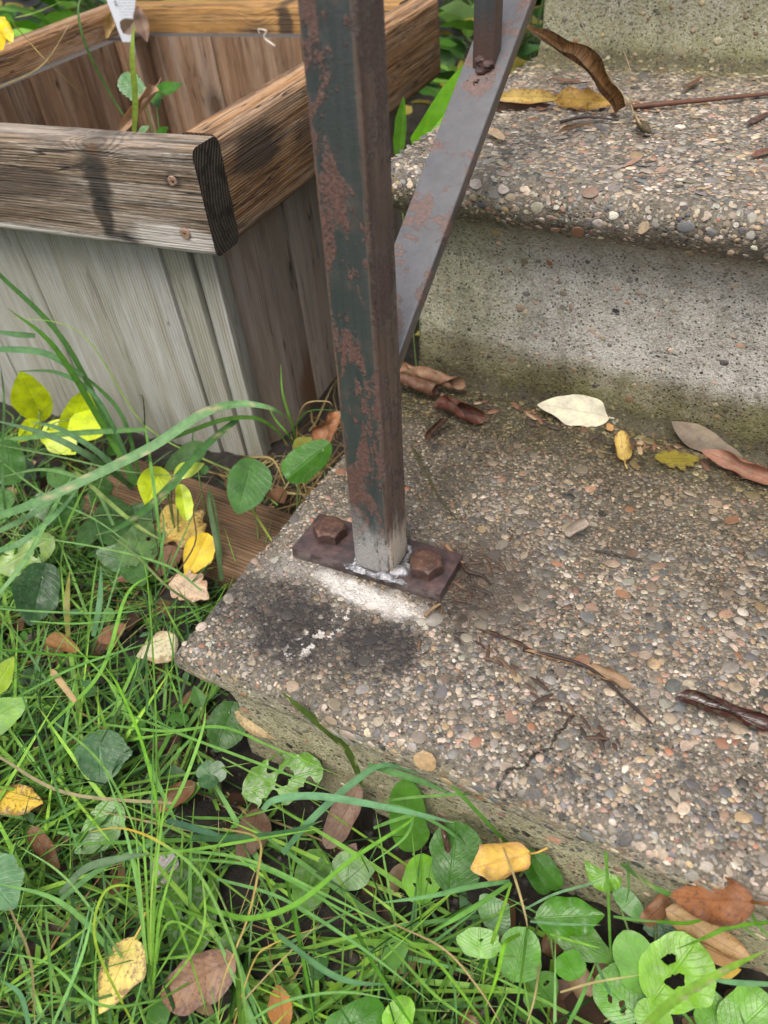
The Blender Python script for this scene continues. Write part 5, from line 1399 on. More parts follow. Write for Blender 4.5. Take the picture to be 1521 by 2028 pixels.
    {'mat': 'leaf', 'shape': 'ovate', 'b': (-0.1226, -0.0657, -0.065), 't': (-0.0998, -0.0411, -0.055), 'w': 0.0229, 'n': (0.5807, -0.2303, 0.7479), 'tint': (0.2, 0.36, 0.08), 'name': 'fallen_leaf', 'cat': 'leaf', 'plant': 'limea'},
    {'mat': 'leaf', 'shape': 'cordate', 'b': (-0.0578, -0.0348, -0.085), 't': (-0.0422, -0.0547, -0.095), 'w': 0.032, 'n': (0.4371, -0.2217, 0.8323), 'tint': (0.07, 0.16, 0.085), 'name': 'fallen_leaf', 'cat': 'leaf', 'plant': 'ground', 'serr': (13, 0.04), 'spots': 0.3},
    {'mat': 'leaf', 'shape': 'cordate', 'b': (0.007, 0.0188, -0.085), 't': (0.0108, -0.0055, -0.095), 'w': 0.0263, 'n': (0.3363, -0.2852, 0.8567), 'tint': (0.05, 0.13, 0.03), 'name': 'fallen_leaf', 'cat': 'leaf', 'plant': 'groundb'},
    {'mat': 'leaf', 'shape': 'cordate', 'b': (-0.0485, -0.1297, -0.07), 't': (-0.0222, -0.1357, -0.075), 'w': 0.026, 'n': (0.5047, -0.1122, 0.8367), 'tint': (0.13, 0.26, 0.16), 'name': 'fallen_leaf', 'cat': 'leaf', 'plant': 'sage', 'serr': (10, 0.04), 'spots': 0.3},
    {'mat': 'leaf', 'shape': 'ovate', 'b': (-0.0188, -0.0603, -0.095), 't': (-0.0353, -0.0825, -0.1), 'w': 0.0233, 'n': (0.3874, -0.1753, 0.8678), 'tint': (0.12, 0.29, 0.045), 'name': 'fallen_leaf', 'cat': 'leaf', 'plant': 'midleaf', 'serr': (6, 0.08)},
    {'mat': 'leaf', 'shape': 'ovate', 'b': (-0.0148, -0.0698, -0.1), 't': (-0.0304, -0.0938, -0.1), 'w': 0.0139, 'n': (0.383, -0.1614, 0.8743), 'tint': (0.12, 0.25, 0.07), 'name': 'fallen_leaf', 'cat': 'leaf', 'plant': 'midleaf'},
    {'mat': 'leaf', 'shape': 'oblong', 'b': (0.0446, -0.024, -0.09), 't': (0.0837, 0.008, -0.085), 'w': 0.0284, 'n': (0.2922, -0.2991, 0.882), 'tint': (0.13, 0.29, 0.025), 'name': 'fallen_leaf', 'cat': 'leaf', 'plant': 'holed', 'holes': [(0.52, 0.1, 0.1), (0.74, -0.75, 0.12), (0.3, -0.8, 0.12), (0.45, 0.75, 0.09)], 'serr': (6, 0.12), 'spots': 0.6, 'wave': 0.002},
    {'mat': 'leaf', 'shape': 'oblong', 'b': (0.0374, -0.063, -0.1), 't': (0.067, -0.1133, -0.1), 'w': 0.027, 'n': (0.3165, -0.1742, 0.9138), 'tint': (0.1, 0.22, 0.03), 'name': 'fallen_leaf', 'cat': 'leaf', 'plant': 'bigold', 'holes': [(0.25, 0.4, 0.05), (0.55, -0.3, 0.04)], 'spots': 0.8},
    {'mat': 'leaf', 'shape': 'round', 'b': (0.0826, -0.0899, -0.1), 't': (0.0834, -0.1044, -0.1), 'w': 0.0135, 'n': (0.2738, -0.1641, 0.9335), 'tint': (0.14, 0.27, 0.06), 'name': 'fallen_leaf', 'cat': 'leaf', 'plant': 'bigold', 'spots': 0.8},
    {'mat': 'leaf', 'shape': 'round', 'b': (0.1218, -0.029, -0.088), 't': (0.1292, -0.0469, -0.095), 'w': 0.0226, 'n': (0.205, -0.2653, 0.9264), 'tint': (0.15, 0.28, 0.1), 'name': 'fallen_leaf', 'cat': 'leaf', 'plant': 'veiny', 'serr': (14, 0.04)},
    {'mat': 'leaf', 'shape': 'round', 'b': (0.1004, -0.0311, -0.1), 't': (0.1096, -0.0643, -0.1), 'w': 0.0201, 'n': (0.2052, -0.2131, 0.9344), 'tint': (0.14, 0.28, 0.07), 'name': 'fallen_leaf', 'cat': 'leaf', 'plant': 'veiny', 'spots': 0.5},
    {'mat': 'leaf', 'shape': 'oblong', 'b': (0.1522, -0.0109, -0.1), 't': (0.1399, 0.0067, -0.055), 'w': 0.0213, 'n': (0.2042, -0.39, 0.8918), 'tint': (0.1, 0.25, 0.04), 'name': 'fallen_leaf', 'cat': 'leaf', 'plant': 'pla', 'fold': 0.15},
    {'mat': 'leaf', 'shape': 'oblong', 'b': (0.1679, -0.0346, -0.1), 't': (0.1615, -0.017, -0.08), 'w': 0.0195, 'n': (0.1494, -0.3072, 0.9283), 'tint': (0.16, 0.36, 0.03), 'name': 'fallen_leaf', 'cat': 'leaf', 'plant': 'pla', 'holes': [(0.35, 0.35, 0.05), (0.45, -0.4, 0.06)]},
    {'mat': 'leaf', 'shape': 'oblong', 'b': (0.1808, -0.0259, -0.09), 't': (0.1742, 0.0009, -0.065), 'w': 0.0287, 'n': (0.1438, -0.3771, 0.91), 'tint': (0.045, 0.145, 0.012), 'name': 'fallen_leaf', 'cat': 'leaf', 'plant': 'plb', 'serr': (16, 0.025)},
    {'mat': 'leaf', 'shape': 'round', 'b': (0.2519, 0.0147, -0.07), 't': (0.257, 0.0278, -0.06), 'w': 0.024, 'n': (-0.014, -0.4247, 0.8934), 'tint': (0.13, 0.33, 0.02), 'name': 'fallen_leaf', 'cat': 'leaf', 'plant': 'plc', 'fold': 0.1},
    {'mat': 'leaf', 'shape': 'round', 'b': (0.2598, 0.0148, -0.07), 't': (0.2479, 0.0035, -0.075), 'w': 0.0196, 'n': (-0.0129, -0.4, 0.9061), 'tint': (0.17, 0.38, 0.02), 'name': 'fallen_leaf', 'cat': 'leaf', 'plant': 'plc', 'fold': -0.1, 'wave': 0.0015},
    {'mat': 'leaf', 'shape': 'round', 'b': (0.252, 0.0189, -0.07), 't': (0.2379, 0.0189, -0.065), 'w': 0.0205, 'n': (0.0046, -0.4191, 0.8965), 'tint': (0.15, 0.35, 0.02), 'name': 'fallen_leaf', 'cat': 'leaf', 'plant': 'plc', 'holes': [(0.5, 0.5, 0.1)]},
    {'mat': 'leaf', 'shape': 'oblong', 'b': (0.2102, 0.0082, -0.08), 't': (0.2292, -0.003, -0.095), 'w': 0.0127, 'n': (0.0526, -0.3778, 0.9152), 'tint': (0.05, 0.16, 0.02), 'name': 'fallen_leaf', 'cat': 'leaf', 'plant': 'pld', 'fold': 0.5},
    {'mat': 'leaf', 'shape': 'oblong', 'b': (0.2161, 0.0078, -0.08), 't': (0.2348, 0.0002, -0.09), 'w': 0.011, 'n': (0.0419, -0.382, 0.9138), 'tint': (0.06, 0.18, 0.02), 'name': 'fallen_leaf', 'cat': 'leaf', 'plant': 'pld', 'fold': 0.4},
    {'mat': 'leaf', 'shape': 'ovate', 'b': (0.2274, -0.024, -0.08), 't': (0.2591, -0.01, -0.075), 'w': 0.0196, 'n': (0.0079, -0.3539, 0.9275), 'tint': (0.07, 0.22, 0.012), 'name': 'fallen_leaf', 'cat': 'leaf', 'plant': 'ple', 'fold': 0.15, 'wave': 0.002},
    {'mat': 'leaf', 'shape': 'ovate', 'b': (0.2041, -0.0343, -0.09), 't': (0.2126, -0.0209, -0.085), 'w': 0.0213, 'n': (0.0676, -0.2915, 0.9419), 'tint': (0.09, 0.24, 0.05), 'name': 'fallen_leaf', 'cat': 'leaf', 'plant': 'ple'},
    {'mat': 'leaf', 'shape': 'round', 'b': (0.2083, -0.0557, -0.075), 't': (0.2042, -0.0437, -0.07), 'w': 0.021, 'n': (0.0841, -0.2987, 0.9448), 'tint': (0.16, 0.37, 0.04), 'name': 'fallen_leaf', 'cat': 'leaf', 'plant': 'plf', 'holes': [(0.6, -0.1, 0.07), (0.35, -0.5, 0.05)]},
    {'mat': 'leaf', 'shape': 'oblong', 'b': (0.2268, -0.0551, -0.085), 't': (0.2251, -0.0341, -0.07), 'w': 0.021, 'n': (0.0432, -0.3056, 0.9454), 'tint': (0.1, 0.27, 0.03), 'name': 'fallen_leaf', 'cat': 'leaf', 'plant': 'plf', 'fold': 0.1},
    {'mat': 'leaf', 'shape': 'ovate', 'b': (0.2336, -0.0428, -0.1), 't': (0.2479, -0.0512, -0.1), 'w': 0.0204, 'n': (0.0112, -0.2558, 0.9579), 'tint': (0.09, 0.23, 0.035), 'name': 'fallen_leaf', 'cat': 'leaf', 'plant': 'plf', 'holes': [(0.4, 0.3, 0.08)]},
    {'mat': 'leaf', 'shape': 'round', 'b': (0.2454, -0.0314, -0.085), 't': (0.255, -0.0403, -0.085), 'w': 0.0151, 'n': (-0.0057, -0.3165, 0.9425), 'tint': (0.1, 0.3, 0.02), 'name': 'fallen_leaf', 'cat': 'leaf', 'plant': 'plg'},
    {'mat': 'leaf', 'shape': 'ovate', 'b': (0.2368, -0.0209, -0.09), 't': (0.27, -0.0233, -0.09), 'w': 0.0181, 'n': (-0.0112, -0.3179, 0.9382), 'tint': (0.11, 0.26, 0.05), 'name': 'fallen_leaf', 'cat': 'leaf', 'plant': 'plg', 'spots': 0.4},
    {'mat': 'leaf', 'shape': 'oblong', 'b': (0.2883, -0.0322, -0.085), 't': (0.2687, -0.0177, -0.065), 'w': 0.0211, 'n': (-0.0624, -0.3414, 0.9304), 'tint': (0.17, 0.36, 0.08), 'name': 'fallen_leaf', 'cat': 'leaf', 'plant': 'plh', 'fold': 0.12, 'bend': -0.3},
    {'mat': 'leaf', 'shape': 'round', 'b': (0.2885, -0.0377, -0.08), 't': (0.3006, -0.0096, -0.06), 'w': 0.0317, 'n': (-0.0972, -0.3537, 0.9237), 'tint': (0.22, 0.46, 0.02), 'name': 'fallen_leaf', 'cat': 'leaf', 'plant': 'plh', 'holes': [(0.58, 0.28, 0.075), (0.42, -0.18, 0.1), (0.52, -0.02, 0.03)], 'fold': 0.06},
    {'mat': 'leaf', 'shape': 'oblong', 'b': (0.2864, -0.0424, -0.09), 't': (0.2626, -0.0343, -0.09), 'w': 0.0257, 'n': (-0.0474, -0.2741, 0.9501), 'tint': (0.13, 0.33, 0.04), 'name': 'fallen_leaf', 'cat': 'leaf', 'plant': 'plh', 'holes': [(0.35, 0.2, 0.09), (0.6, 0.25, 0.06)], 'spots': 0.35},
    {'mat': 'leaf', 'shape': 'oblong', 'b': (0.2663, 0.0009, -0.085), 't': (0.2711, 0.0087, -0.08), 'w': 0.0185, 'n': (-0.0388, -0.3638, 0.9172), 'tint': (0.1, 0.28, 0.06), 'name': 'fallen_leaf', 'cat': 'leaf', 'plant': 'plh'},
    {'mat': 'leaf', 'shape': 'ovate', 'b': (0.2835, 0.0074, -0.088), 't': (0.2922, -0.0018, -0.09), 'w': 0.0209, 'n': (-0.0684, -0.3344, 0.9235), 'tint': (0.08, 0.2, 0.12), 'name': 'fallen_leaf', 'cat': 'leaf', 'plant': 'plh', 'spots': 0.5},
    {'mat': 'leaf', 'shape': 'oblong', 'b': (0.3001, -0.0455, -0.085), 't': (0.2825, -0.0405, -0.08), 'w': 0.0142, 'n': (-0.0877, -0.3041, 0.9425), 'tint': (0.2, 0.42, 0.03), 'name': 'fallen_leaf', 'cat': 'leaf', 'plant': 'pli'},
    {'mat': 'leaf', 'shape': 'oblong', 'b': (0.3234, -0.0369, -0.085), 't': (0.3382, -0.014, -0.075), 'w': 0.0258, 'n': (-0.1632, -0.3323, 0.9204), 'tint': (0.17, 0.38, 0.06), 'name': 'fallen_leaf', 'cat': 'leaf', 'plant': 'pli'},
    {'mat': 'leaf', 'shape': 'ovate', 'b': (0.3198, -0.0349, -0.09), 't': (0.3116, -0.017, -0.085), 'w': 0.0169, 'n': (-0.1251, -0.31, 0.9315), 'tint': (0.12, 0.3, 0.03), 'name': 'fallen_leaf', 'cat': 'leaf', 'plant': 'pli'},
    {'mat': 'leaf', 'shape': 'oblong', 'b': (0.1521, -0.1154, -0.09), 't': (0.172, -0.0898, -0.09), 'w': 0.0172, 'n': (0.1522, -0.166, 0.9677), 'tint': (0.06, 0.2, 0.015), 'name': 'fallen_leaf', 'cat': 'leaf', 'plant': 'plj'},
    {'mat': 'leaf', 'shape': 'oblong', 'b': (0.1814, -0.1032, -0.085), 't': (0.1839, -0.084, -0.08), 'w': 0.0125, 'n': (0.1324, -0.2088, 0.9654), 'tint': (0.22, 0.48, 0.02), 'name': 'fallen_leaf', 'cat': 'leaf', 'plant': 'plj'},
    {'mat': 'leaf', 'shape': 'ovate', 'b': (0.1202, -0.103, -0.1), 't': (0.1332, -0.1045, -0.1), 'w': 0.0103, 'n': (0.2073, -0.1577, 0.9564), 'tint': (0.14, 0.34, 0.03), 'name': 'fallen_leaf', 'cat': 'leaf', 'plant': 'plj'},
    {'mat': 'leaf', 'shape': 'ovate', 'b': (0.1617, -0.0696, -0.1), 't': (0.1719, -0.0594, -0.09), 'w': 0.0137, 'n': (0.1396, -0.2272, 0.9542), 'tint': (0.12, 0.28, 0.05), 'name': 'fallen_leaf', 'cat': 'leaf', 'plant': 'plj'},
    {'mat': 'leaf', 'shape': 'ovate', 'b': (-0.2801, 0.1235, -0.09), 't': (-0.2664, 0.1491, -0.085), 'w': 0.0253, 'n': (0.5199, -0.3314, 0.677), 'tint': (0.07, 0.17, 0.05), 'name': 'fallen_leaf', 'cat': 'leaf', 'plant': 'leftlow', 'serr': (9, 0.05), 'spots': 0.3},
    {'mat': 'leaf', 'shape': 'cordate', 'b': (-0.249, 0.1475, -0.09), 't': (-0.2486, 0.1123, -0.085), 'w': 0.023, 'n': (0.5088, -0.3337, 0.6884), 'tint': (0.05, 0.13, 0.035), 'name': 'fallen_leaf', 'cat': 'leaf', 'plant': 'leftlow', 'serr': (9, 0.05), 'spots': 0.3},
    {'mat': 'leaf', 'shape': 'ovate', 'b': (-0.3028, 0.1216, -0.09), 't': (-0.3398, 0.1348, -0.085), 'w': 0.023, 'n': (0.5456, -0.3106, 0.6602), 'tint': (0.08, 0.19, 0.05), 'name': 'fallen_leaf', 'cat': 'leaf', 'plant': 'leftlow', 'serr': (9, 0.05), 'spots': 0.3},
    {'mat': 'leaf', 'shape': 'cordate', 'b': (-0.2131, 0.1402, -0.09), 't': (-0.2033, 0.1006, -0.085), 'w': 0.0197, 'n': (0.488, -0.3385, 0.708), 'tint': (0.1, 0.21, 0.09), 'name': 'fallen_leaf', 'cat': 'leaf', 'plant': 'leftlow', 'serr': (9, 0.05), 'spots': 0.3},
    {'mat': 'leaf', 'shape': 'ovate', 'b': (-0.1672, 0.1592, -0.09), 't': (-0.1956, 0.1631, -0.085), 'w': 0.0194, 'n': (0.4576, -0.3807, 0.7063), 'tint': (0.05, 0.12, 0.04), 'name': 'fallen_leaf', 'cat': 'leaf', 'plant': 'leftlow', 'serr': (9, 0.05), 'spots': 0.3},
    {'mat': 'leaf', 'shape': 'cordate', 'b': (-0.2992, 0.1744, -0.09), 't': (-0.2508, 0.1517, -0.085), 'w': 0.0204, 'n': (0.5125, -0.3519, 0.6695), 'tint': (0.08, 0.2, 0.05), 'name': 'fallen_leaf', 'cat': 'leaf', 'plant': 'leftlow', 'serr': (9, 0.05), 'spots': 0.3},
    {'mat': 'leaf', 'shape': 'ovate', 'b': (-0.2461, 0.1878, -0.09), 't': (-0.2304, 0.1488, -0.085), 'w': 0.0183, 'n': (0.4907, -0.3676, 0.682), 'tint': (0.06, 0.15, 0.04), 'name': 'fallen_leaf', 'cat': 'leaf', 'plant': 'leftlow', 'serr': (9, 0.05), 'spots': 0.3},
    {'mat': 'leaf', 'shape': 'cordate', 'b': (-0.3547, 0.1776, -0.09), 't': (-0.3051, 0.157, -0.085), 'w': 0.021, 'n': (0.538, -0.3381, 0.6484), 'tint': (0.06, 0.14, 0.05), 'name': 'fallen_leaf', 'cat': 'leaf', 'plant': 'leftlow', 'serr': (9, 0.05), 'spots': 0.3},
    {'mat': 'leaf', 'shape': 'round', 'b': (0.0251, -0.0259, -0.08), 't': (0.0165, -0.0228, -0.078), 'w': 0.0123, 'n': (0.4028, -0.3044, 0.8451), 'tint': (0.09, 0.19, 0.1), 'name': 'fallen_leaf', 'cat': 'leaf', 'plant': 'clover', 'spots': 0.4},
    {'mat': 'leaf', 'shape': 'round', 'b': (0.0251, -0.0259, -0.08), 't': (0.0309, -0.0187, -0.078), 'w': 0.0123, 'n': (0.3919, -0.3096, 0.8487), 'tint': (0.12, 0.2, 0.13), 'name': 'fallen_leaf', 'cat': 'leaf', 'plant': 'clover', 'spots': 0.4},
    {'mat': 'leaf', 'shape': 'round', 'b': (0.0251, -0.0259, -0.08), 't': (0.0294, -0.0354, -0.078), 'w': 0.0121, 'n': (0.3952, -0.2961, 0.8524), 'tint': (0.09, 0.2, 0.11), 'name': 'fallen_leaf', 'cat': 'leaf', 'plant': 'clover', 'spots': 0.4},
    {'mat': 'leaf', 'shape': 'round', 'b': (-0.0948, -0.0039, -0.085), 't': (-0.0984, -0.0006, -0.083), 'w': 0.0076, 'n': (0.5344, -0.3004, 0.7589), 'tint': (0.08, 0.2, 0.08), 'name': 'fallen_leaf', 'cat': 'leaf', 'plant': 'clover2'},
    {'mat': 'leaf', 'shape': 'round', 'b': (-0.0942, -0.0045, -0.085), 't': (-0.0863, -0.0099, -0.083), 'w': 0.0076, 'n': (0.5295, -0.2954, 0.7651), 'tint': (0.09, 0.21, 0.09), 'name': 'fallen_leaf', 'cat': 'leaf', 'plant': 'clover2'},
    {'mat': 'leaf', 'shape': 'ovate', 'b': (-0.0032, 0.0071, -0.07), 't': (-0.0116, 0.0134, -0.06), 'w': 0.0091, 'n': (0.4402, -0.3556, 0.7999), 'tint': (0.09, 0.2, 0.06), 'name': 'fallen_leaf', 'cat': 'leaf', 'plant': 'sprout', 'fold': 0.2},
    {'mat': 'leaf', 'shape': 'scallop', 'b': (-0.2951, 0.4058, 0.1806), 't': (-0.3185, 0.4085, 0.1963), 'w': 0.0202, 'n': (0.6655, -0.7238, 0.182), 'tint': (0.07, 0.2, 0.06), 'name': 'fallen_leaf', 'cat': 'leaf', 'plant': 'pweed', 'serr': (7, 0.16)},
    {'mat': 'leaf', 'shape': 'ovate', 'b': (-0.2865, 0.4126, 0.1829), 't': (-0.2587, 0.4189, 0.1894), 'w': 0.01, 'n': (0.6363, -0.7481, 0.1883), 'tint': (0.08, 0.24, 0.03), 'name': 'fallen_leaf', 'cat': 'leaf', 'plant': 'pweed', 'serr': (6, 0.06)},
    {'mat': 'leaf', 'shape': 'ovate', 'b': (-0.2874, 0.4122, 0.1829), 't': (-0.2728, 0.3963, 0.174), 'w': 0.011, 'n': (0.6472, -0.7361, 0.1982), 'tint': (0.06, 0.18, 0.03), 'name': 'fallen_leaf', 'cat': 'leaf', 'plant': 'pweed', 'serr': (6, 0.06)},
    {'mat': 'leaf', 'shape': 'ovate', 'b': (-0.2628, 0.3614, 0.1635), 't': (-0.2673, 0.3631, 0.1676), 'w': 0.0114, 'n': (0.6592, -0.7177, 0.2245), 'tint': (0.05, 0.18, 0.03), 'name': 'fallen_leaf', 'cat': 'leaf', 'plant': 'pweed'},
    {'mat': 'leaf', 'shape': 'lance', 'b': (-0.2541, 0.3656, 0.163), 't': (-0.2383, 0.3644, 0.1684), 'w': 0.0052, 'n': (0.6435, -0.7309, 0.2273), 'tint': (0.08, 0.25, 0.03), 'name': 'fallen_leaf', 'cat': 'leaf', 'plant': 'pweed'},
    {'mat': 'leaf', 'shape': 'strap', 'b': (-0.035, 0.4262, 0.1474), 't': (0.03, 0.4641, 0.2296), 'w': 0.0283, 'n': (0.3547, -0.9099, 0.2152), 'tint': (0.17, 0.42, 0.02), 'name': 'fallen_leaf', 'cat': 'leaf', 'plant': 'strap', 'bend': 0.9, 'fold': 0.22},
    {'mat': 'leaf', 'shape': 'strap', 'b': (-0.04, 0.462, 0.1413), 't': (0.0, 0.4924, 0.2065), 'w': 0.0154, 'n': (0.3239, -0.8152, 0.3013), 'tint': (0.5, 0.48, 0.06), 'name': 'fallen_leaf', 'cat': 'leaf', 'plant': 'strap', 'bend': 0.7, 'fold': 0.2},
    {'mat': 'leaf', 'shape': 'strap', 'b': (-0.05, 0.4768, 0.1324), 't': (-0.02, 0.4812, 0.1968), 'w': 0.0131, 'n': (0.3379, -0.8073, 0.3099), 'tint': (0.14, 0.34, 0.03), 'name': 'fallen_leaf', 'cat': 'leaf', 'plant': 'strap', 'bend': 0.5, 'fold': 0.2},
    {'mat': 'leaf', 'shape': 'strap', 'b': (-0.06, 0.4469, 0.1356), 't': (-0.05, 0.4397, 0.1855), 'w': 0.0103, 'n': (0.3731, -0.7885, 0.3215), 'tint': (0.15, 0.36, 0.04), 'name': 'fallen_leaf', 'cat': 'leaf', 'plant': 'strap', 'bend': 0.2, 'fold': 0.2},
    {'mat': 'leaf', 'shape': 'ovate', 'b': (-0.3334, 0.3069, 0.2537), 't': (-0.3205, 0.3005, 0.2402), 'w': 0.0134, 'n': (0.7491, -0.6512, 0.1214), 'tint': (0.75, 0.52, 0.01), 'name': 'fallen_leaf', 'cat': 'leaf', 'plant': 'flower', 'curl': 1.0, 'crumple': 0.002},
    {'mat': 'leaf', 'shape': 'ovate', 'b': (-0.3476, 0.3159, 0.2555), 't': (-0.326, 0.2932, 0.2358), 'w': 0.0175, 'n': (0.754, -0.6455, 0.1218), 'tint': (0.7, 0.46, 0.01), 'name': 'fallen_leaf', 'cat': 'leaf', 'plant': 'flower', 'curl': 1.0, 'crumple': 0.002},
    {'mat': 'leaf', 'shape': 'ovate', 'b': (-0.3327, 0.3123, 0.2512), 't': (-0.3216, 0.2988, 0.2391), 'w': 0.0055, 'n': (0.7478, -0.6523, 0.1235), 'tint': (0.7, 0.6, 0.1), 'name': 'fallen_leaf', 'cat': 'leaf', 'plant': 'flower', 'curl': 1.0},
]
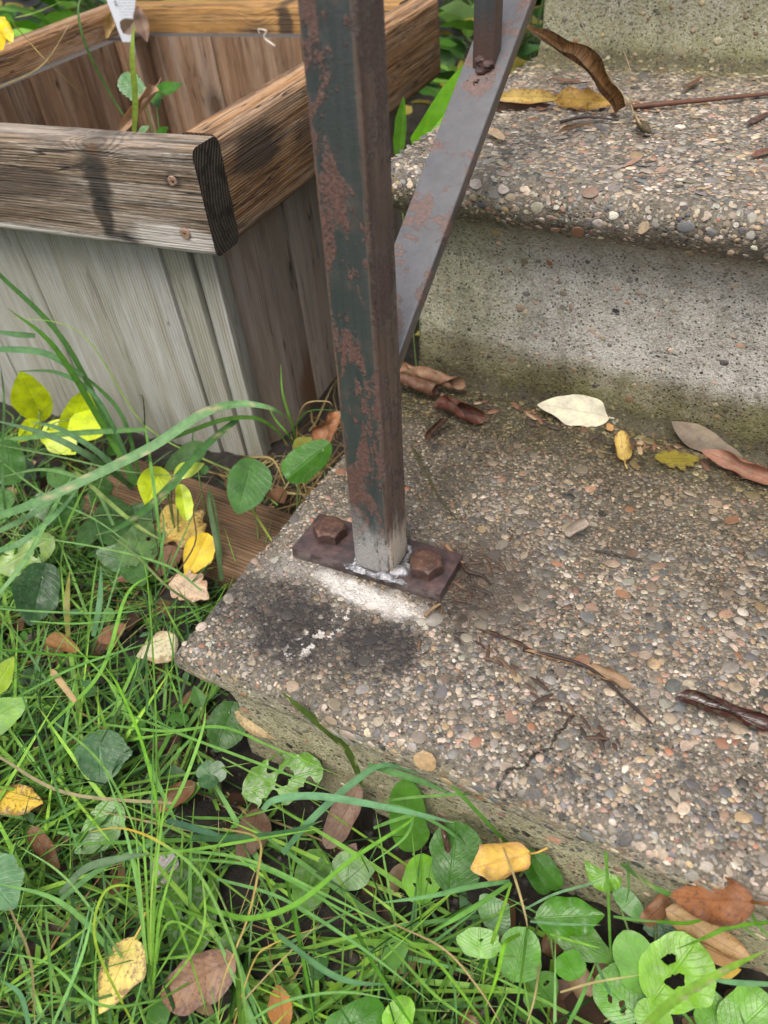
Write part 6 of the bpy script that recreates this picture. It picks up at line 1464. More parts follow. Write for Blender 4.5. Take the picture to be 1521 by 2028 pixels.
BLADES = [
    ('t1', [(-0.2201, 0.1904, -0.09), (-0.2532, 0.215, -0.0699), (-0.2793, 0.22, 0.0279), (-0.3163, 0.21, 0.0888), (-0.3257, 0.2, 0.1148)], 0.00572, (0.07, 0.17, 0.05), {}),
    ('t1', [(-0.2166, 0.1918, -0.09), (-0.2426, 0.2, -0.0403), (-0.2555, 0.19, 0.0432), (-0.2809, 0.18, 0.0792)], 0.00649, (0.09, 0.22, 0.04), {}),
    ('t1', [(-0.2146, 0.1966, -0.09), (-0.2266, 0.21, -0.0318), (-0.262, 0.22, -0.0089), (-0.2932, 0.22, 0.0026)], 0.00455, (0.06, 0.15, 0.04), {}),
    ('t1', [(-0.2143, 0.1927, -0.09), (-0.2367, 0.2, -0.0122), (-0.2739, 0.2, 0.01), (-0.333, 0.2, 0.0)], 0.00494, (0.08, 0.18, 0.08), {}),
    ('t1', [(-0.0492, 0.1788, -0.05), (-0.1155, 0.215, -0.0653), (-0.2071, 0.215, -0.0382), (-0.2441, 0.21, 0.049), (-0.3235, 0.2, 0.0546)], 0.00214, (0.28, 0.42, 0.12), {}),
    ('t1', [(-0.2616, 0.212, 0.0034), (-0.2835, 0.2, 0.0277), (-0.3265, 0.19, 0.0284), (-0.3409, 0.18, 0.0269)], 0.00656, (0.13, 0.26, 0.14), {}),
    ('t1', [(-0.3013, 0.21, 0.0361), (-0.3128, 0.2, 0.0404), (-0.3294, 0.19, 0.0457)], 0.00608, (0.13, 0.26, 0.14), {}),
    ('t1', [(-0.1969, 0.205, -0.0318), (-0.27, 0.19, -0.0452), (-0.3366, 0.18, -0.0617), (-0.3766, 0.17, -0.0698)], 0.00648, (0.16, 0.31, 0.13), {}),
    ('t1', [(-0.2176, 0.1874, -0.09), (-0.2124, 0.1527, -0.03), (-0.2457, 0.144, -0.01), (-0.3243, 0.1527, -0.02)], 0.00695, (0.11, 0.2, 0.12), {}),
    ('t1', [(-0.217, 0.1853, -0.09), (-0.2314, 0.1779, -0.05), (-0.2668, 0.1745, -0.03), (-0.3017, 0.1733, -0.03)], 0.00628, (0.1, 0.2, 0.11), {}),
    ('t1', [(-0.12, 0.1063, -0.09), (-0.1712, 0.17, -0.0437), (-0.1581, 0.175, 0.0213), (-0.1602, 0.175, 0.03)], 0.00161, (0.06, 0.06, 0.03), {}),
    ('t1', [(-0.1134, 0.1031, -0.09), (-0.1253, 0.1285, -0.03), (-0.1598, 0.17, -0.0047), (-0.1603, 0.17, 0.0097)], 0.00397, (0.14, 0.3, 0.08), {}),
    ('t1', [(-0.2613, 0.0889, -0.07), (-0.2645, 0.1059, -0.03), (-0.335, 0.18, -0.018), (-0.3181, 0.18, 0.0241)], 0.00344, (0.07, 0.16, 0.05), {}),
    ('t2', [(-0.2588, 0.0723, -0.05), (-0.2134, 0.0858, -0.03), (-0.1738, 0.1221, -0.015), (-0.1389, 0.1552, 0.0), (-0.1132, 0.1876, 0.015), (-0.0952, 0.21, 0.015), (-0.0724, 0.2209, 0.01), (-0.0664, 0.2368, -0.01)], 0.00874, (0.14, 0.28, 0.13), {'spotted': 1}),
    ('t2', [(-0.1422, 0.1554, -0.002), (-0.1277, 0.1756, 0.0), (-0.1091, 0.2041, 0.0), (-0.0906, 0.2225, -0.005), (-0.0802, 0.2329, -0.02), (-0.0746, 0.2403, -0.04)], 0.0045, (0.1, 0.23, 0.04), {}),
    ('t2', [(-0.1034, 0.2159, -0.005), (-0.1107, 0.1755, -0.01), (-0.1248, 0.1353, -0.03), (-0.1593, 0.1192, -0.06), (-0.1931, 0.1157, -0.08)], 0.0081, (0.09, 0.21, 0.08), {'spotted': 1}),
    ('t2', [(-0.1877, 0.1315, -0.08), (-0.2096, 0.141, -0.05), (-0.2489, 0.1334, -0.04), (-0.2915, 0.1187, -0.05)], 0.00426, (0.18, 0.32, 0.14), {}),
    ('t2', [(-0.2529, 0.0672, -0.06), (-0.2286, 0.0914, -0.05), (-0.2106, 0.1343, -0.04), (-0.1836, 0.1569, -0.03)], 0.00574, (0.12, 0.25, 0.11), {}),
    ('t2', [(-0.2365, 0.052, -0.06), (-0.211, 0.0635, -0.05), (-0.2034, 0.0957, -0.045), (-0.2002, 0.1282, -0.035)], 0.00556, (0.13, 0.27, 0.13), {}),
    ('t2', [(-0.2343, 0.1495, -0.05), (-0.1923, 0.1338, -0.05), (-0.1497, 0.1232, -0.06), (-0.1271, 0.1275, -0.075)], 0.00456, (0.24, 0.33, 0.12), {'spotted': 1}),
    ('t2', [(-0.1942, 0.0178, -0.06), (-0.1923, 0.0504, -0.05), (-0.2126, 0.1052, -0.045), (-0.2245, 0.1433, -0.04)], 0.00472, (0.2, 0.38, 0.17), {}),
    ('t2', [(-0.2899, 0.1215, -0.03), (-0.2238, 0.1078, -0.04), (-0.1741, 0.1074, -0.05), (-0.1377, 0.1026, -0.06)], 0.00284, (0.17, 0.31, 0.12), {}),
    ('t2', [(-0.3045, 0.1351, -0.03), (-0.2367, 0.143, -0.03), (-0.1666, 0.1493, -0.03), (-0.101, 0.1688, -0.03)], 0.00208, (0.17, 0.28, 0.12), {}),
    ('t2', [(-0.0455, 0.1635, -0.085), (-0.0726, 0.1751, -0.06), (-0.0897, 0.1832, -0.045), (-0.1046, 0.1882, -0.04)], 0.00328, (0.3, 0.36, 0.08), {'spotted': 1}),
    ('t2', [(-0.0678, 0.1172, -0.085), (-0.075, 0.1289, -0.06), (-0.0959, 0.1532, -0.045), (-0.1091, 0.1718, -0.045)], 0.00477, (0.07, 0.12, 0.06), {}),
    ('t2', [(-0.1037, 0.0845, -0.085), (-0.083, 0.1141, -0.05), (-0.1026, 0.1441, -0.04), (-0.103, 0.1786, -0.03)], 0.00196, (0.16, 0.1, 0.06), {}),
    ('t5', [(-0.0889, 0.2725, -0.07), (-0.0799, 0.2567, -0.03), (-0.0837, 0.2558, 0.0), (-0.0907, 0.2693, 0.02)], 0.00347, (0.14, 0.3, 0.05), {}),
    ('t5', [(-0.0898, 0.2721, -0.07), (-0.084, 0.2542, -0.04), (-0.0976, 0.258, -0.03), (-0.107, 0.2634, -0.02)], 0.00311, (0.12, 0.27, 0.05), {}),
    ('t5', [(-0.0889, 0.2725, -0.07), (-0.0818, 0.2633, -0.04), (-0.0592, 0.2532, -0.01), (-0.0366, 0.2645, -0.01)], 0.00261, (0.07, 0.16, 0.04), {}),
    ('t5', [(-0.0897, 0.2738, -0.07), (-0.0845, 0.2706, -0.04), (-0.067, 0.2625, -0.01), (-0.0474, 0.2659, -0.005), (-0.0428, 0.267, -0.01)], 0.00217, (0.42, 0.3, 0.18), {}),
    ('t5', [(-0.0727, 0.2237, -0.07), (-0.0853, 0.2288, -0.05), (-0.1036, 0.2253, -0.05), (-0.1087, 0.2127, -0.04)], 0.00259, (0.5, 0.37, 0.19), {}),
    ('t3', [(0.0606, -0.1366, -0.105), (0.0515, -0.0961, -0.04), (0.0301, -0.0478, -0.02)], 0.00235, (0.2, 0.4, 0.07), {}),
    ('t3', [(0.0606, -0.1366, -0.105), (0.0465, -0.1018, -0.05), (0.018, -0.0647, -0.03)], 0.0021, (0.2, 0.4, 0.07), {}),
    ('t3', [(0.0606, -0.1366, -0.105), (0.049, -0.1088, -0.05), (0.0144, -0.0662, -0.03)], 0.00183, (0.22, 0.42, 0.1), {}),
    ('t3', [(0.0606, -0.1366, -0.105), (0.0369, -0.0972, -0.04), (-0.0106, -0.0626, -0.03)], 0.00238, (0.2, 0.4, 0.14), {}),
    ('t3', [(0.0606, -0.1366, -0.105), (0.0442, -0.091, -0.04), (0.0021, -0.0287, -0.02)], 0.00187, (0.13, 0.28, 0.07), {}),
    ('t3', [(0.0606, -0.1366, -0.105), (0.0552, -0.1086, -0.05), (0.0354, -0.0679, -0.03)], 0.00155, (0.3, 0.45, 0.1), {}),
    ('t3', [(0.0606, -0.1366, -0.105), (0.0614, -0.1084, -0.05), (0.059, -0.0796, -0.03)], 0.00204, (0.2, 0.4, 0.07), {}),
    ('t3', [(0.0606, -0.1366, -0.105), (0.0321, -0.0942, -0.05), (0.0422, -0.1325, -0.09)], 0.00183, (0.2, 0.4, 0.07), {}),
    ('t3', [(0.0606, -0.1366, -0.105), (0.021, -0.1209, -0.04), (-0.0175, -0.1185, -0.03)], 0.00204, (0.24, 0.42, 0.16), {}),
    ('t3', [(0.0606, -0.1366, -0.105), (0.0198, -0.1275, -0.05), (-0.0215, -0.1362, -0.04)], 0.00356, (0.16, 0.33, 0.11), {}),
    ('t3', [(0.0606, -0.1366, -0.105), (0.0636, -0.111, -0.06), (0.096, -0.1102, -0.05)], 0.00201, (0.2, 0.4, 0.07), {}),
    ('t3', [(0.0606, -0.1366, -0.105), (0.0606, -0.1035, -0.05), (0.0969, -0.1324, -0.1)], 0.00229, (0.2, 0.42, 0.06), {}),
    ('t3', [(0.0606, -0.1366, -0.105), (0.0867, -0.1096, -0.05), (0.0715, -0.0838, -0.03)], 0.00201, (0.24, 0.43, 0.08), {}),
    ('t3', [(0.0606, -0.1366, -0.105), (0.0384, -0.1236, -0.07), (0.0257, -0.1195, -0.05)], 0.0018, (0.2, 0.38, 0.1), {}),
    ('t3', [(0.067, -0.1505, -0.09), (0.0427, -0.1348, -0.05), (0.0382, -0.118, -0.035), (0.0498, -0.1111, -0.03), (0.0506, -0.1107, -0.05)], 0.00196, (0.3, 0.42, 0.05), {}),
    ('t3', [(0.1197, -0.1289, -0.08), (0.1086, -0.1117, -0.05), (0.08, -0.0934, -0.03), (0.0562, -0.0904, -0.02), (0.0299, -0.0912, -0.025), (0.0128, -0.0985, -0.03)], 0.00246, (0.2, 0.36, 0.1), {'yellow': 1}),
    ('t3', [(0.0049, -0.1272, -0.06), (0.0199, -0.1055, -0.05), (0.0408, -0.0868, -0.04), (0.0502, -0.0763, -0.03)], 0.00414, (0.12, 0.25, 0.1), {}),
    ('t3', [(0.0037, -0.1222, -0.06), (0.0126, -0.1088, -0.05), (0.0317, -0.0995, -0.04), (0.0442, -0.091, -0.04)], 0.00465, (0.13, 0.2, 0.13), {}),
    ('t3', [(-0.0514, -0.0559, -0.03), (-0.0132, -0.0637, -0.03), (0.022, -0.0801, -0.03), (0.0415, -0.0957, -0.05)], 0.00218, (0.22, 0.42, 0.12), {}),
    ('t3', [(-0.0967, -0.0429, -0.04), (-0.047, -0.0721, -0.04), (-0.0103, -0.0955, -0.05), (0.0054, -0.1072, -0.06)], 0.00227, (0.13, 0.3, 0.1), {}),
    ('t4', [(0.0802, -0.0985, -0.05), (0.092, -0.0987, -0.045), (0.1104, -0.0971, -0.035), (0.1295, -0.0853, -0.025), (0.1448, -0.0583, -0.02), (0.1611, -0.0361, -0.015), (0.1642, -0.0283, -0.015)], 0.0041, (0.16, 0.36, 0.05), {}),
    ('t4', [(0.0835, -0.0478, -0.04), (0.0908, -0.0442, -0.03), (0.1096, -0.0364, -0.025), (0.135, -0.0292, -0.025), (0.1658, -0.0201, -0.03), (0.178, -0.013, -0.04)], 0.00467, (0.16, 0.33, 0.2), {}),
    ('t4', [(0.0942, -0.0528, -0.07), (0.1065, -0.0366, -0.05), (0.1201, -0.0142, -0.04), (0.1305, 0.0019, -0.04), (0.1506, 0.0107, -0.05)], 0.0044, (0.13, 0.28, 0.16), {}),
    ('t4', [(0.0484, -0.0696, -0.06), (0.0755, -0.0628, -0.05), (0.096, -0.0505, -0.05), (0.1121, -0.0356, -0.05)], 0.00484, (0.055, 0.14, 0.06), {}),
    ('t4', [(0.0349, -0.0704, -0.05), (0.0558, -0.0671, -0.05), (0.0683, -0.0633, -0.055)], 0.00432, (0.07, 0.16, 0.11), {}),
    ('t4', [(0.0284, -0.0959, -0.05), (0.0663, -0.0781, -0.04), (0.0918, -0.0608, -0.04), (0.1159, -0.0412, -0.045)], 0.0026, (0.2, 0.42, 0.07), {}),
    ('t4', [(0.0371, -0.0861, -0.05), (0.0881, -0.0739, -0.04), (0.1337, -0.072, -0.04), (0.1696, -0.069, -0.05)], 0.00226, (0.2, 0.4, 0.12), {}),
    ('t4', [(0.0551, -0.0838, -0.05), (0.1002, -0.0739, -0.04), (0.1466, -0.072, -0.05), (0.1825, -0.0689, -0.06)], 0.00225, (0.16, 0.36, 0.1), {}),
    ('t4', [(0.078, -0.0847, -0.05), (0.1154, -0.0807, -0.045), (0.1604, -0.083, -0.05), (0.1969, -0.0847, -0.07)], 0.00244, (0.18, 0.38, 0.14), {}),
    ('t4', [(0.1168, -0.0917, -0.06), (0.1474, -0.0985, -0.05), (0.1625, -0.0972, -0.05), (0.1758, -0.0887, -0.06)], 0.00402, (0.14, 0.3, 0.16), {}),
    ('t4', [(0.1153, -0.131, -0.08), (0.1345, -0.1159, -0.06), (0.1602, -0.1028, -0.05), (0.1852, -0.0923, -0.06)], 0.0021, (0.2, 0.4, 0.14), {}),
    ('t4', [(0.0971, -0.0575, -0.07), (0.1258, -0.0875, -0.06), (0.1388, -0.1023, -0.07), (0.1491, -0.1152, -0.08)], 0.00275, (0.1, 0.28, 0.03), {}),
    ('t4', [(0.146, -0.0689, -0.07), (0.1656, -0.084, -0.06), (0.1819, -0.0917, -0.07), (0.1942, -0.0964, -0.08)], 0.00338, (0.1, 0.27, 0.03), {}),
    ('t4', [(0.0603, -0.0581, -0.06), (0.0936, -0.0654, -0.03), (0.1023, -0.0779, -0.03), (0.1066, -0.0972, -0.04), (0.1046, -0.1217, -0.06), (0.107, -0.1349, -0.08)], 0.00174, (0.55, 0.4, 0.17), {}),
    ('t4', [(0.1099, -0.1305, -0.09), (0.1096, -0.1062, -0.07), (0.1153, -0.0954, -0.065), (0.1371, -0.0772, -0.06)], 0.00149, (0.5, 0.36, 0.12), {}),
    ('t4', [(0.1032, -0.1336, -0.09), (0.1188, -0.1068, -0.07), (0.1337, -0.0761, -0.06)], 0.00123, (0.5, 0.36, 0.24), {}),
    ('t4', [(-0.0881, -0.077, -0.06), (-0.0277, -0.0809, -0.05), (0.0228, -0.0588, -0.06), (0.0272, -0.0575, -0.06)], 0.00317, (0.42, 0.34, 0.24), {}),
    ('t4', [(0.0351, -0.0221, -0.06), (0.0824, -0.0282, -0.05), (0.1036, -0.0225, -0.06)], 0.00172, (0.22, 0.4, 0.12), {}),
    ('t4', [(-0.0298, -0.0409, -0.04), (0.0092, -0.032, -0.035), (0.0371, -0.0168, -0.035), (0.0684, -0.0137, -0.04), (0.1102, -0.009, -0.05)], 0.00259, (0.17, 0.37, 0.08), {}),
    ('t4', [(-0.0346, -0.026, -0.05), (0.0266, -0.0252, -0.045), (0.0797, -0.0225, -0.045), (0.1094, -0.0193, -0.05)], 0.0026, (0.18, 0.38, 0.1), {}),
    ('t4', [(0.0223, -0.0664, -0.07), (0.0306, -0.0514, -0.05), (0.0284, -0.0242, -0.035), (0.0234, -0.0117, -0.03)], 0.00286, (0.22, 0.44, 0.1), {}),
    ('t4', [(0.0486, -0.0641, -0.07), (0.0655, -0.0883, -0.06), (0.0726, -0.0781, -0.04), (0.0811, -0.0412, -0.03)], 0.00159, (0.14, 0.3, 0.06), {}),
    ('t6', [(0.2016, 0.008, -0.08), (0.1966, 0.0033, -0.065), (0.1762, -0.0016, -0.03), (0.1541, 0.004, -0.015), (0.1382, 0.0086, 0.0)], 0.00347, (0.12, 0.28, 0.06), {}),
    ('t6', [(0.1368, -0.0122, -0.05), (0.1557, -0.0072, -0.04), (0.1793, 0.0053, -0.04), (0.2018, 0.0204, -0.045)], 0.00242, (0.17, 0.34, 0.11), {}),
    ('t6', [(0.1169, -0.0003, -0.07), (0.1091, 0.0009, -0.04), (0.0986, -0.004, -0.015), (0.0877, -0.0079, 0.003), (0.0776, -0.0083, 0.012)], 0.00466, (0.075, 0.12, 0.03), {'spotted': 1}),
    ('t6', [(0.1873, -0.0053, -0.08), (0.1705, -0.0082, -0.06), (0.1484, -0.0114, -0.05), (0.1323, -0.0155, -0.05)], 0.00273, (0.13, 0.29, 0.1), {}),
    ('t6', [(0.1196, 0.0037, -0.05), (0.136, 0.0027, -0.045), (0.1524, 0.0065, -0.05), (0.1684, 0.0116, -0.06)], 0.00448, (0.14, 0.3, 0.13), {}),
    ('t6', [(0.133, -0.0196, -0.07), (0.1439, -0.0156, -0.06), (0.1519, -0.0098, -0.06), (0.153, -0.0223, -0.06), (0.138, -0.0418, -0.07)], 0.00301, (0.17, 0.37, 0.1), {}),
    ('t6', [(0.2674, -0.0232, -0.09), (0.2517, 0.0058, -0.045), (0.2408, 0.0184, -0.02), (0.2358, 0.0317, 0.0)], 0.00276, (0.15, 0.34, 0.06), {}),
    ('t6', [(0.2115, -0.0204, -0.06), (0.1967, -0.0322, -0.055), (0.1789, -0.048, -0.05), (0.1545, -0.0609, -0.055)], 0.00403, (0.15, 0.32, 0.14), {}),
    ('t6', [(0.2126, -0.023, -0.055), (0.2026, -0.0411, -0.05), (0.1941, -0.0527, -0.05), (0.1842, -0.0607, -0.06)], 0.0037, (0.15, 0.34, 0.08), {}),
    ('t6', [(0.2128, -0.0235, -0.055), (0.2129, -0.0398, -0.06), (0.2118, -0.0527, -0.08), (0.2134, -0.0632, -0.09)], 0.00275, (0.22, 0.42, 0.05), {}),
    ('t6', [(0.1994, -0.0013, -0.06), (0.2142, -0.0225, -0.05), (0.2233, -0.0324, -0.06), (0.2261, -0.0347, -0.07)], 0.00178, (0.55, 0.42, 0.25), {}),
    ('t6', [(0.2254, -0.0324, -0.07), (0.2306, -0.061, -0.06), (0.2332, -0.079, -0.07)], 0.00191, (0.12, 0.28, 0.05), {}),
    ('t6', [(0.2226, -0.0301, -0.06), (0.2344, -0.0214, -0.05), (0.2487, -0.0095, -0.05), (0.2537, -0.0045, -0.05)], 0.00199, (0.2, 0.36, 0.22), {}),
    ('t6', [(0.2264, -0.0327, -0.065), (0.2403, -0.0298, -0.06), (0.2581, -0.0221, -0.06)], 0.00222, (0.18, 0.34, 0.2), {}),
    ('t6', [(0.2369, -0.0323, -0.07), (0.2491, -0.0325, -0.065), (0.2608, -0.0304, -0.065)], 0.00196, (0.24, 0.46, 0.08), {}),
    ('t6', [(0.2234, -0.0385, -0.07), (0.2196, -0.0533, -0.05), (0.22, -0.0636, -0.06), (0.2183, -0.0738, -0.08)], 0.00313, (0.22, 0.48, 0.04), {}),
    ('t6', [(0.2485, -0.055, -0.07), (0.262, -0.0476, -0.06), (0.2797, -0.0378, -0.055)], 0.00163, (0.55, 0.43, 0.25), {}),
    ('t6', [(0.1646, -0.0603, -0.07), (0.1934, -0.0639, -0.06), (0.2147, -0.073, -0.06), (0.2296, -0.0777, -0.08)], 0.00145, (0.52, 0.36, 0.24), {}),
    ('t6', [(0.1653, -0.0668, -0.06), (0.1922, -0.0731, -0.05), (0.2155, -0.0816, -0.06), (0.2233, -0.0806, -0.08)], 0.00189, (0.2, 0.42, 0.05), {}),
    ('t6', [(0.1683, -0.073, -0.06), (0.1943, -0.0841, -0.055), (0.2072, -0.0854, -0.06), (0.2217, -0.0843, -0.07)], 0.0021, (0.2, 0.4, 0.08), {}),
    ('t6', [(0.2349, -0.0395, -0.08), (0.2382, -0.061, -0.07), (0.2381, -0.0737, -0.08)], 0.00145, (0.5, 0.38, 0.24), {}),
    ('t6', [(0.1898, -0.0551, -0.08), (0.2031, -0.0749, -0.07), (0.2094, -0.0871, -0.08)], 0.00195, (0.13, 0.28, 0.1), {}),
    ('t7', [(0.2598, 0.0065, -0.05), (0.2772, -0.0038, -0.04), (0.2999, -0.0023, -0.04), (0.3096, -0.0006, -0.045), (0.3309, 0.002, -0.06)], 0.0036, (0.14, 0.3, 0.09), {'spotted': 1}),
    ('t7', [(0.3297, 0.0041, -0.04), (0.3106, -0.0092, -0.035), (0.3019, -0.0159, -0.04), (0.2928, -0.018, -0.06)], 0.00301, (0.15, 0.34, 0.04), {}),
    ('t7', [(0.2831, -0.0608, -0.06), (0.2923, -0.0492, -0.04), (0.3065, -0.0344, -0.03), (0.3249, -0.015, -0.03)], 0.00458, (0.22, 0.4, 0.06), {'spotted': 1}),
    ('t7', [(0.3365, -0.0142, -0.06), (0.318, -0.0217, -0.06), (0.306, -0.0231, -0.065)], 0.00371, (0.14, 0.29, 0.16), {}),
    ('t7', [(0.2818, -0.0094, -0.06), (0.2939, -0.0089, -0.05), (0.3033, -0.0035, -0.045)], 0.00287, (0.13, 0.32, 0.03), {}),
    ('t7', [(0.2626, -0.0157, -0.06), (0.2726, -0.015, -0.055), (0.2841, -0.0086, -0.06)], 0.0022, (0.15, 0.32, 0.1), {}),
    ('t7', [(0.3169, 0.0138, -0.05), (0.3236, 0.0043, -0.05), (0.335, 0.0038, -0.06)], 0.00215, (0.16, 0.33, 0.08), {}),
    ('t7', [(0.255, -0.0658, -0.08), (0.2579, -0.0541, -0.07), (0.2601, -0.0373, -0.065)], 0.00308, (0.14, 0.33, 0.09), {}),
    ('t7', [(0.2601, -0.0373, -0.065), (0.268, -0.0483, -0.06), (0.2707, -0.0504, -0.06)], 0.00233, (0.15, 0.33, 0.15), {}),
    ('t7', [(0.2627, 0.022, -0.05), (0.2624, 0.0079, -0.045), (0.2664, 0.0006, -0.06), (0.2673, -0.0025, -0.07)], 0.00229, (0.12, 0.26, 0.08), {}),
    ('t7', [(0.2428, 0.0157, -0.055), (0.265, 0.0173, -0.05), (0.2811, 0.0107, -0.05), (0.2871, 0.0091, -0.055)], 0.00229, (0.13, 0.27, 0.12), {}),
    ('t7', [(0.2341, 0.0198, -0.07), (0.2446, 0.0141, -0.055), (0.2569, 0.0136, -0.05)], 0.00185, (0.13, 0.27, 0.1), {}),
    ('t8', [(-0.0848, -0.0453, -0.07), (-0.0674, -0.0071, -0.05), (-0.0701, 0.033, -0.02), (-0.0578, 0.0501, -0.01)], 0.00358, (0.17, 0.38, 0.05), {}),
    ('t8', [(-0.1864, 0.0105, -0.06), (-0.136, 0.0187, -0.05), (-0.0956, 0.035, -0.05), (-0.0786, 0.0502, -0.055)], 0.00248, (0.17, 0.34, 0.13), {}),
    ('t8', [(-0.153, 0.0118, -0.06), (-0.1118, 0.0176, -0.05), (-0.0833, 0.0396, -0.055)], 0.0021, (0.18, 0.37, 0.1), {}),
    ('t8', [(0.0376, -0.0815, -0.07), (0.0063, -0.0483, -0.04), (-0.0297, -0.0235, -0.03), (-0.0538, -0.0116, -0.03)], 0.00263, (0.16, 0.38, 0.03), {}),
    ('t8', [(-0.0387, -0.0437, -0.06), (-0.0307, -0.0037, -0.03), (-0.0406, 0.0222, -0.02), (-0.0668, 0.0443, -0.02)], 0.00253, (0.06, 0.12, 0.04), {}),
    ('t8', [(0.0215, -0.07, -0.07), (-0.0072, -0.0214, -0.035), (-0.0574, 0.0428, -0.01), (-0.084, 0.0669, 0.0)], 0.00156, (0.14, 0.3, 0.05), {}),
    ('t8', [(0.0014, -0.0151, -0.07), (-0.024, 0.0164, -0.04), (-0.0515, 0.0413, -0.03)], 0.00193, (0.1, 0.24, 0.06), {}),
    ('t8', [(-0.0926, 0.081, -0.05), (-0.1028, 0.0998, -0.05), (-0.1098, 0.1155, -0.04), (-0.1277, 0.1338, -0.04)], 0.00305, (0.12, 0.28, 0.09), {}),
    ('t8', [(-0.1118, -0.0399, -0.06), (-0.0828, -0.0159, -0.045), (-0.0583, 0.0059, -0.04), (-0.0451, 0.0319, -0.05)], 0.00261, (0.15, 0.33, 0.09), {}),
    ('t8', [(-0.1568, -0.0169, -0.06), (-0.1269, -0.0116, -0.055), (-0.0852, -0.0016, -0.05), (-0.0638, 0.0112, -0.055)], 0.00236, (0.08, 0.22, 0.02), {}),
    ('t8', [(-0.059, 0.0775, -0.07), (-0.076, 0.0715, -0.05), (-0.1125, 0.0842, -0.045), (-0.1505, 0.0981, -0.05)], 0.00298, (0.17, 0.22, 0.1), {}),
    ('t8', [(-0.057, 0.0845, -0.06), (-0.089, 0.0882, -0.05), (-0.1429, 0.0803, -0.045), (-0.2404, 0.0657, -0.05)], 0.00264, (0.2, 0.36, 0.14), {}),
    ('t8', [(-0.1268, 0.0173, -0.07), (-0.1327, 0.0315, -0.05), (-0.1477, 0.0523, -0.045)], 0.00468, (0.24, 0.22, 0.07), {}),
    ('t8', [(-0.1187, 0.0299, -0.08), (-0.12, 0.0469, -0.06), (-0.1396, 0.0723, -0.055)], 0.0048, (0.11, 0.24, 0.13), {}),
    ('t8', [(-0.0632, 0.1188, -0.06), (-0.0789, 0.1411, -0.03), (-0.099, 0.1593, -0.03)], 0.00271, (0.06, 0.1, 0.04), {}),
    ('t8', [(-0.0584, 0.0234, -0.06), (-0.0269, -0.0105, -0.05), (-0.015, -0.0213, -0.05), (0.0237, -0.023, -0.05)], 0.00282, (0.13, 0.3, 0.1), {}),
    ('t8', [(-0.074, -0.0275, -0.06), (-0.094, -0.0209, -0.05), (-0.0979, -0.0205, -0.05)], 0.00517, (0.45, 0.3, 0.18), {}),
    ('t8', [(0.0701, -0.1347, -0.09), (0.0531, -0.1516, -0.07), (0.0234, -0.1497, -0.06), (0.0025, -0.157, -0.05)], 0.0022, (0.2, 0.42, 0.1), {}),
    ('t8', [(0.0244, -0.1733, -0.08), (0.0198, -0.1657, -0.06), (0.0119, -0.1658, -0.05)], 0.00382, (0.14, 0.3, 0.18), {}),
    ('t8', [(0.0081, -0.1328, -0.05), (0.0267, -0.1531, -0.06), (0.0345, -0.1686, -0.08)], 0.0022, (0.2, 0.4, 0.12), {}),
    ('t8', [(0.0385, -0.1698, -0.07), (0.0407, -0.1431, -0.05), (0.0336, -0.1204, -0.04)], 0.0024, (0.2, 0.42, 0.14), {}),
    ('t8', [(-0.0083, -0.1403, -0.05), (0.0126, -0.1522, -0.06), (0.0267, -0.1723, -0.08)], 0.00197, (0.42, 0.32, 0.2), {}),
    ('t8', [(0.0414, -0.1662, -0.07), (0.0317, -0.1298, -0.05), (0.0257, -0.1195, -0.05)], 0.00147, (0.16, 0.33, 0.17), {}),
    ('tp', [(-0.2627, 0.3454, 0.1623), (-0.2383, 0.3316, 0.1961), (-0.2176, 0.3173, 0.2314), (-0.2067, 0.3159, 0.2546)], 0.00596, (0.42, 0.58, 0.14), {}),
    ('tp', [(-0.2873, 0.3687, 0.1691), (-0.2925, 0.3609, 0.1946), (-0.2854, 0.3414, 0.232), (-0.2809, 0.3393, 0.2581), (-0.2773, 0.3511, 0.2681)], 0.00373, (0.14, 0.26, 0.11), {}),
    ('tb', [(0.1246, 0.4461, 0.184), (0.1155, 0.4401, 0.1977), (0.1019, 0.4369, 0.2142), (0.0816, 0.4366, 0.2251), (0.0619, 0.4399, 0.2316), (0.049, 0.4466, 0.2379)], 0.01109, (0.125, 0.06, 0.03), {'dry': 1}),
    ('tb', [(0.124, 0.4447, 0.185), (0.118, 0.4354, 0.2008), (0.1037, 0.4286, 0.2171), (0.0902, 0.432, 0.2248), (0.0769, 0.4328, 0.2269), (0.0591, 0.4362, 0.234)], 0.00732, (0.17, 0.085, 0.04), {'dry': 1}),
    ('ts', [(-0.3427, 0.2886, 0.2095), (-0.3201, 0.3084, 0.2173), (-0.309, 0.3241, 0.2273), (-0.317, 0.3715, 0.2496)], 0.00164, (0.45, 0.33, 0.18), {}),
    ('ts', [(-0.3335, 0.3184, 0.2503), (-0.3262, 0.3231, 0.2358), (-0.3118, 0.3203, 0.225), (-0.3109, 0.3488, 0.1924)], 0.00124, (0.42, 0.32, 0.14), {}),
    ('ts', [(-0.4183, 0.398, 0.2404), (-0.4029, 0.4087, 0.243), (-0.399, 0.4455, 0.2477)], 0.00232, (0.3, 0.45, 0.12), {}),
]
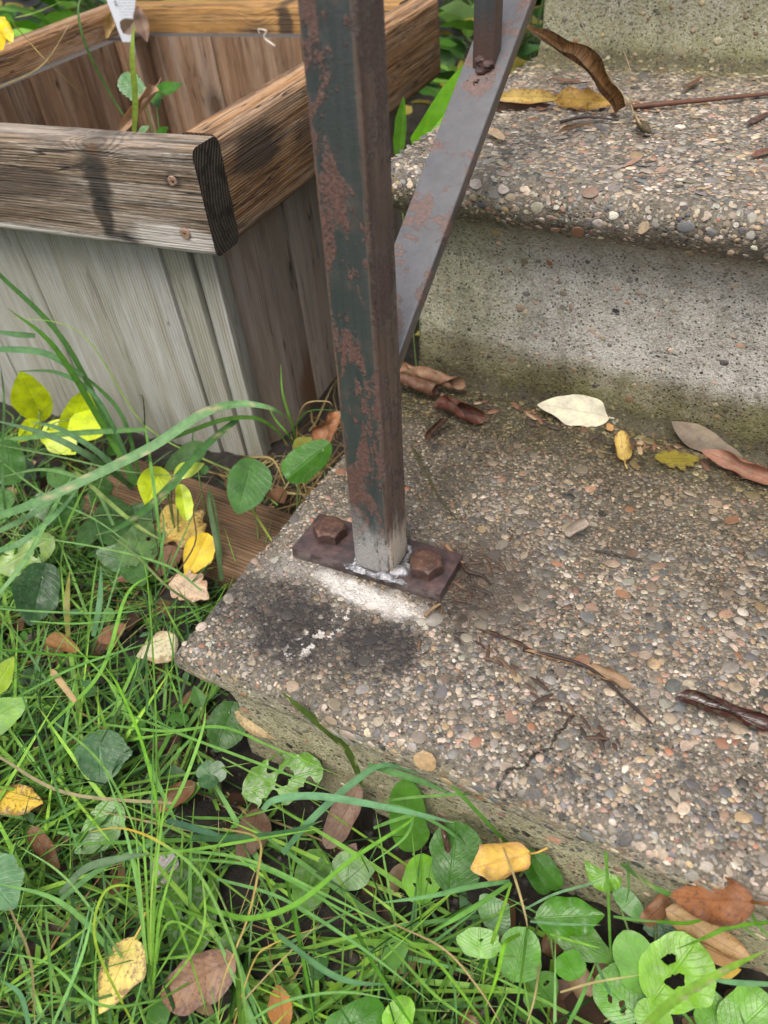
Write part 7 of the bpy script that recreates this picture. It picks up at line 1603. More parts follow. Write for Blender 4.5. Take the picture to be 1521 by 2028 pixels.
TUBES = [
    ('twig', [(0.1832, 0.0744, 0.003), (0.2062, 0.0763, 0.004), (0.2202, 0.0751, 0.004), (0.2339, 0.0679, 0.004), (0.2459, 0.0611, 0.003), (0.2564, 0.0547, 0.003)], 0.00106, (0.045, 0.028, 0.022), 'thin dark twig lying across the lowest tread'),
    ('twig', [(0.1132, 0.1342, 0.004), (0.1213, 0.1276, 0.004), (0.1291, 0.1232, 0.004)], 0.00142, (0.35, 0.2, 0.1), 'short orange twig behind the right bolt'),
    ('twig', [(0.1286, 0.122, 0.004), (0.1345, 0.1178, 0.004), (0.1429, 0.1188, 0.003), (0.15, 0.1144, 0.003)], 0.00123, (0.05, 0.03, 0.02), 'dark crooked twig just right of the base plate'),
    ('twig', [(0.1244, 0.0746, 0.004), (0.126, 0.0812, 0.004), (0.1288, 0.0867, 0.004)], 0.00117, (0.34, 0.22, 0.12), 'pale stub of twig at the front right corner of the base plate'),
    ('twig', [(0.1995, 0.1665, 0.003), (0.2136, 0.1686, 0.003), (0.228, 0.1688, 0.003)], 0.00078, (0.06, 0.045, 0.035), 'fine dark straw right of the base plate'),
    ('moss_stem', [(0.0492, 0.2224, 0.004), (0.071, 0.196, 0.008), (0.0917, 0.1741, 0.006), (0.1096, 0.1612, 0.003)], 0.00088, (0.09, 0.085, 0.03), 'thin mossy stem lying just right of the post'),
    ('twig', [(0.1289, 0.4662, 0.181), (0.1566, 0.4762, 0.183), (0.1866, 0.4956, 0.183), (0.2283, 0.5333, 0.181)], 0.00213, (0.16, 0.075, 0.05), 'long reddish stem lying on the middle tread'),
    ('twig', [(0.0892, 0.4126, 0.181), (0.1042, 0.4264, 0.182), (0.128, 0.428, 0.181)], 0.00112, (0.05, 0.035, 0.035), 'dark wiry twig on the middle tread'),
    ('dry_weed', [(0.1509, 0.4058, 0.18), (0.146, 0.3995, 0.19), (0.124, 0.4558, 0.1907), (0.1003, 0.4536, 0.2168), (0.0755, 0.4607, 0.2531)], 0.00073, (0.42, 0.34, 0.2), 'withered weed stem rising from the middle tread'),
    ('dry_weed', [(0.1488, 0.4104, 0.18), (0.141, 0.4118, 0.19), (0.1278, 0.4542, 0.1946), (0.1258, 0.4578, 0.2071), (0.1178, 0.4647, 0.2186)], 0.00055, (0.4, 0.32, 0.2), 'short withered weed stem beside the taller one'),
    ('root_ball', [(0.142, 0.4247, 0.182), (0.1508, 0.4029, 0.184), (0.1563, 0.3994, 0.182)], 0.00266, (0.12, 0.095, 0.05), 'dried root clump at the foot of the withered weed'),
    ('fibre', [(-0.3048, 0.6464, 0.1775), (-0.317, 0.6456, 0.1857), (-0.313, 0.6454, 0.1922), (-0.3231, 0.645, 0.194), (-0.3226, 0.6452, 0.19)], 0.00113, (0.75, 0.7, 0.62), 'white hooked fibre hanging on the back rail of the planter'),
    ('twig', [(0.3173, 0.0097, -0.045), (0.325, 0.0105, -0.04), (0.3331, 0.0147, -0.04)], 0.00106, (0.1, 0.085, 0.085), 'grey twig end poking over the step foot at the right edge'),
]

# ---------------------------------------------------------------- leaves and blades
def leaf_material(name, gloss, translucent, vein_amt, spot=False, holes=False):
    t = NT(name)
    oi = t.n('ObjectInfo')
    base = oi.outputs['Color']
    uv = t.uv()
    u, v, _ = t.sep(uv)
    P = t.obj()
    off = t.vmath('ADD', P, t.comb(t.math('MULTIPLY', oi.outputs['Random'], 5.0), 0.0, 0.0))
    n1 = t.noise(off, 85, 5, 0.6)
    n2 = t.noise(off, 420, 4, 0.65)
    av = t.math('ABSOLUTE', v)
    mid = t.step(av, 0.02, 0.07, 1.0, 0.0)
    sv = t.math('SUBTRACT', t.math('MULTIPLY', u, 9.0), t.math('MULTIPLY', av, 3.2))
    sv = t.math('ADD', sv, t.math('MULTIPLY', n1, 0.7))
    fr_ = t.math('ABSOLUTE', t.math('SUBTRACT', t.math('FRACT', sv), 0.5))
    side = t.math('MULTIPLY', t.step(fr_, 0.0, 0.10, 1.0, 0.0), 0.75)
    net = t.math('MULTIPLY', t.step(t.n('TexVoronoi', {'feature': 'DISTANCE_TO_EDGE'}, Vector=off, Scale=420).outputs['Distance'], 0.02, 0.12, 1.0, 0.0), 0.35)
    vein = t.math('MAXIMUM', t.math('MAXIMUM', mid, side), net)
    c = t.mix(1.0, base, t.ramp(n1, [(0.25, (0.62, 0.62, 0.62)), (0.5, (1, 1, 1)), (0.75, (1.32, 1.28, 1.1))]), 'MULTIPLY')
    if vein_amt > 0:
        c = t.mix(t.math('MULTIPLY', vein, vein_amt), c, t.mix(1.0, base, (1.7, 1.6, 1.9), 'MULTIPLY'))
    else:
        c = t.mix(t.math('MULTIPLY', vein, -vein_amt), c, t.mix(1.0, base, (0.42, 0.36, 0.34), 'MULTIPLY'))
    sp_ = t.n('Attribute', {'attribute_type': 'OBJECT', 'attribute_name': 'tint2'}).outputs['Color']
    sa_ = t.n('Attribute', {'attribute_type': 'OBJECT', 'attribute_name': 'spots'}).outputs['Fac']
    if spot:
        m = t.math('MULTIPLY', t.step(t.math('ADD', n2, t.math('MULTIPLY', t.math('MULTIPLY', av, av), 0.16)), 0.56, 0.66), 0.85)
        m2 = t.math('MULTIPLY', t.step(t.math('ADD', n1, t.math('MULTIPLY', t.math('POWER', av, 4.0), 0.22)), 0.60, 0.74), 0.8)
        c = t.mix(t.math('MAXIMUM', m, m2), c, sp_)
    else:
        m = t.math('MULTIPLY', t.step(t.noise(off, 260, 3, 0.6), 0.50, 0.60), sa_)
        c = t.mix(m, c, (0.20, 0.27, 0.16))
        m3 = t.math('MULTIPLY', t.step(n2, 0.62, 0.72), t.math('MULTIPLY', sa_, 0.8))
        c = t.mix(m3, c, (0.04, 0.055, 0.02))
    h = t.math('SUBTRACT', t.math('MULTIPLY', n1, 0.8), t.math('MULTIPLY', t.math('MAXIMUM', mid, t.math('MULTIPLY', side, 0.5)), 0.35))
    nrm = t.bump(t.math('ADD', h, t.math('MULTIPLY', n2, 0.3)), 0.55, 0.0012)
    b = t.bsdf(c, gloss, nrm, spec=0.45)
    tr = t.n('BsdfTranslucent', None, Color=t.mix(1.0, c, (1.1, 1.05, 0.6), 'MULTIPLY')).outputs[0]
    ms = t.n('MixShader', None, _0=translucent, _1=b, _2=tr).outputs[0]
    return t.done(ms)


M_LEAF = leaf_material('green_leaf', 0.30, 0.26, 0.08)
M_DRY = leaf_material('dry_leaf', 0.62, 0.16, -0.35)
M_SPOT = leaf_material('spotted_leaf', 0.50, 0.18, -0.30, spot=True)
M_WET = leaf_material('wet_leaf', 0.16, 0.05, -0.2)
LEAF_MATS = {'leaf': M_LEAF, 'dry': M_DRY, 'spot': M_SPOT, 'wet': M_WET}


def blade_material():
    t = NT('grass_blade')
    c = t.n('Attribute', {'attribute_name': 'tint'}).outputs['Color']
    u, v, _ = t.sep(t.uv())
    P = t.pos()
    n = t.noise(P, 160, 4, 0.6)
    n2 = t.noise(P, 620, 3, 0.6)
    c = t.mix(1.0, c, t.ramp(n, [(0.3, (0.72, 0.74, 0.7)), (0.5, (1, 1, 1)), (0.75, (1.25, 1.2, 1.1))]), 'MULTIPLY')
    line = t.math('FRACT', t.math('MULTIPLY', v, 4.0))
    c = t.mix(t.math('MULTIPLY', t.step(line, 0.35, 0.5), 0.30), c, t.mix(1.0, c, (0.6, 0.65, 0.6), 'MULTIPLY'))
    c = t.mix(t.math('MULTIPLY', t.step(n2, 0.66, 0.74), 0.35), c, (0.05, 0.07, 0.03))
    b = t.bsdf(c, 0.48, t.bump(t.math('ADD', line, n2), 0.5, 0.0006), spec=0.32)
    tr = t.n('BsdfTranslucent', None, Color=t.mix(1.0, c, (1.15, 1.1, 0.6), 'MULTIPLY')).outputs[0]
    return t.done(t.n('MixShader', None, _0=0.30, _1=b, _2=tr).outputs[0])


M_BLADE = blade_material()


def half_width(shape, s):
    if shape == 'lance':
        return np.sin(np.pi * np.clip(s, 0, 1) ** 0.85) ** 0.9
    if shape == 'strap':
        return np.clip(s / 0.04, 0, 1) ** 0.5 * (1 - np.clip((s - 0.35) / 0.65, 0, 1) ** 2.2) * (0.72 + 0.28 * np.clip(s / 0.4, 0, 1)) + 0.002
    if shape == 'oblong':
        return (np.clip(1 - (2 * np.clip(s, 0, 1) - 1) ** 4, 0, 1)) ** 0.62 * (0.82 + 0.18 * np.sin(np.pi * s))
    if shape in ('round', 'scallop'):
        return np.sqrt(np.clip(1 - (2 * np.clip(s, 0, 1) - 1.0) ** 2, 0, 1)) ** 0.85
    if shape == 'cordate':
        return np.clip(np.sin(np.pi * np.clip(s, 0, 1) ** 0.62), 0, 1) ** 0.72
    if shape == 'oak':
        w = np.sin(np.pi * np.clip(s, 0, 1) ** 0.8) ** 0.8
        return w * (1 + 0.16 * np.sin(s * 26 + 0.8) * (s > 0.1))
    return np.sin(np.pi * np.clip(s, 0, 1) ** 0.74) ** 0.86          # ovate


def leaf_mesh(L, W, shape='ovate', fold=0.0, bend=0.0, curl=0.0, twist=0.0, wave=0.0, crumple=0.0, serr=None, holes=(), stalk=0.0, seed=0, nu=30, nv=14, mat=None, name='leaf'):
    if serr:
        nu = max(nu, serr[0] * 4)
    s = np.linspace(0, 1, nu)
    v = np.linspace(-1, 1, nv + 1)
    S, Vv = np.meshgrid(s, v, indexing='ij')
    w = half_width(shape, S) * W / 2 + 0.00015
    if serr:
        w = w * (1 + serr[1] * (np.abs(((S * serr[0]) % 1.0) - 0.5) * 2 - 0.5) * np.abs(Vv) ** 3)
    r1 = np.random.default_rng(1000 + seed)
    asym = r1.uniform(-0.16, 0.16)
    w = w * (1 + asym * Vv)
    edge_n = vnoise(np.stack([S.ravel() * 5 + seed * 3.1, Vv.ravel() * 2, np.zeros(S.size)], -1), 1.0, 5).reshape(S.shape)
    w = w * (1 + 0.13 * edge_n * np.abs(Vv) ** 2)
    Sh, Vh = S.copy(), Vv.copy()
    kill = np.zeros(S.shape, bool)
    for hs, hv, hr in holes:
        dx = (S - hs) * L
        dy = (Vv - hv) * w.clip(1e-5)
        R = hr * L
        ph = np.arctan2(dy, dx)
        Rr = R * (1 + 0.34 * np.sin(ph * 2 + seed) + 0.20 * np.sin(ph * 5 + 2))
        d = np.hypot(dx, dy)
        ins = d < Rr
        kill |= d < Rr * 0.55
        f = np.where(ins, Rr / np.maximum(d, 1e-6), 1.0)
        f = np.minimum(f, 3.0)
        Sh = np.where(ins, hs + dx * f / L, Sh)
        Vh = np.where(ins, hv + dy * f / w.clip(1e-5), Vh)
    S2, V2 = np.clip(Sh, 0, 1), np.clip(Vh, -1, 1)
    y = V2 * w
    z = np.abs(y) * math.tan(fold) if fold else np.zeros_like(y)
    if curl:
        R = max(W / 2, 1e-4) / curl
        ang = y / R
        shr = 1 - 0.10 * np.abs(ang) / max(curl, 1)
        y, z = R * np.sin(ang) * shr, z + R * (1 - np.cos(ang)) * shr
    x0 = S2 * L
    if shape in ('cordate', 'scallop'):
        lobe = 0.30 if shape == 'cordate' else 0.20
        x0 = x0 - lobe * L * np.abs(V2) ** 1.2 * np.exp(-S2 * 5.0)
    th = bend * S2
    if abs(bend) > 1e-4:
        cx_ = np.sin(th) / bend * L
        cz_ = (1 - np.cos(th)) / bend * L
        cx_ = cx_ + (x0 - S2 * L)
    else:
        cx_, cz_ = x0, np.zeros_like(x0)
    if twist:
        tw = twist * (S2 - 0.3)
        y, z = y * np.cos(tw) - z * np.sin(tw), y * np.sin(tw) + z * np.cos(tw)
    if wave:
        z = z + wave * np.abs(V2) ** 2 * np.sin(S2 * 17 + np.sign(V2) * 1.3 + seed) * np.sin(np.pi * np.clip(S2, 0, 1))
    Pn = np.stack([S2.ravel() * L, (V2 * w).ravel(), np.full(S2.size, seed * 0.37)], -1)
    z = z + (0.0005 * vnoise(Pn, 150, seed % 9) + 0.0017 * vnoise(Pn, 48, seed % 7 + 10)).reshape(z.shape)
    if name in ('fallen_leaf',) and not crumple:
        crumple = 0.0009
    if crumple:
        z = z + crumple * vnoise(Pn, 75, seed % 11 + 20).reshape(z.shape) + 0.5 * crumple * vnoise(Pn, 190, 31).reshape(z.shape)
        y = y + 0.5 * crumple * vnoise(Pn, 90, seed % 5 + 40).reshape(z.shape)
    X = cx_ - np.sin(th) * z
    Z = cz_ + np.cos(th) * z
    Vt = np.stack([X.ravel(), y.ravel(), Z.ravel()], -1)
    # keep base at 0 and put the tip back on the x axis
    tip = Vt.reshape(nu, nv + 1, 3)[-1, nv // 2].copy()
    a = -math.atan2(tip[2], tip[0])
    c_, s_ = math.cos(a), math.sin(a)
    Vt = np.stack([Vt[:, 0] * c_ - Vt[:, 2] * s_, Vt[:, 1], Vt[:, 0] * s_ + Vt[:, 2] * c_], -1)
    k = L / max(1e-6, math.hypot(tip[0], tip[2]))
    Vt[:, 0] *= k
    F = grid_faces(nu, nv + 1)
    kf = kill.ravel()[F].sum(1) >= 2
    F = F[~kf].tolist()
    uv = np.stack([S2.ravel(), V2.ravel()], -1)
    V = Vt.tolist()
    if stalk:
        sv, sf = tube([(0.001, 0, 0.0002), (-stalk * 0.4, 0.0004, 0.0006), (-stalk, -0.0006, 0.0002)], [0.0007, 0.0006, 0.0007], 6)
        o = len(V)
        V += [tuple(q) for q in sv]
        F += [[i + o for i in f] for f in sf]
        uv = np.concatenate([uv, np.tile([[0.1, 0.0]], (len(sv), 1))])
    return mesh(name, V, F, mat, True, uv=uv)


def leaf_matrix(b, t, n):
    b, t, n = Vector(b), Vector(t), Vector(n)
    x = (t - b).normalized()
    y = n.cross(x).normalized()
    z = x.cross(y)
    return frame(b, x, y, z)


PLANTS = {
    'vine': ('yellow_vine', 'yellow-green five-leaved weed in front of the silver planter boards', 'weed'),
    'twin': ('yellow_seedling', 'three yellow-green leaves growing before the corner of the planter', 'weed'),
    'ivyr': ('ground_ivy', 'scalloped folded green leaf leaning on the edge of the lowest step', 'weed'),
    'ivym': ('ground_ivy', 'notched dull green heart leaf over the ground timber', 'weed'),
    'ivyt': ('ground_ivy', 'small dark notched leaf against the foot of the silver boards', 'weed'),
    'yolk': ('weed_leaf', 'small olive-yellow leaf behind the scalloped leaf by the step', 'weed'),
    'docka': ('dock_weed', 'dark oblong green leaf at the left edge under the yellow vine', 'weed'),
    'dockb': ('dock_weed', 'large pale mottled leaf with holes at the left edge', 'weed'),
    'dockc': ('violet_weed', 'very dark toothed heart leaf at the left below the mottled leaf', 'weed'),
    'dockd': ('dock_weed', 'two grey-green leaves with a bug hole near the yellow leaves', 'weed'),
    'docke': ('violet_weed', 'pair of small dark lobed leaves left of the pale pinkish leaf', 'weed'),
    'limea': ('lime_weed', 'pair of lime green leaves poking in at the left edge', 'weed'),
    'ground': ('ground_ivy', 'dewy blue-green heart leaf low in the grass at the left', 'weed'),
    'groundb': ('violet_weed', 'plain dark green leaf by the left riser of the lowest step', 'weed'),
    'sage': ('sage_weed', 'grey-green toothed leaf at the left edge in the lower lawn', 'weed'),
    'midleaf': ('dandelion_weed', 'shiny lobed green leaves under the yellow-tipped grass blade', 'weed'),
    'holed': ('dock_weed', 'chewed green leaf with large holes below the step corner', 'weed'),
    'bigold': ('plantain_weed', 'old spotted olive-green leaf flat on the soil under the grass', 'weed'),
    'veiny': ('mallow_weed', 'pale veined round leaf partly rotted brown in the middle of the weeds', 'weed'),
    'pla': ('plantain_weed', 'plantain with two long oval leaves left of the crumpled yellow leaf', 'plantain'),
    'plb': ('plantain_weed', 'dark green toothed oval leaf behind the purple-brown shrivelled leaf', 'plantain'),
    'plc': ('plantain_weed', 'glossy round three-lobed plantain touching the step riser', 'plantain'),
    'pld': ('plantain_weed', 'dark folded leaves just right of the crumpled yellow leaf', 'plantain'),
    'ple': ('plantain_weed', 'broad dark pointed plantain leaves under the crossing straw', 'plantain'),
    'plf': ('plantain_weed', 'plantain with a small round holed leaf and a brown-edged oval one', 'plantain'),
    'plg': ('plantain_weed', 'small dark heart-shaped plantain leaf left of the big holed leaf', 'plantain'),
    'plh': ('plantain_weed', 'large bright plantain with a round leaf chewed through in three places', 'plantain'),
    'pli': ('plantain_weed', 'bright green plantain leaves in the bottom right corner', 'plantain'),
    'plj': ('plantain_weed', 'low plantain leaves at the bottom middle under the grass', 'plantain'),
    'leftlow': ('violet_weed', 'patch of low dull green leaves under the broad grass at the left edge', 'weed'),
    'clover': ('clover', 'dewy three-leaflet clover left of the chewed leaf', 'clover'),
    'clover2': ('clover', 'tiny clover in the grass left of the cream leaf', 'clover'),
    'sprout': ('seedling', 'single small green sprout beside bare soil under the step corner', 'seedling'),
    'pweed': ('planter_weed', 'toothed green weed growing inside the planter behind the tall blade', 'weed'),
    'strap': ('daylily', 'broad bright green strap leaves growing between planter and steps', 'plant'),
    'flower': ('flower', 'wilted yellow flower at the left top rail of the planter', 'flower'),
}
M_STEM = ring_mat('green_stem', (0.14, 0.22, 0.06), 0.5, 0.0)
plants, roots = {}, {}
for i_, d in enumerate(LEAVES):
    L = (Vector(d['t']) - Vector(d['b'])).length
    kw = {k: d[k] for k in ('fold', 'bend', 'curl', 'twist', 'wave', 'crumple', 'serr', 'holes', 'stalk') if k in d}
    fine = bool(kw.get('holes')) or kw.get('curl', 0) > 2
    me = leaf_mesh(L, d['w'], d['shape'], seed=i_, mat=LEAF_MATS[d['mat']], name=d['name'] if not d.get('plant') else 'leaf', nu=44 if fine else 28, nv=26 if fine else 14, **kw)
    M = leaf_matrix(d['b'], d['t'], d['n'])
    pk = d.get('plant')
    if pk:
        if pk not in plants:
            nm, lb, ct = PLANTS[pk]
            bx, by, bz = d['b']
            root = Vector((bx, by, float(ground_z(bx, by))))
            if pk in ('vine', 'twin', 'ivyr', 'ivym', 'ivyt', 'yolk'):
                root = Vector((bx + 0.005, min(by, 0.235) - 0.015, -0.118))
            if pk in ('pweed', 'flower'):
                root = Vector((bx, by, bz - (0.10 if pk == 'pweed' else 0.0)))
            plants[pk] = empty(nm, lb, ct, root)
            roots[pk] = (root, [])
        o = add('leaf', me, plants[pk], mw=M)
        o.matrix_parent_inverse = Matrix.Translation(-roots[pk][0])
        roots[pk][1].append(Vector(d['b']))
    else:
        o = add(d['name'], me, None, mw=M, label=d['label'], cat=d['cat'])
    tn = d['tint']
    if d['mat'] == 'leaf':
        g_ = 1.0 if tn[0] > 0.35 else 0.78
        tn = (min(0.8, tn[0] * g_), min(0.8, tn[1] * 1.08 * g_), tn[2] * 0.6)
    o.color = (*tn, 1)
    o['tint2'] = tuple(float(v) for v in d.get('tint2', (0.1, 0.06, 0.03)))
    o['spots'] = float(d.get('spots', 0.15))
for pk, (root, bs) in roots.items():
    if pk == 'flower':
        continue
    mb = MB()
    for b in bs:
        m = root.lerp(b, 0.55) + Vector((rnd.uniform(-.004, .004), rnd.uniform(-.004, .004), 0.15 * (b - root).length))
        V, F = tube(smooth_line([root, m, b], 6), 0.0007, 6)
        mb.add(V, F)
    o = add('stem', mb.mesh('stem', M_STEM), plants[pk])
    o.matrix_parent_inverse = Matrix.Translation(-root)


def blade_geo(P, w, tint, facing=None, n=7, fold=0.35, taper0=0.75, yellow=0, seed=0, spotted=0):
    """A ribbon with a keel along the curve P: verts, faces, uv, colours."""
    C = smooth_line(P, n)
    m = len(C)
    V, F, U, K = [], [], [], []
    side0 = None
    for i, c in enumerate(C):
        t = (C[min(i + 1, m - 1)] - C[max(i - 1, 0)]).normalized()
        f = Vector(facing) if facing is not None else Vector((0.2473, -0.1955, 0.34)) - c
        s = t.cross(f)
        s = s.normalized() if s.length > 1e-5 else Vector((1, 0, 0))
        if side0 is not None and s.dot(side0) < 0:
            s = -s
        side0 = s
        nn = s.cross(t).normalized()
        if nn.z < 0 and facing is not None:
            nn = -nn
        u = i / (m - 1)
        ww = w * 0.5 * (taper0 + (1 - taper0) * min(1, u / 0.25)) * (1 - max(0, (u - 0.45) / 0.55) ** 1.8 * 0.94)
        for q in (-1, 0, 1):
            V.append(c + s * (q * ww) + nn * (abs(q) * ww * fold))
            U.append((u, q))
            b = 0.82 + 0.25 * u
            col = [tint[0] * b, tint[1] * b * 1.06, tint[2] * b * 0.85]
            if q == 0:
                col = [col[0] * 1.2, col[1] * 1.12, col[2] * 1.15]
            if yellow and u > 0.55:
                k = min(1, (u - 0.55) / 0.15)
                col = [col[0] * (1 - k) + 0.62 * k, col[1] * (1 - k) + 0.42 * k, col[2] * (1 - k) + 0.06 * k]
            if u > 0.93 and not yellow:
                k = (u - 0.93) / 0.07 * 0.6
                col = [col[0] * (1 - k) + 0.4 * k, col[1] * (1 - k) + 0.3 * k, col[2] * (1 - k) + 0.15 * k]
            if spotted and rnd.random() < 0.10:
                col = [0.42, 0.38, 0.22]
            K.append(col)
        if i:
            o = 3 * (i - 1)
            F += [[o, o + 1, o + 4, o + 3], [o + 1, o + 2, o + 5, o + 4]]
    return V, F, U, K


TUFTS = {
    't1': ('tall_grass', 'tall dark grass clump rising before the silver planter boards', 'grass'),
    't2': ('broad_grass', 'broad arching grass with a wide pale blade over the planter foot', 'grass'),
    't3': ('grass_bunch', 'radiating bunch of long bright stems at the bottom left', 'grass'),
    't4': ('sprawling_grass', 'sprawling grass with a wide bright blade across the bottom middle', 'grass'),
    't5': ('grass_sprig', 'thin grass sprig at the foot of the planter beside the post', 'grass'),
    't6': ('step_grass', 'grass with upright blades crossing the front edge of the lowest step', 'grass'),
    't7': ('striped_grass', 'yellow-striped wide grass blades in the lower right corner', 'grass'),
    't8': ('lawn_grass', 'crisscrossing fine grass at the left beside the step corner', 'grass'),
    'tp': ('planter_grass', 'two tall grass blades growing out of the planter', 'grass'),
    'tb': ('fallen_leaf', 'long dry brown strap leaf arching above the middle tread', 'leaf'),
    'ts': ('dry_straw', 'dry straw strands crossing over the left rail of the planter', 'straw'),
}
tuft_root = {}
for k, (tk, P, w, tint, kw) in enumerate(BLADES):
    if tk not in tuft_root:
        nm, lb, ct = TUFTS[tk]
        p0 = Vector(P[0])
        tuft_root[tk] = empty(nm, lb, ct, p0)
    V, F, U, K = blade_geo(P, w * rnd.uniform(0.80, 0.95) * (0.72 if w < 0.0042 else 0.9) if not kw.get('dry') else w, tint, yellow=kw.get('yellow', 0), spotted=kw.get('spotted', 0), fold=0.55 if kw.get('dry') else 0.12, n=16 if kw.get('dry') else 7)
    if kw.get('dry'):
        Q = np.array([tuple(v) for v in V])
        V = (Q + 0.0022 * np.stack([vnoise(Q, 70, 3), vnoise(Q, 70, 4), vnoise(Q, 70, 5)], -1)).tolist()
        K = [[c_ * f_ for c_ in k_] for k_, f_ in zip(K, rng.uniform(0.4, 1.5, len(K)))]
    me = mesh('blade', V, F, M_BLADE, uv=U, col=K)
    o = add('blade', me, tuft_root[tk])
    o.matrix_parent_inverse = Matrix.Translation(-tuft_root[tk].location)
    if kw.get('yellow'):
        o['label'] = 'blade turning yellow at its drooping tip'

for nm, P, r, tint, lb in TUBES:
    C = smooth_line(P, 8)
    rr_ = [max(0.0003, r * (1.05 - 0.5 * i / len(C)) * rnd.uniform(0.85, 1.15)) for i in range(len(C))]
    if nm == 'root_ball':
        rr_ = [r * (0.35 + 0.8 * math.sin(math.pi * (i + 0.5) / len(C))) * rnd.uniform(0.7, 1.2) for i in range(len(C))]
    V, F = tube(C, rr_, 8, True, 0.25)
    o = add(nm, mesh(nm, V, F, M_DRY), None, label=lb, cat={'fibre': 'fibre', 'dry_weed': 'dry weed', 'root_ball': 'roots', 'moss_stem': 'stem'}.get(nm, 'twig'))
    o.color = (*tint, 1)

# ---------------------------------------------------------------- lawn: fine grass, straw, litter, soil crumbs
def free(x, y):
    """Ground not covered by the steps, the timber or the planter."""
    if x > 0.008 and y > 0.008:
        return False
    if y > 0.245 and x > -0.66 and not (-0.145 < x < -0.014 and y < 0.45):
        return False
    if x > -0.20 and 0.125 < y < 0.235:               # the ground timber
        return False
    return True


def scatter(n, x0, x1, y0, y1):
    out = []
    while len(out) < n:
        x, y = rnd.uniform(x0, x1), rnd.uniform(y0, y1)
        if y0 > 0.5 or free(x, y):
            out.append((x, y))
    return out


GREENS = [(0.16, 0.33, 0.06), (0.20, 0.39, 0.09), (0.11, 0.25, 0.05), (0.045, 0.12, 0.03), (0.13, 0.28, 0.11), (0.22, 0.41, 0.08), (0.08, 0.18, 0.07), (0.035, 0.085, 0.03)]
STRAWS = [(0.46, 0.34, 0.19), (0.36, 0.24, 0.13), (0.25, 0.15, 0.08), (0.52, 0.42, 0.24)]


def density(x, y):
    """Lusher at the lower left, thin by the step corner and under the plantains."""
    d = 1.0
    d *= 1 - 0.9 * math.exp(-((x + 0.01) / 0.06) ** 2 - ((y - 0.03) / 0.07) ** 2)
    d *= 0.55 + 0.45 * float(np.clip(0.5 + 1.1 * vnoise(np.array([[x, y, 0.0]]), 24, 77)[0], 0, 1))
    d *= 1 - 0.55 * math.exp(-((x - 0.22) / 0.09) ** 2 - ((y + 0.06) / 0.06) ** 2)
    d *= 1 - 0.5 * math.exp(-((x - 0.06) / 0.05) ** 2 - ((y + 0.10) / 0.05) ** 2)
    if y > 0.13:
        d *= 0.45
    return d


def lawn(name, n, lmin, lmax, wmin, wmax, cols, up0, up1, spread, area=(-0.62, 0.50, -0.34, 0.245)):
    VV, FF, UU, KK = [], [], [], []
    centers = scatter(n // 6, *area)
    for cx_, cy_ in centers:
        if rnd.random() > density(cx_, cy_):
            continue
        hd = rnd.uniform(0, 2 * math.pi)
        for _ in range(rnd.randint(3, 9)):
            x, y = cx_ + rnd.gauss(0, 0.006), cy_ + rnd.gauss(0, 0.006)
            if not free(x, y):
                continue
            L = rnd.uniform(lmin, lmax)
            a = hd + rnd.gauss(0, spread)
            e = rnd.uniform(up0, up1)
            z = float(ground_z(x, y)) - 0.004
            dr = Vector((math.cos(a) * math.cos(e), math.sin(a) * math.cos(e), math.sin(e)))
            P = [Vector((x, y, z))]
            seg = 4
            bend = rnd.uniform(0.0, 0.20)
            for k in range(seg):
                P.append(P[-1] + dr * (L / seg))
                dr = (dr + Vector((math.cos(a) * 0.3, math.sin(a) * 0.3, -0.55)) * bend * 0.6 + Vector((rnd.gauss(0, .012), rnd.gauss(0, .012), 0))).normalized()
            bad = any((p.z < 0.004 and p.x > 0.0 - 0.006 and p.y > -0.006 and p.z > -0.2 and not (p.x < 0.012 or p.y < 0.012)) or p.z > 0.03 for p in P)
            for p in P:
                p.z = max(p.z, float(ground_z(p.x, p.y)) + 0.002)
                if p.x > -0.004 and p.y > -0.010:          # slide along the nose instead of through it
                    bad = True
                if p.y > 0.262 and p.x < -0.15:
                    p.y = 0.262
            if bad:
                continue
            f = Vector((rnd.gauss(0, .5), rnd.gauss(0, .5), 1.0))
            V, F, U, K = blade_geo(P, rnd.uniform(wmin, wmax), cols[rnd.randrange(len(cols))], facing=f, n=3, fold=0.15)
            o = len(VV)
            VV += [tuple(v) for v in V]
            FF += [[i + o for i in q] for q in F]
            UU += U
            j = rnd.uniform(0.75, 1.25)
            KK += [[c * j for c in k] for k in K]
    add(name, mesh(name, VV, FF, M_BLADE, uv=UU, col=KK), None, kind='stuff')


lawn('grass', 10500, 0.035, 0.11, 0.0010, 0.0024, GREENS, 0.05, 0.85, 1.0)
lawn('short_grass', 2400, 0.025, 0.055, 0.0006, 0.0018, GREENS, 0.2, 1.1, 1.0, (-0.62, -0.05, 0.10, 0.245))
lawn('dead_grass', 700, 0.03, 0.09, 0.0007, 0.0018, STRAWS, -0.1, 0.6, 1.4, (-0.145, -0.014, 0.235, 0.40))
LONG = [(0.20, 0.40, 0.07), (0.24, 0.44, 0.08), (0.16, 0.34, 0.10), (0.27, 0.47, 0.07), (0.12, 0.27, 0.06)]
lawn('long_grass', 2600, 0.07, 0.15, 0.0016, 0.0034, LONG, 0.05, 0.55, 0.9, (-0.50, 0.34, -0.32, 0.06))
lawn('dry_grass', 3600, 0.03, 0.10, 0.0006, 0.0016, STRAWS, -0.1, 0.45, 1.4)
lawn('wide_grass', 330, 0.06, 0.12, 0.0026, 0.0038, GREENS, 0.15, 0.7, 0.9)

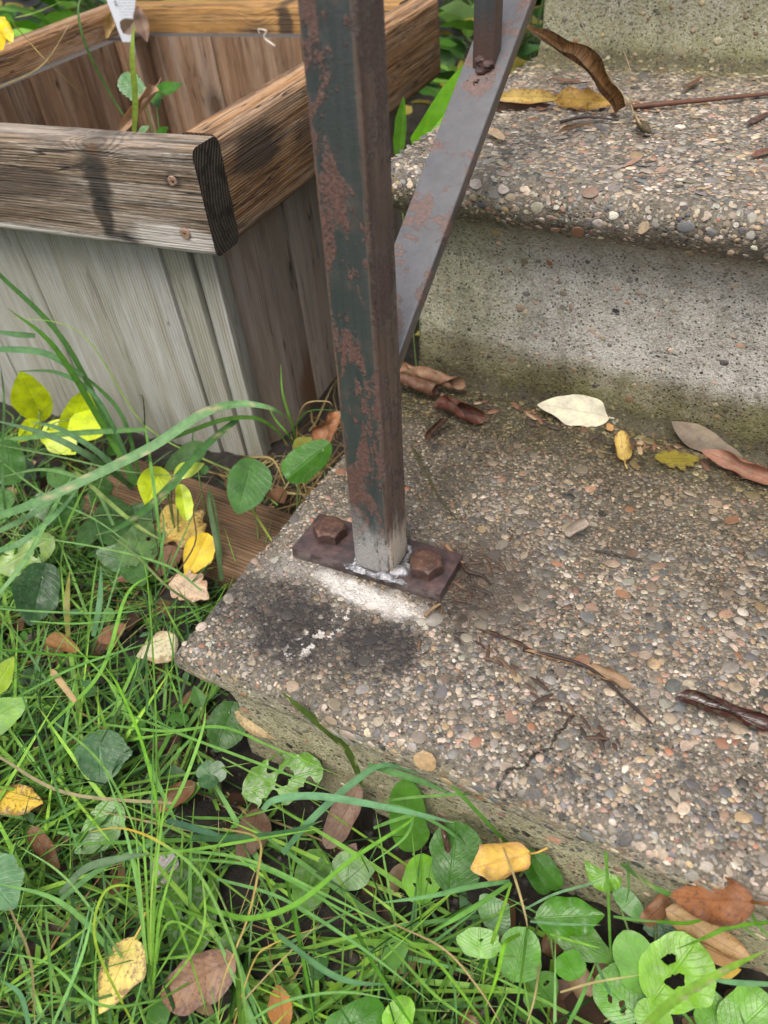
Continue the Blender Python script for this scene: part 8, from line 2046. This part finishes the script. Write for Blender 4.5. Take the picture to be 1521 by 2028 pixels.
# low ground cover: small weed leaves and rotting leaf bits between the grass
def litter(name, n, shapes, lens, cols, mat, lift, area):
    VV, FF, UU, KK = [], [], [], []
    protos = []
    for k in range(8):
        me = leaf_mesh(1.0, rnd.uniform(0.5, 0.95), shapes[k % len(shapes)], fold=rnd.uniform(-.2, .3), bend=rnd.uniform(-.7, .5), curl=rnd.uniform(0, 1.2), seed=300 + k, nu=10, nv=6)
        v = np.empty(len(me.vertices) * 3); me.vertices.foreach_get('co', v)
        protos.append((v.reshape(-1, 3), [list(p.vertices) for p in me.polygons]))
        bpy.data.meshes.remove(me)
    for x, y in scatter(n, *area):
        pv, pf = protos[rnd.randrange(8)]
        L = rnd.uniform(*lens)
        z = float(ground_z(x, y)) + rnd.uniform(0.0, lift)
        a = rnd.uniform(0, 6.28)
        x_ = Vector((math.cos(a), math.sin(a), rnd.uniform(-.3, .4))).normalized()
        nn = Vector((rnd.gauss(0, .35), rnd.gauss(-.15, .35), 1)).normalized()
        y_ = nn.cross(x_).normalized()
        z_ = x_.cross(y_)
        Q = pv @ np.array([x_, y_, z_]) * L + np.array([x, y, z])
        Q[:, 2] = np.maximum(Q[:, 2], float(ground_z(x, y)) + 0.001)
        ov = (Q[:, 0] > 0.0) & (Q[:, 1] > 0.0)
        if ov.any():
            continue
        o = len(VV)
        VV += Q.tolist(); FF += [[i + o for i in q] for q in pf]
        c = np.array(cols[rnd.randrange(len(cols))]) * rnd.uniform(0.7, 1.3)
        KK += [c.tolist()] * len(Q)
        UU += [(0.3, 0.3)] * len(Q)
    add(name, mesh(name, VV, FF, mat, uv=UU, col=KK), None, kind='stuff')


ARE = (-0.62, 0.50, -0.34, 0.245)
litter('ground_cover', 520, ['round', 'ovate', 'cordate'], (0.008, 0.020), [(0.07, 0.19, 0.03), (0.05, 0.13, 0.03), (0.12, 0.27, 0.04), (0.10, 0.20, 0.09)], M_BLADE, 0.018, ARE)
litter('leaf_litter', 560, ['ovate', 'oblong', 'lance'], (0.010, 0.028), [(0.16, 0.08, 0.045), (0.10, 0.05, 0.03), (0.24, 0.13, 0.07), (0.30, 0.20, 0.12), (0.06, 0.035, 0.025)], M_BLADE, 0.008, ARE)

litter('undergrowth', 1500, ['ovate', 'round', 'lance'], (0.025, 0.06), [(0.06, 0.17, 0.03), (0.10, 0.25, 0.03), (0.035, 0.09, 0.025), (0.16, 0.33, 0.04), (0.30, 0.24, 0.05)], M_BLADE, 0.20, (-1.9, -0.025, 0.74, 2.0))

mb = MB()
t_ = NT('soil_crumb')
M_CRUMB = t_.done(t_.bsdf(t_.n('Attribute', {'attribute_name': 'tint'}).outputs['Color'], 0.7, t_.bump(t_.noise(t_.pos(), 900, 4), 0.7, 0.0008)))
for x, y in scatter(3200, -0.45, 0.45, -0.30, 0.13):
    r = rnd.uniform(0.0009, 0.0040) * (0.6 if rnd.random() < 0.6 else 1)
    c = rnd.uniform(0.010, 0.05)
    mb.add(CAP_V * r * (1 + rng.uniform(-0.25, 0.25, (len(CAP_V), 1))) + np.array([x, y, float(ground_z(x, y)) + rnd.uniform(-0.002, 0.006)]), CAP_F.tolist(), (c, c * 0.82, c * 0.68))
add('soil_crumbs', mb.mesh('soil_crumbs', M_CRUMB), None, kind='stuff')

# debris along the foot of the second riser and on the middle tread
mb = MB()
for k in range(150):
    if k < 60:
        x, y = rnd.uniform(0.02, 0.16), 0.47 + rnd.gauss(0, 0.022)
        z = 0.1795
    else:
        x = rnd.uniform(0.03, 0.42)
        y = 0.309 - 0.066 * x + rnd.gauss(-0.006, 0.004)
        z = 0.0012
    r = rnd.uniform(0.0008, 0.0030)
    a = rnd.uniform(0, 3.14)
    R2 = np.array([[math.cos(a), math.sin(a), 0], [-math.sin(a), math.cos(a), 0], [0, 0, 1]])
    c = rnd.choice([(0.10, 0.05, 0.03), (0.18, 0.09, 0.05), (0.05, 0.035, 0.025), (0.33, 0.22, 0.13)])
    mb.add((CAP_V * np.array([r * rnd.uniform(1.2, 3.5), r, r * 0.4])) @ R2 + np.array([x, y, z]), CAP_F.tolist(), c)
for k in range(95):
    if k < 50:
        u = rnd.random()
        x, y = 0.128 + 0.118 * u + rnd.gauss(0, 0.003), 0.083 - 0.050 * u + rnd.gauss(0, 0.003)
    else:
        x, y = 0.135 + rnd.gauss(0, 0.011), 0.108 + rnd.gauss(0, 0.020)
        if x < 0.129 and 0.088 < y < 0.129:
            continue
    r = rnd.uniform(0.0005, 0.0016)
    a = rnd.gauss(-0.5, 0.7)
    R2 = np.array([[math.cos(a), math.sin(a), 0], [-math.sin(a), math.cos(a), 0], [0, 0, 1]])
    mb.add((CAP_V * np.array([r * rnd.uniform(1.5, 5), r * 0.8, r * 0.5])) @ R2 + np.array([x, y, 0.0012]), CAP_F.tolist(), rnd.choice([(0.045, 0.026, 0.018), (0.03, 0.02, 0.016), (0.07, 0.035, 0.022), (0.12, 0.07, 0.04)]))
add('plant_debris', mb.mesh('plant_debris', M_CRUMB), None, kind='stuff')

# ---------------------------------------------------------------- shrubs and weeds behind the planter
def shrub(name, label, cx_, cy_, n, rad, hgt, lens, cols, shapes, cat='shrub', z0=None):
    z0 = float(ground_z(cx_, cy_)) if z0 is None else z0
    root = empty(name, label, cat, (cx_, cy_, z0))
    inv = Matrix.Translation((-cx_, -cy_, -z0))
    protos = [leaf_mesh(1.0, rnd.uniform(0.42, 0.7), shapes[k % len(shapes)], fold=rnd.uniform(0.05, .3), bend=rnd.uniform(-.9, -.1), wave=0.02, seed=500 + k, nu=14, nv=8, mat=M_LEAF) for k in range(5)]
    mb = MB()
    top = Vector((cx_, cy_, z0))
    for k in range(n):
        a = rnd.uniform(0, 6.28)
        rr_ = rad * math.sqrt(rnd.random())
        h = hgt * rnd.uniform(0.12, 1.0) * (1 - 0.35 * rr_ / rad)
        b = Vector((cx_ + rr_ * math.cos(a), cy_ + rr_ * math.sin(a), z0 + h))
        L = rnd.uniform(*lens)
        d = Vector((math.cos(a) + rnd.gauss(0, .5), math.sin(a) + rnd.gauss(0, .5), rnd.uniform(-.2, .9))).normalized()
        nn = Vector((rnd.gauss(0, .4), rnd.gauss(-.2, .4), 1)).normalized()
        M = leaf_matrix(b, b + d * L, nn)
        o = bpy.data.objects.new('leaf', protos[k % 5])
        COL.objects.link(o)
        o.parent = root
        o.matrix_parent_inverse = inv
        o.matrix_local = M @ Matrix.Diagonal((L, L, L, 1))
        o.matrix_parent_inverse = Matrix.Identity(4)
        o.matrix_local = inv @ M @ Matrix.Diagonal((L, L, L, 1))
        c = np.array(cols[rnd.randrange(len(cols))]) * rnd.uniform(0.7, 1.25)
        o.color = (*c, 1)
        o['spots'] = 0.1
        if k % 3 == 0:
            V, F = tube(smooth_line([top + Vector((rnd.gauss(0, .01), rnd.gauss(0, .01), 0)), top.lerp(b, .5) + Vector((0, 0, .02)), b], 4), 0.0015, 5)
            mb.add(V, F)
    o = add('stem', mb.mesh('stem', M_STEM), root)
    o.matrix_parent_inverse = inv
    return root


SG = [(0.06, 0.18, 0.03), (0.10, 0.26, 0.03), (0.035, 0.10, 0.025), (0.15, 0.34, 0.04)]
SB = [(0.16, 0.38, 0.03), (0.22, 0.48, 0.04), (0.10, 0.26, 0.03)]
SY = [(0.07, 0.19, 0.03), (0.14, 0.28, 0.04), (0.42, 0.36, 0.06), (0.05, 0.12, 0.03)]
shrub('leafy_weed', 'dark green leafy weeds between the planter and the upper steps', -0.125, 0.98, 120, 0.13, 0.42, (0.035, 0.070), SY, ['ovate', 'round'], 'weed')
shrub('leafy_weed', 'low yellowing weeds behind the strap leaves beside the middle step', -0.055, 0.62, 60, 0.045, 0.13, (0.025, 0.055), SY, ['ovate', 'lance'], 'weed')
shrub('leafy_shrub', 'shrub standing behind the right end of the planter back rail', -0.34, 1.35, 130, 0.26, 0.75, (0.05, 0.10), SG, ['ovate', 'cordate'])
shrub('broadleaf_plant', 'bright broad-leaved plant behind the left rail of the planter', -0.80, 1.02, 90, 0.17, 0.42, (0.08, 0.16), SB, ['lance', 'ovate'], 'plant')
shrub('leafy_shrub', 'dark shrub farther back behind the planter left rail', -1.35, 1.75, 140, 0.45, 0.9, (0.07, 0.14), SG, ['ovate', 'cordate'])
shrub('leafy_shrub', 'green shrub far back between the planter and the fence side', -0.75, 2.05, 140, 0.45, 0.9, (0.07, 0.14), SG, ['ovate', 'cordate'])
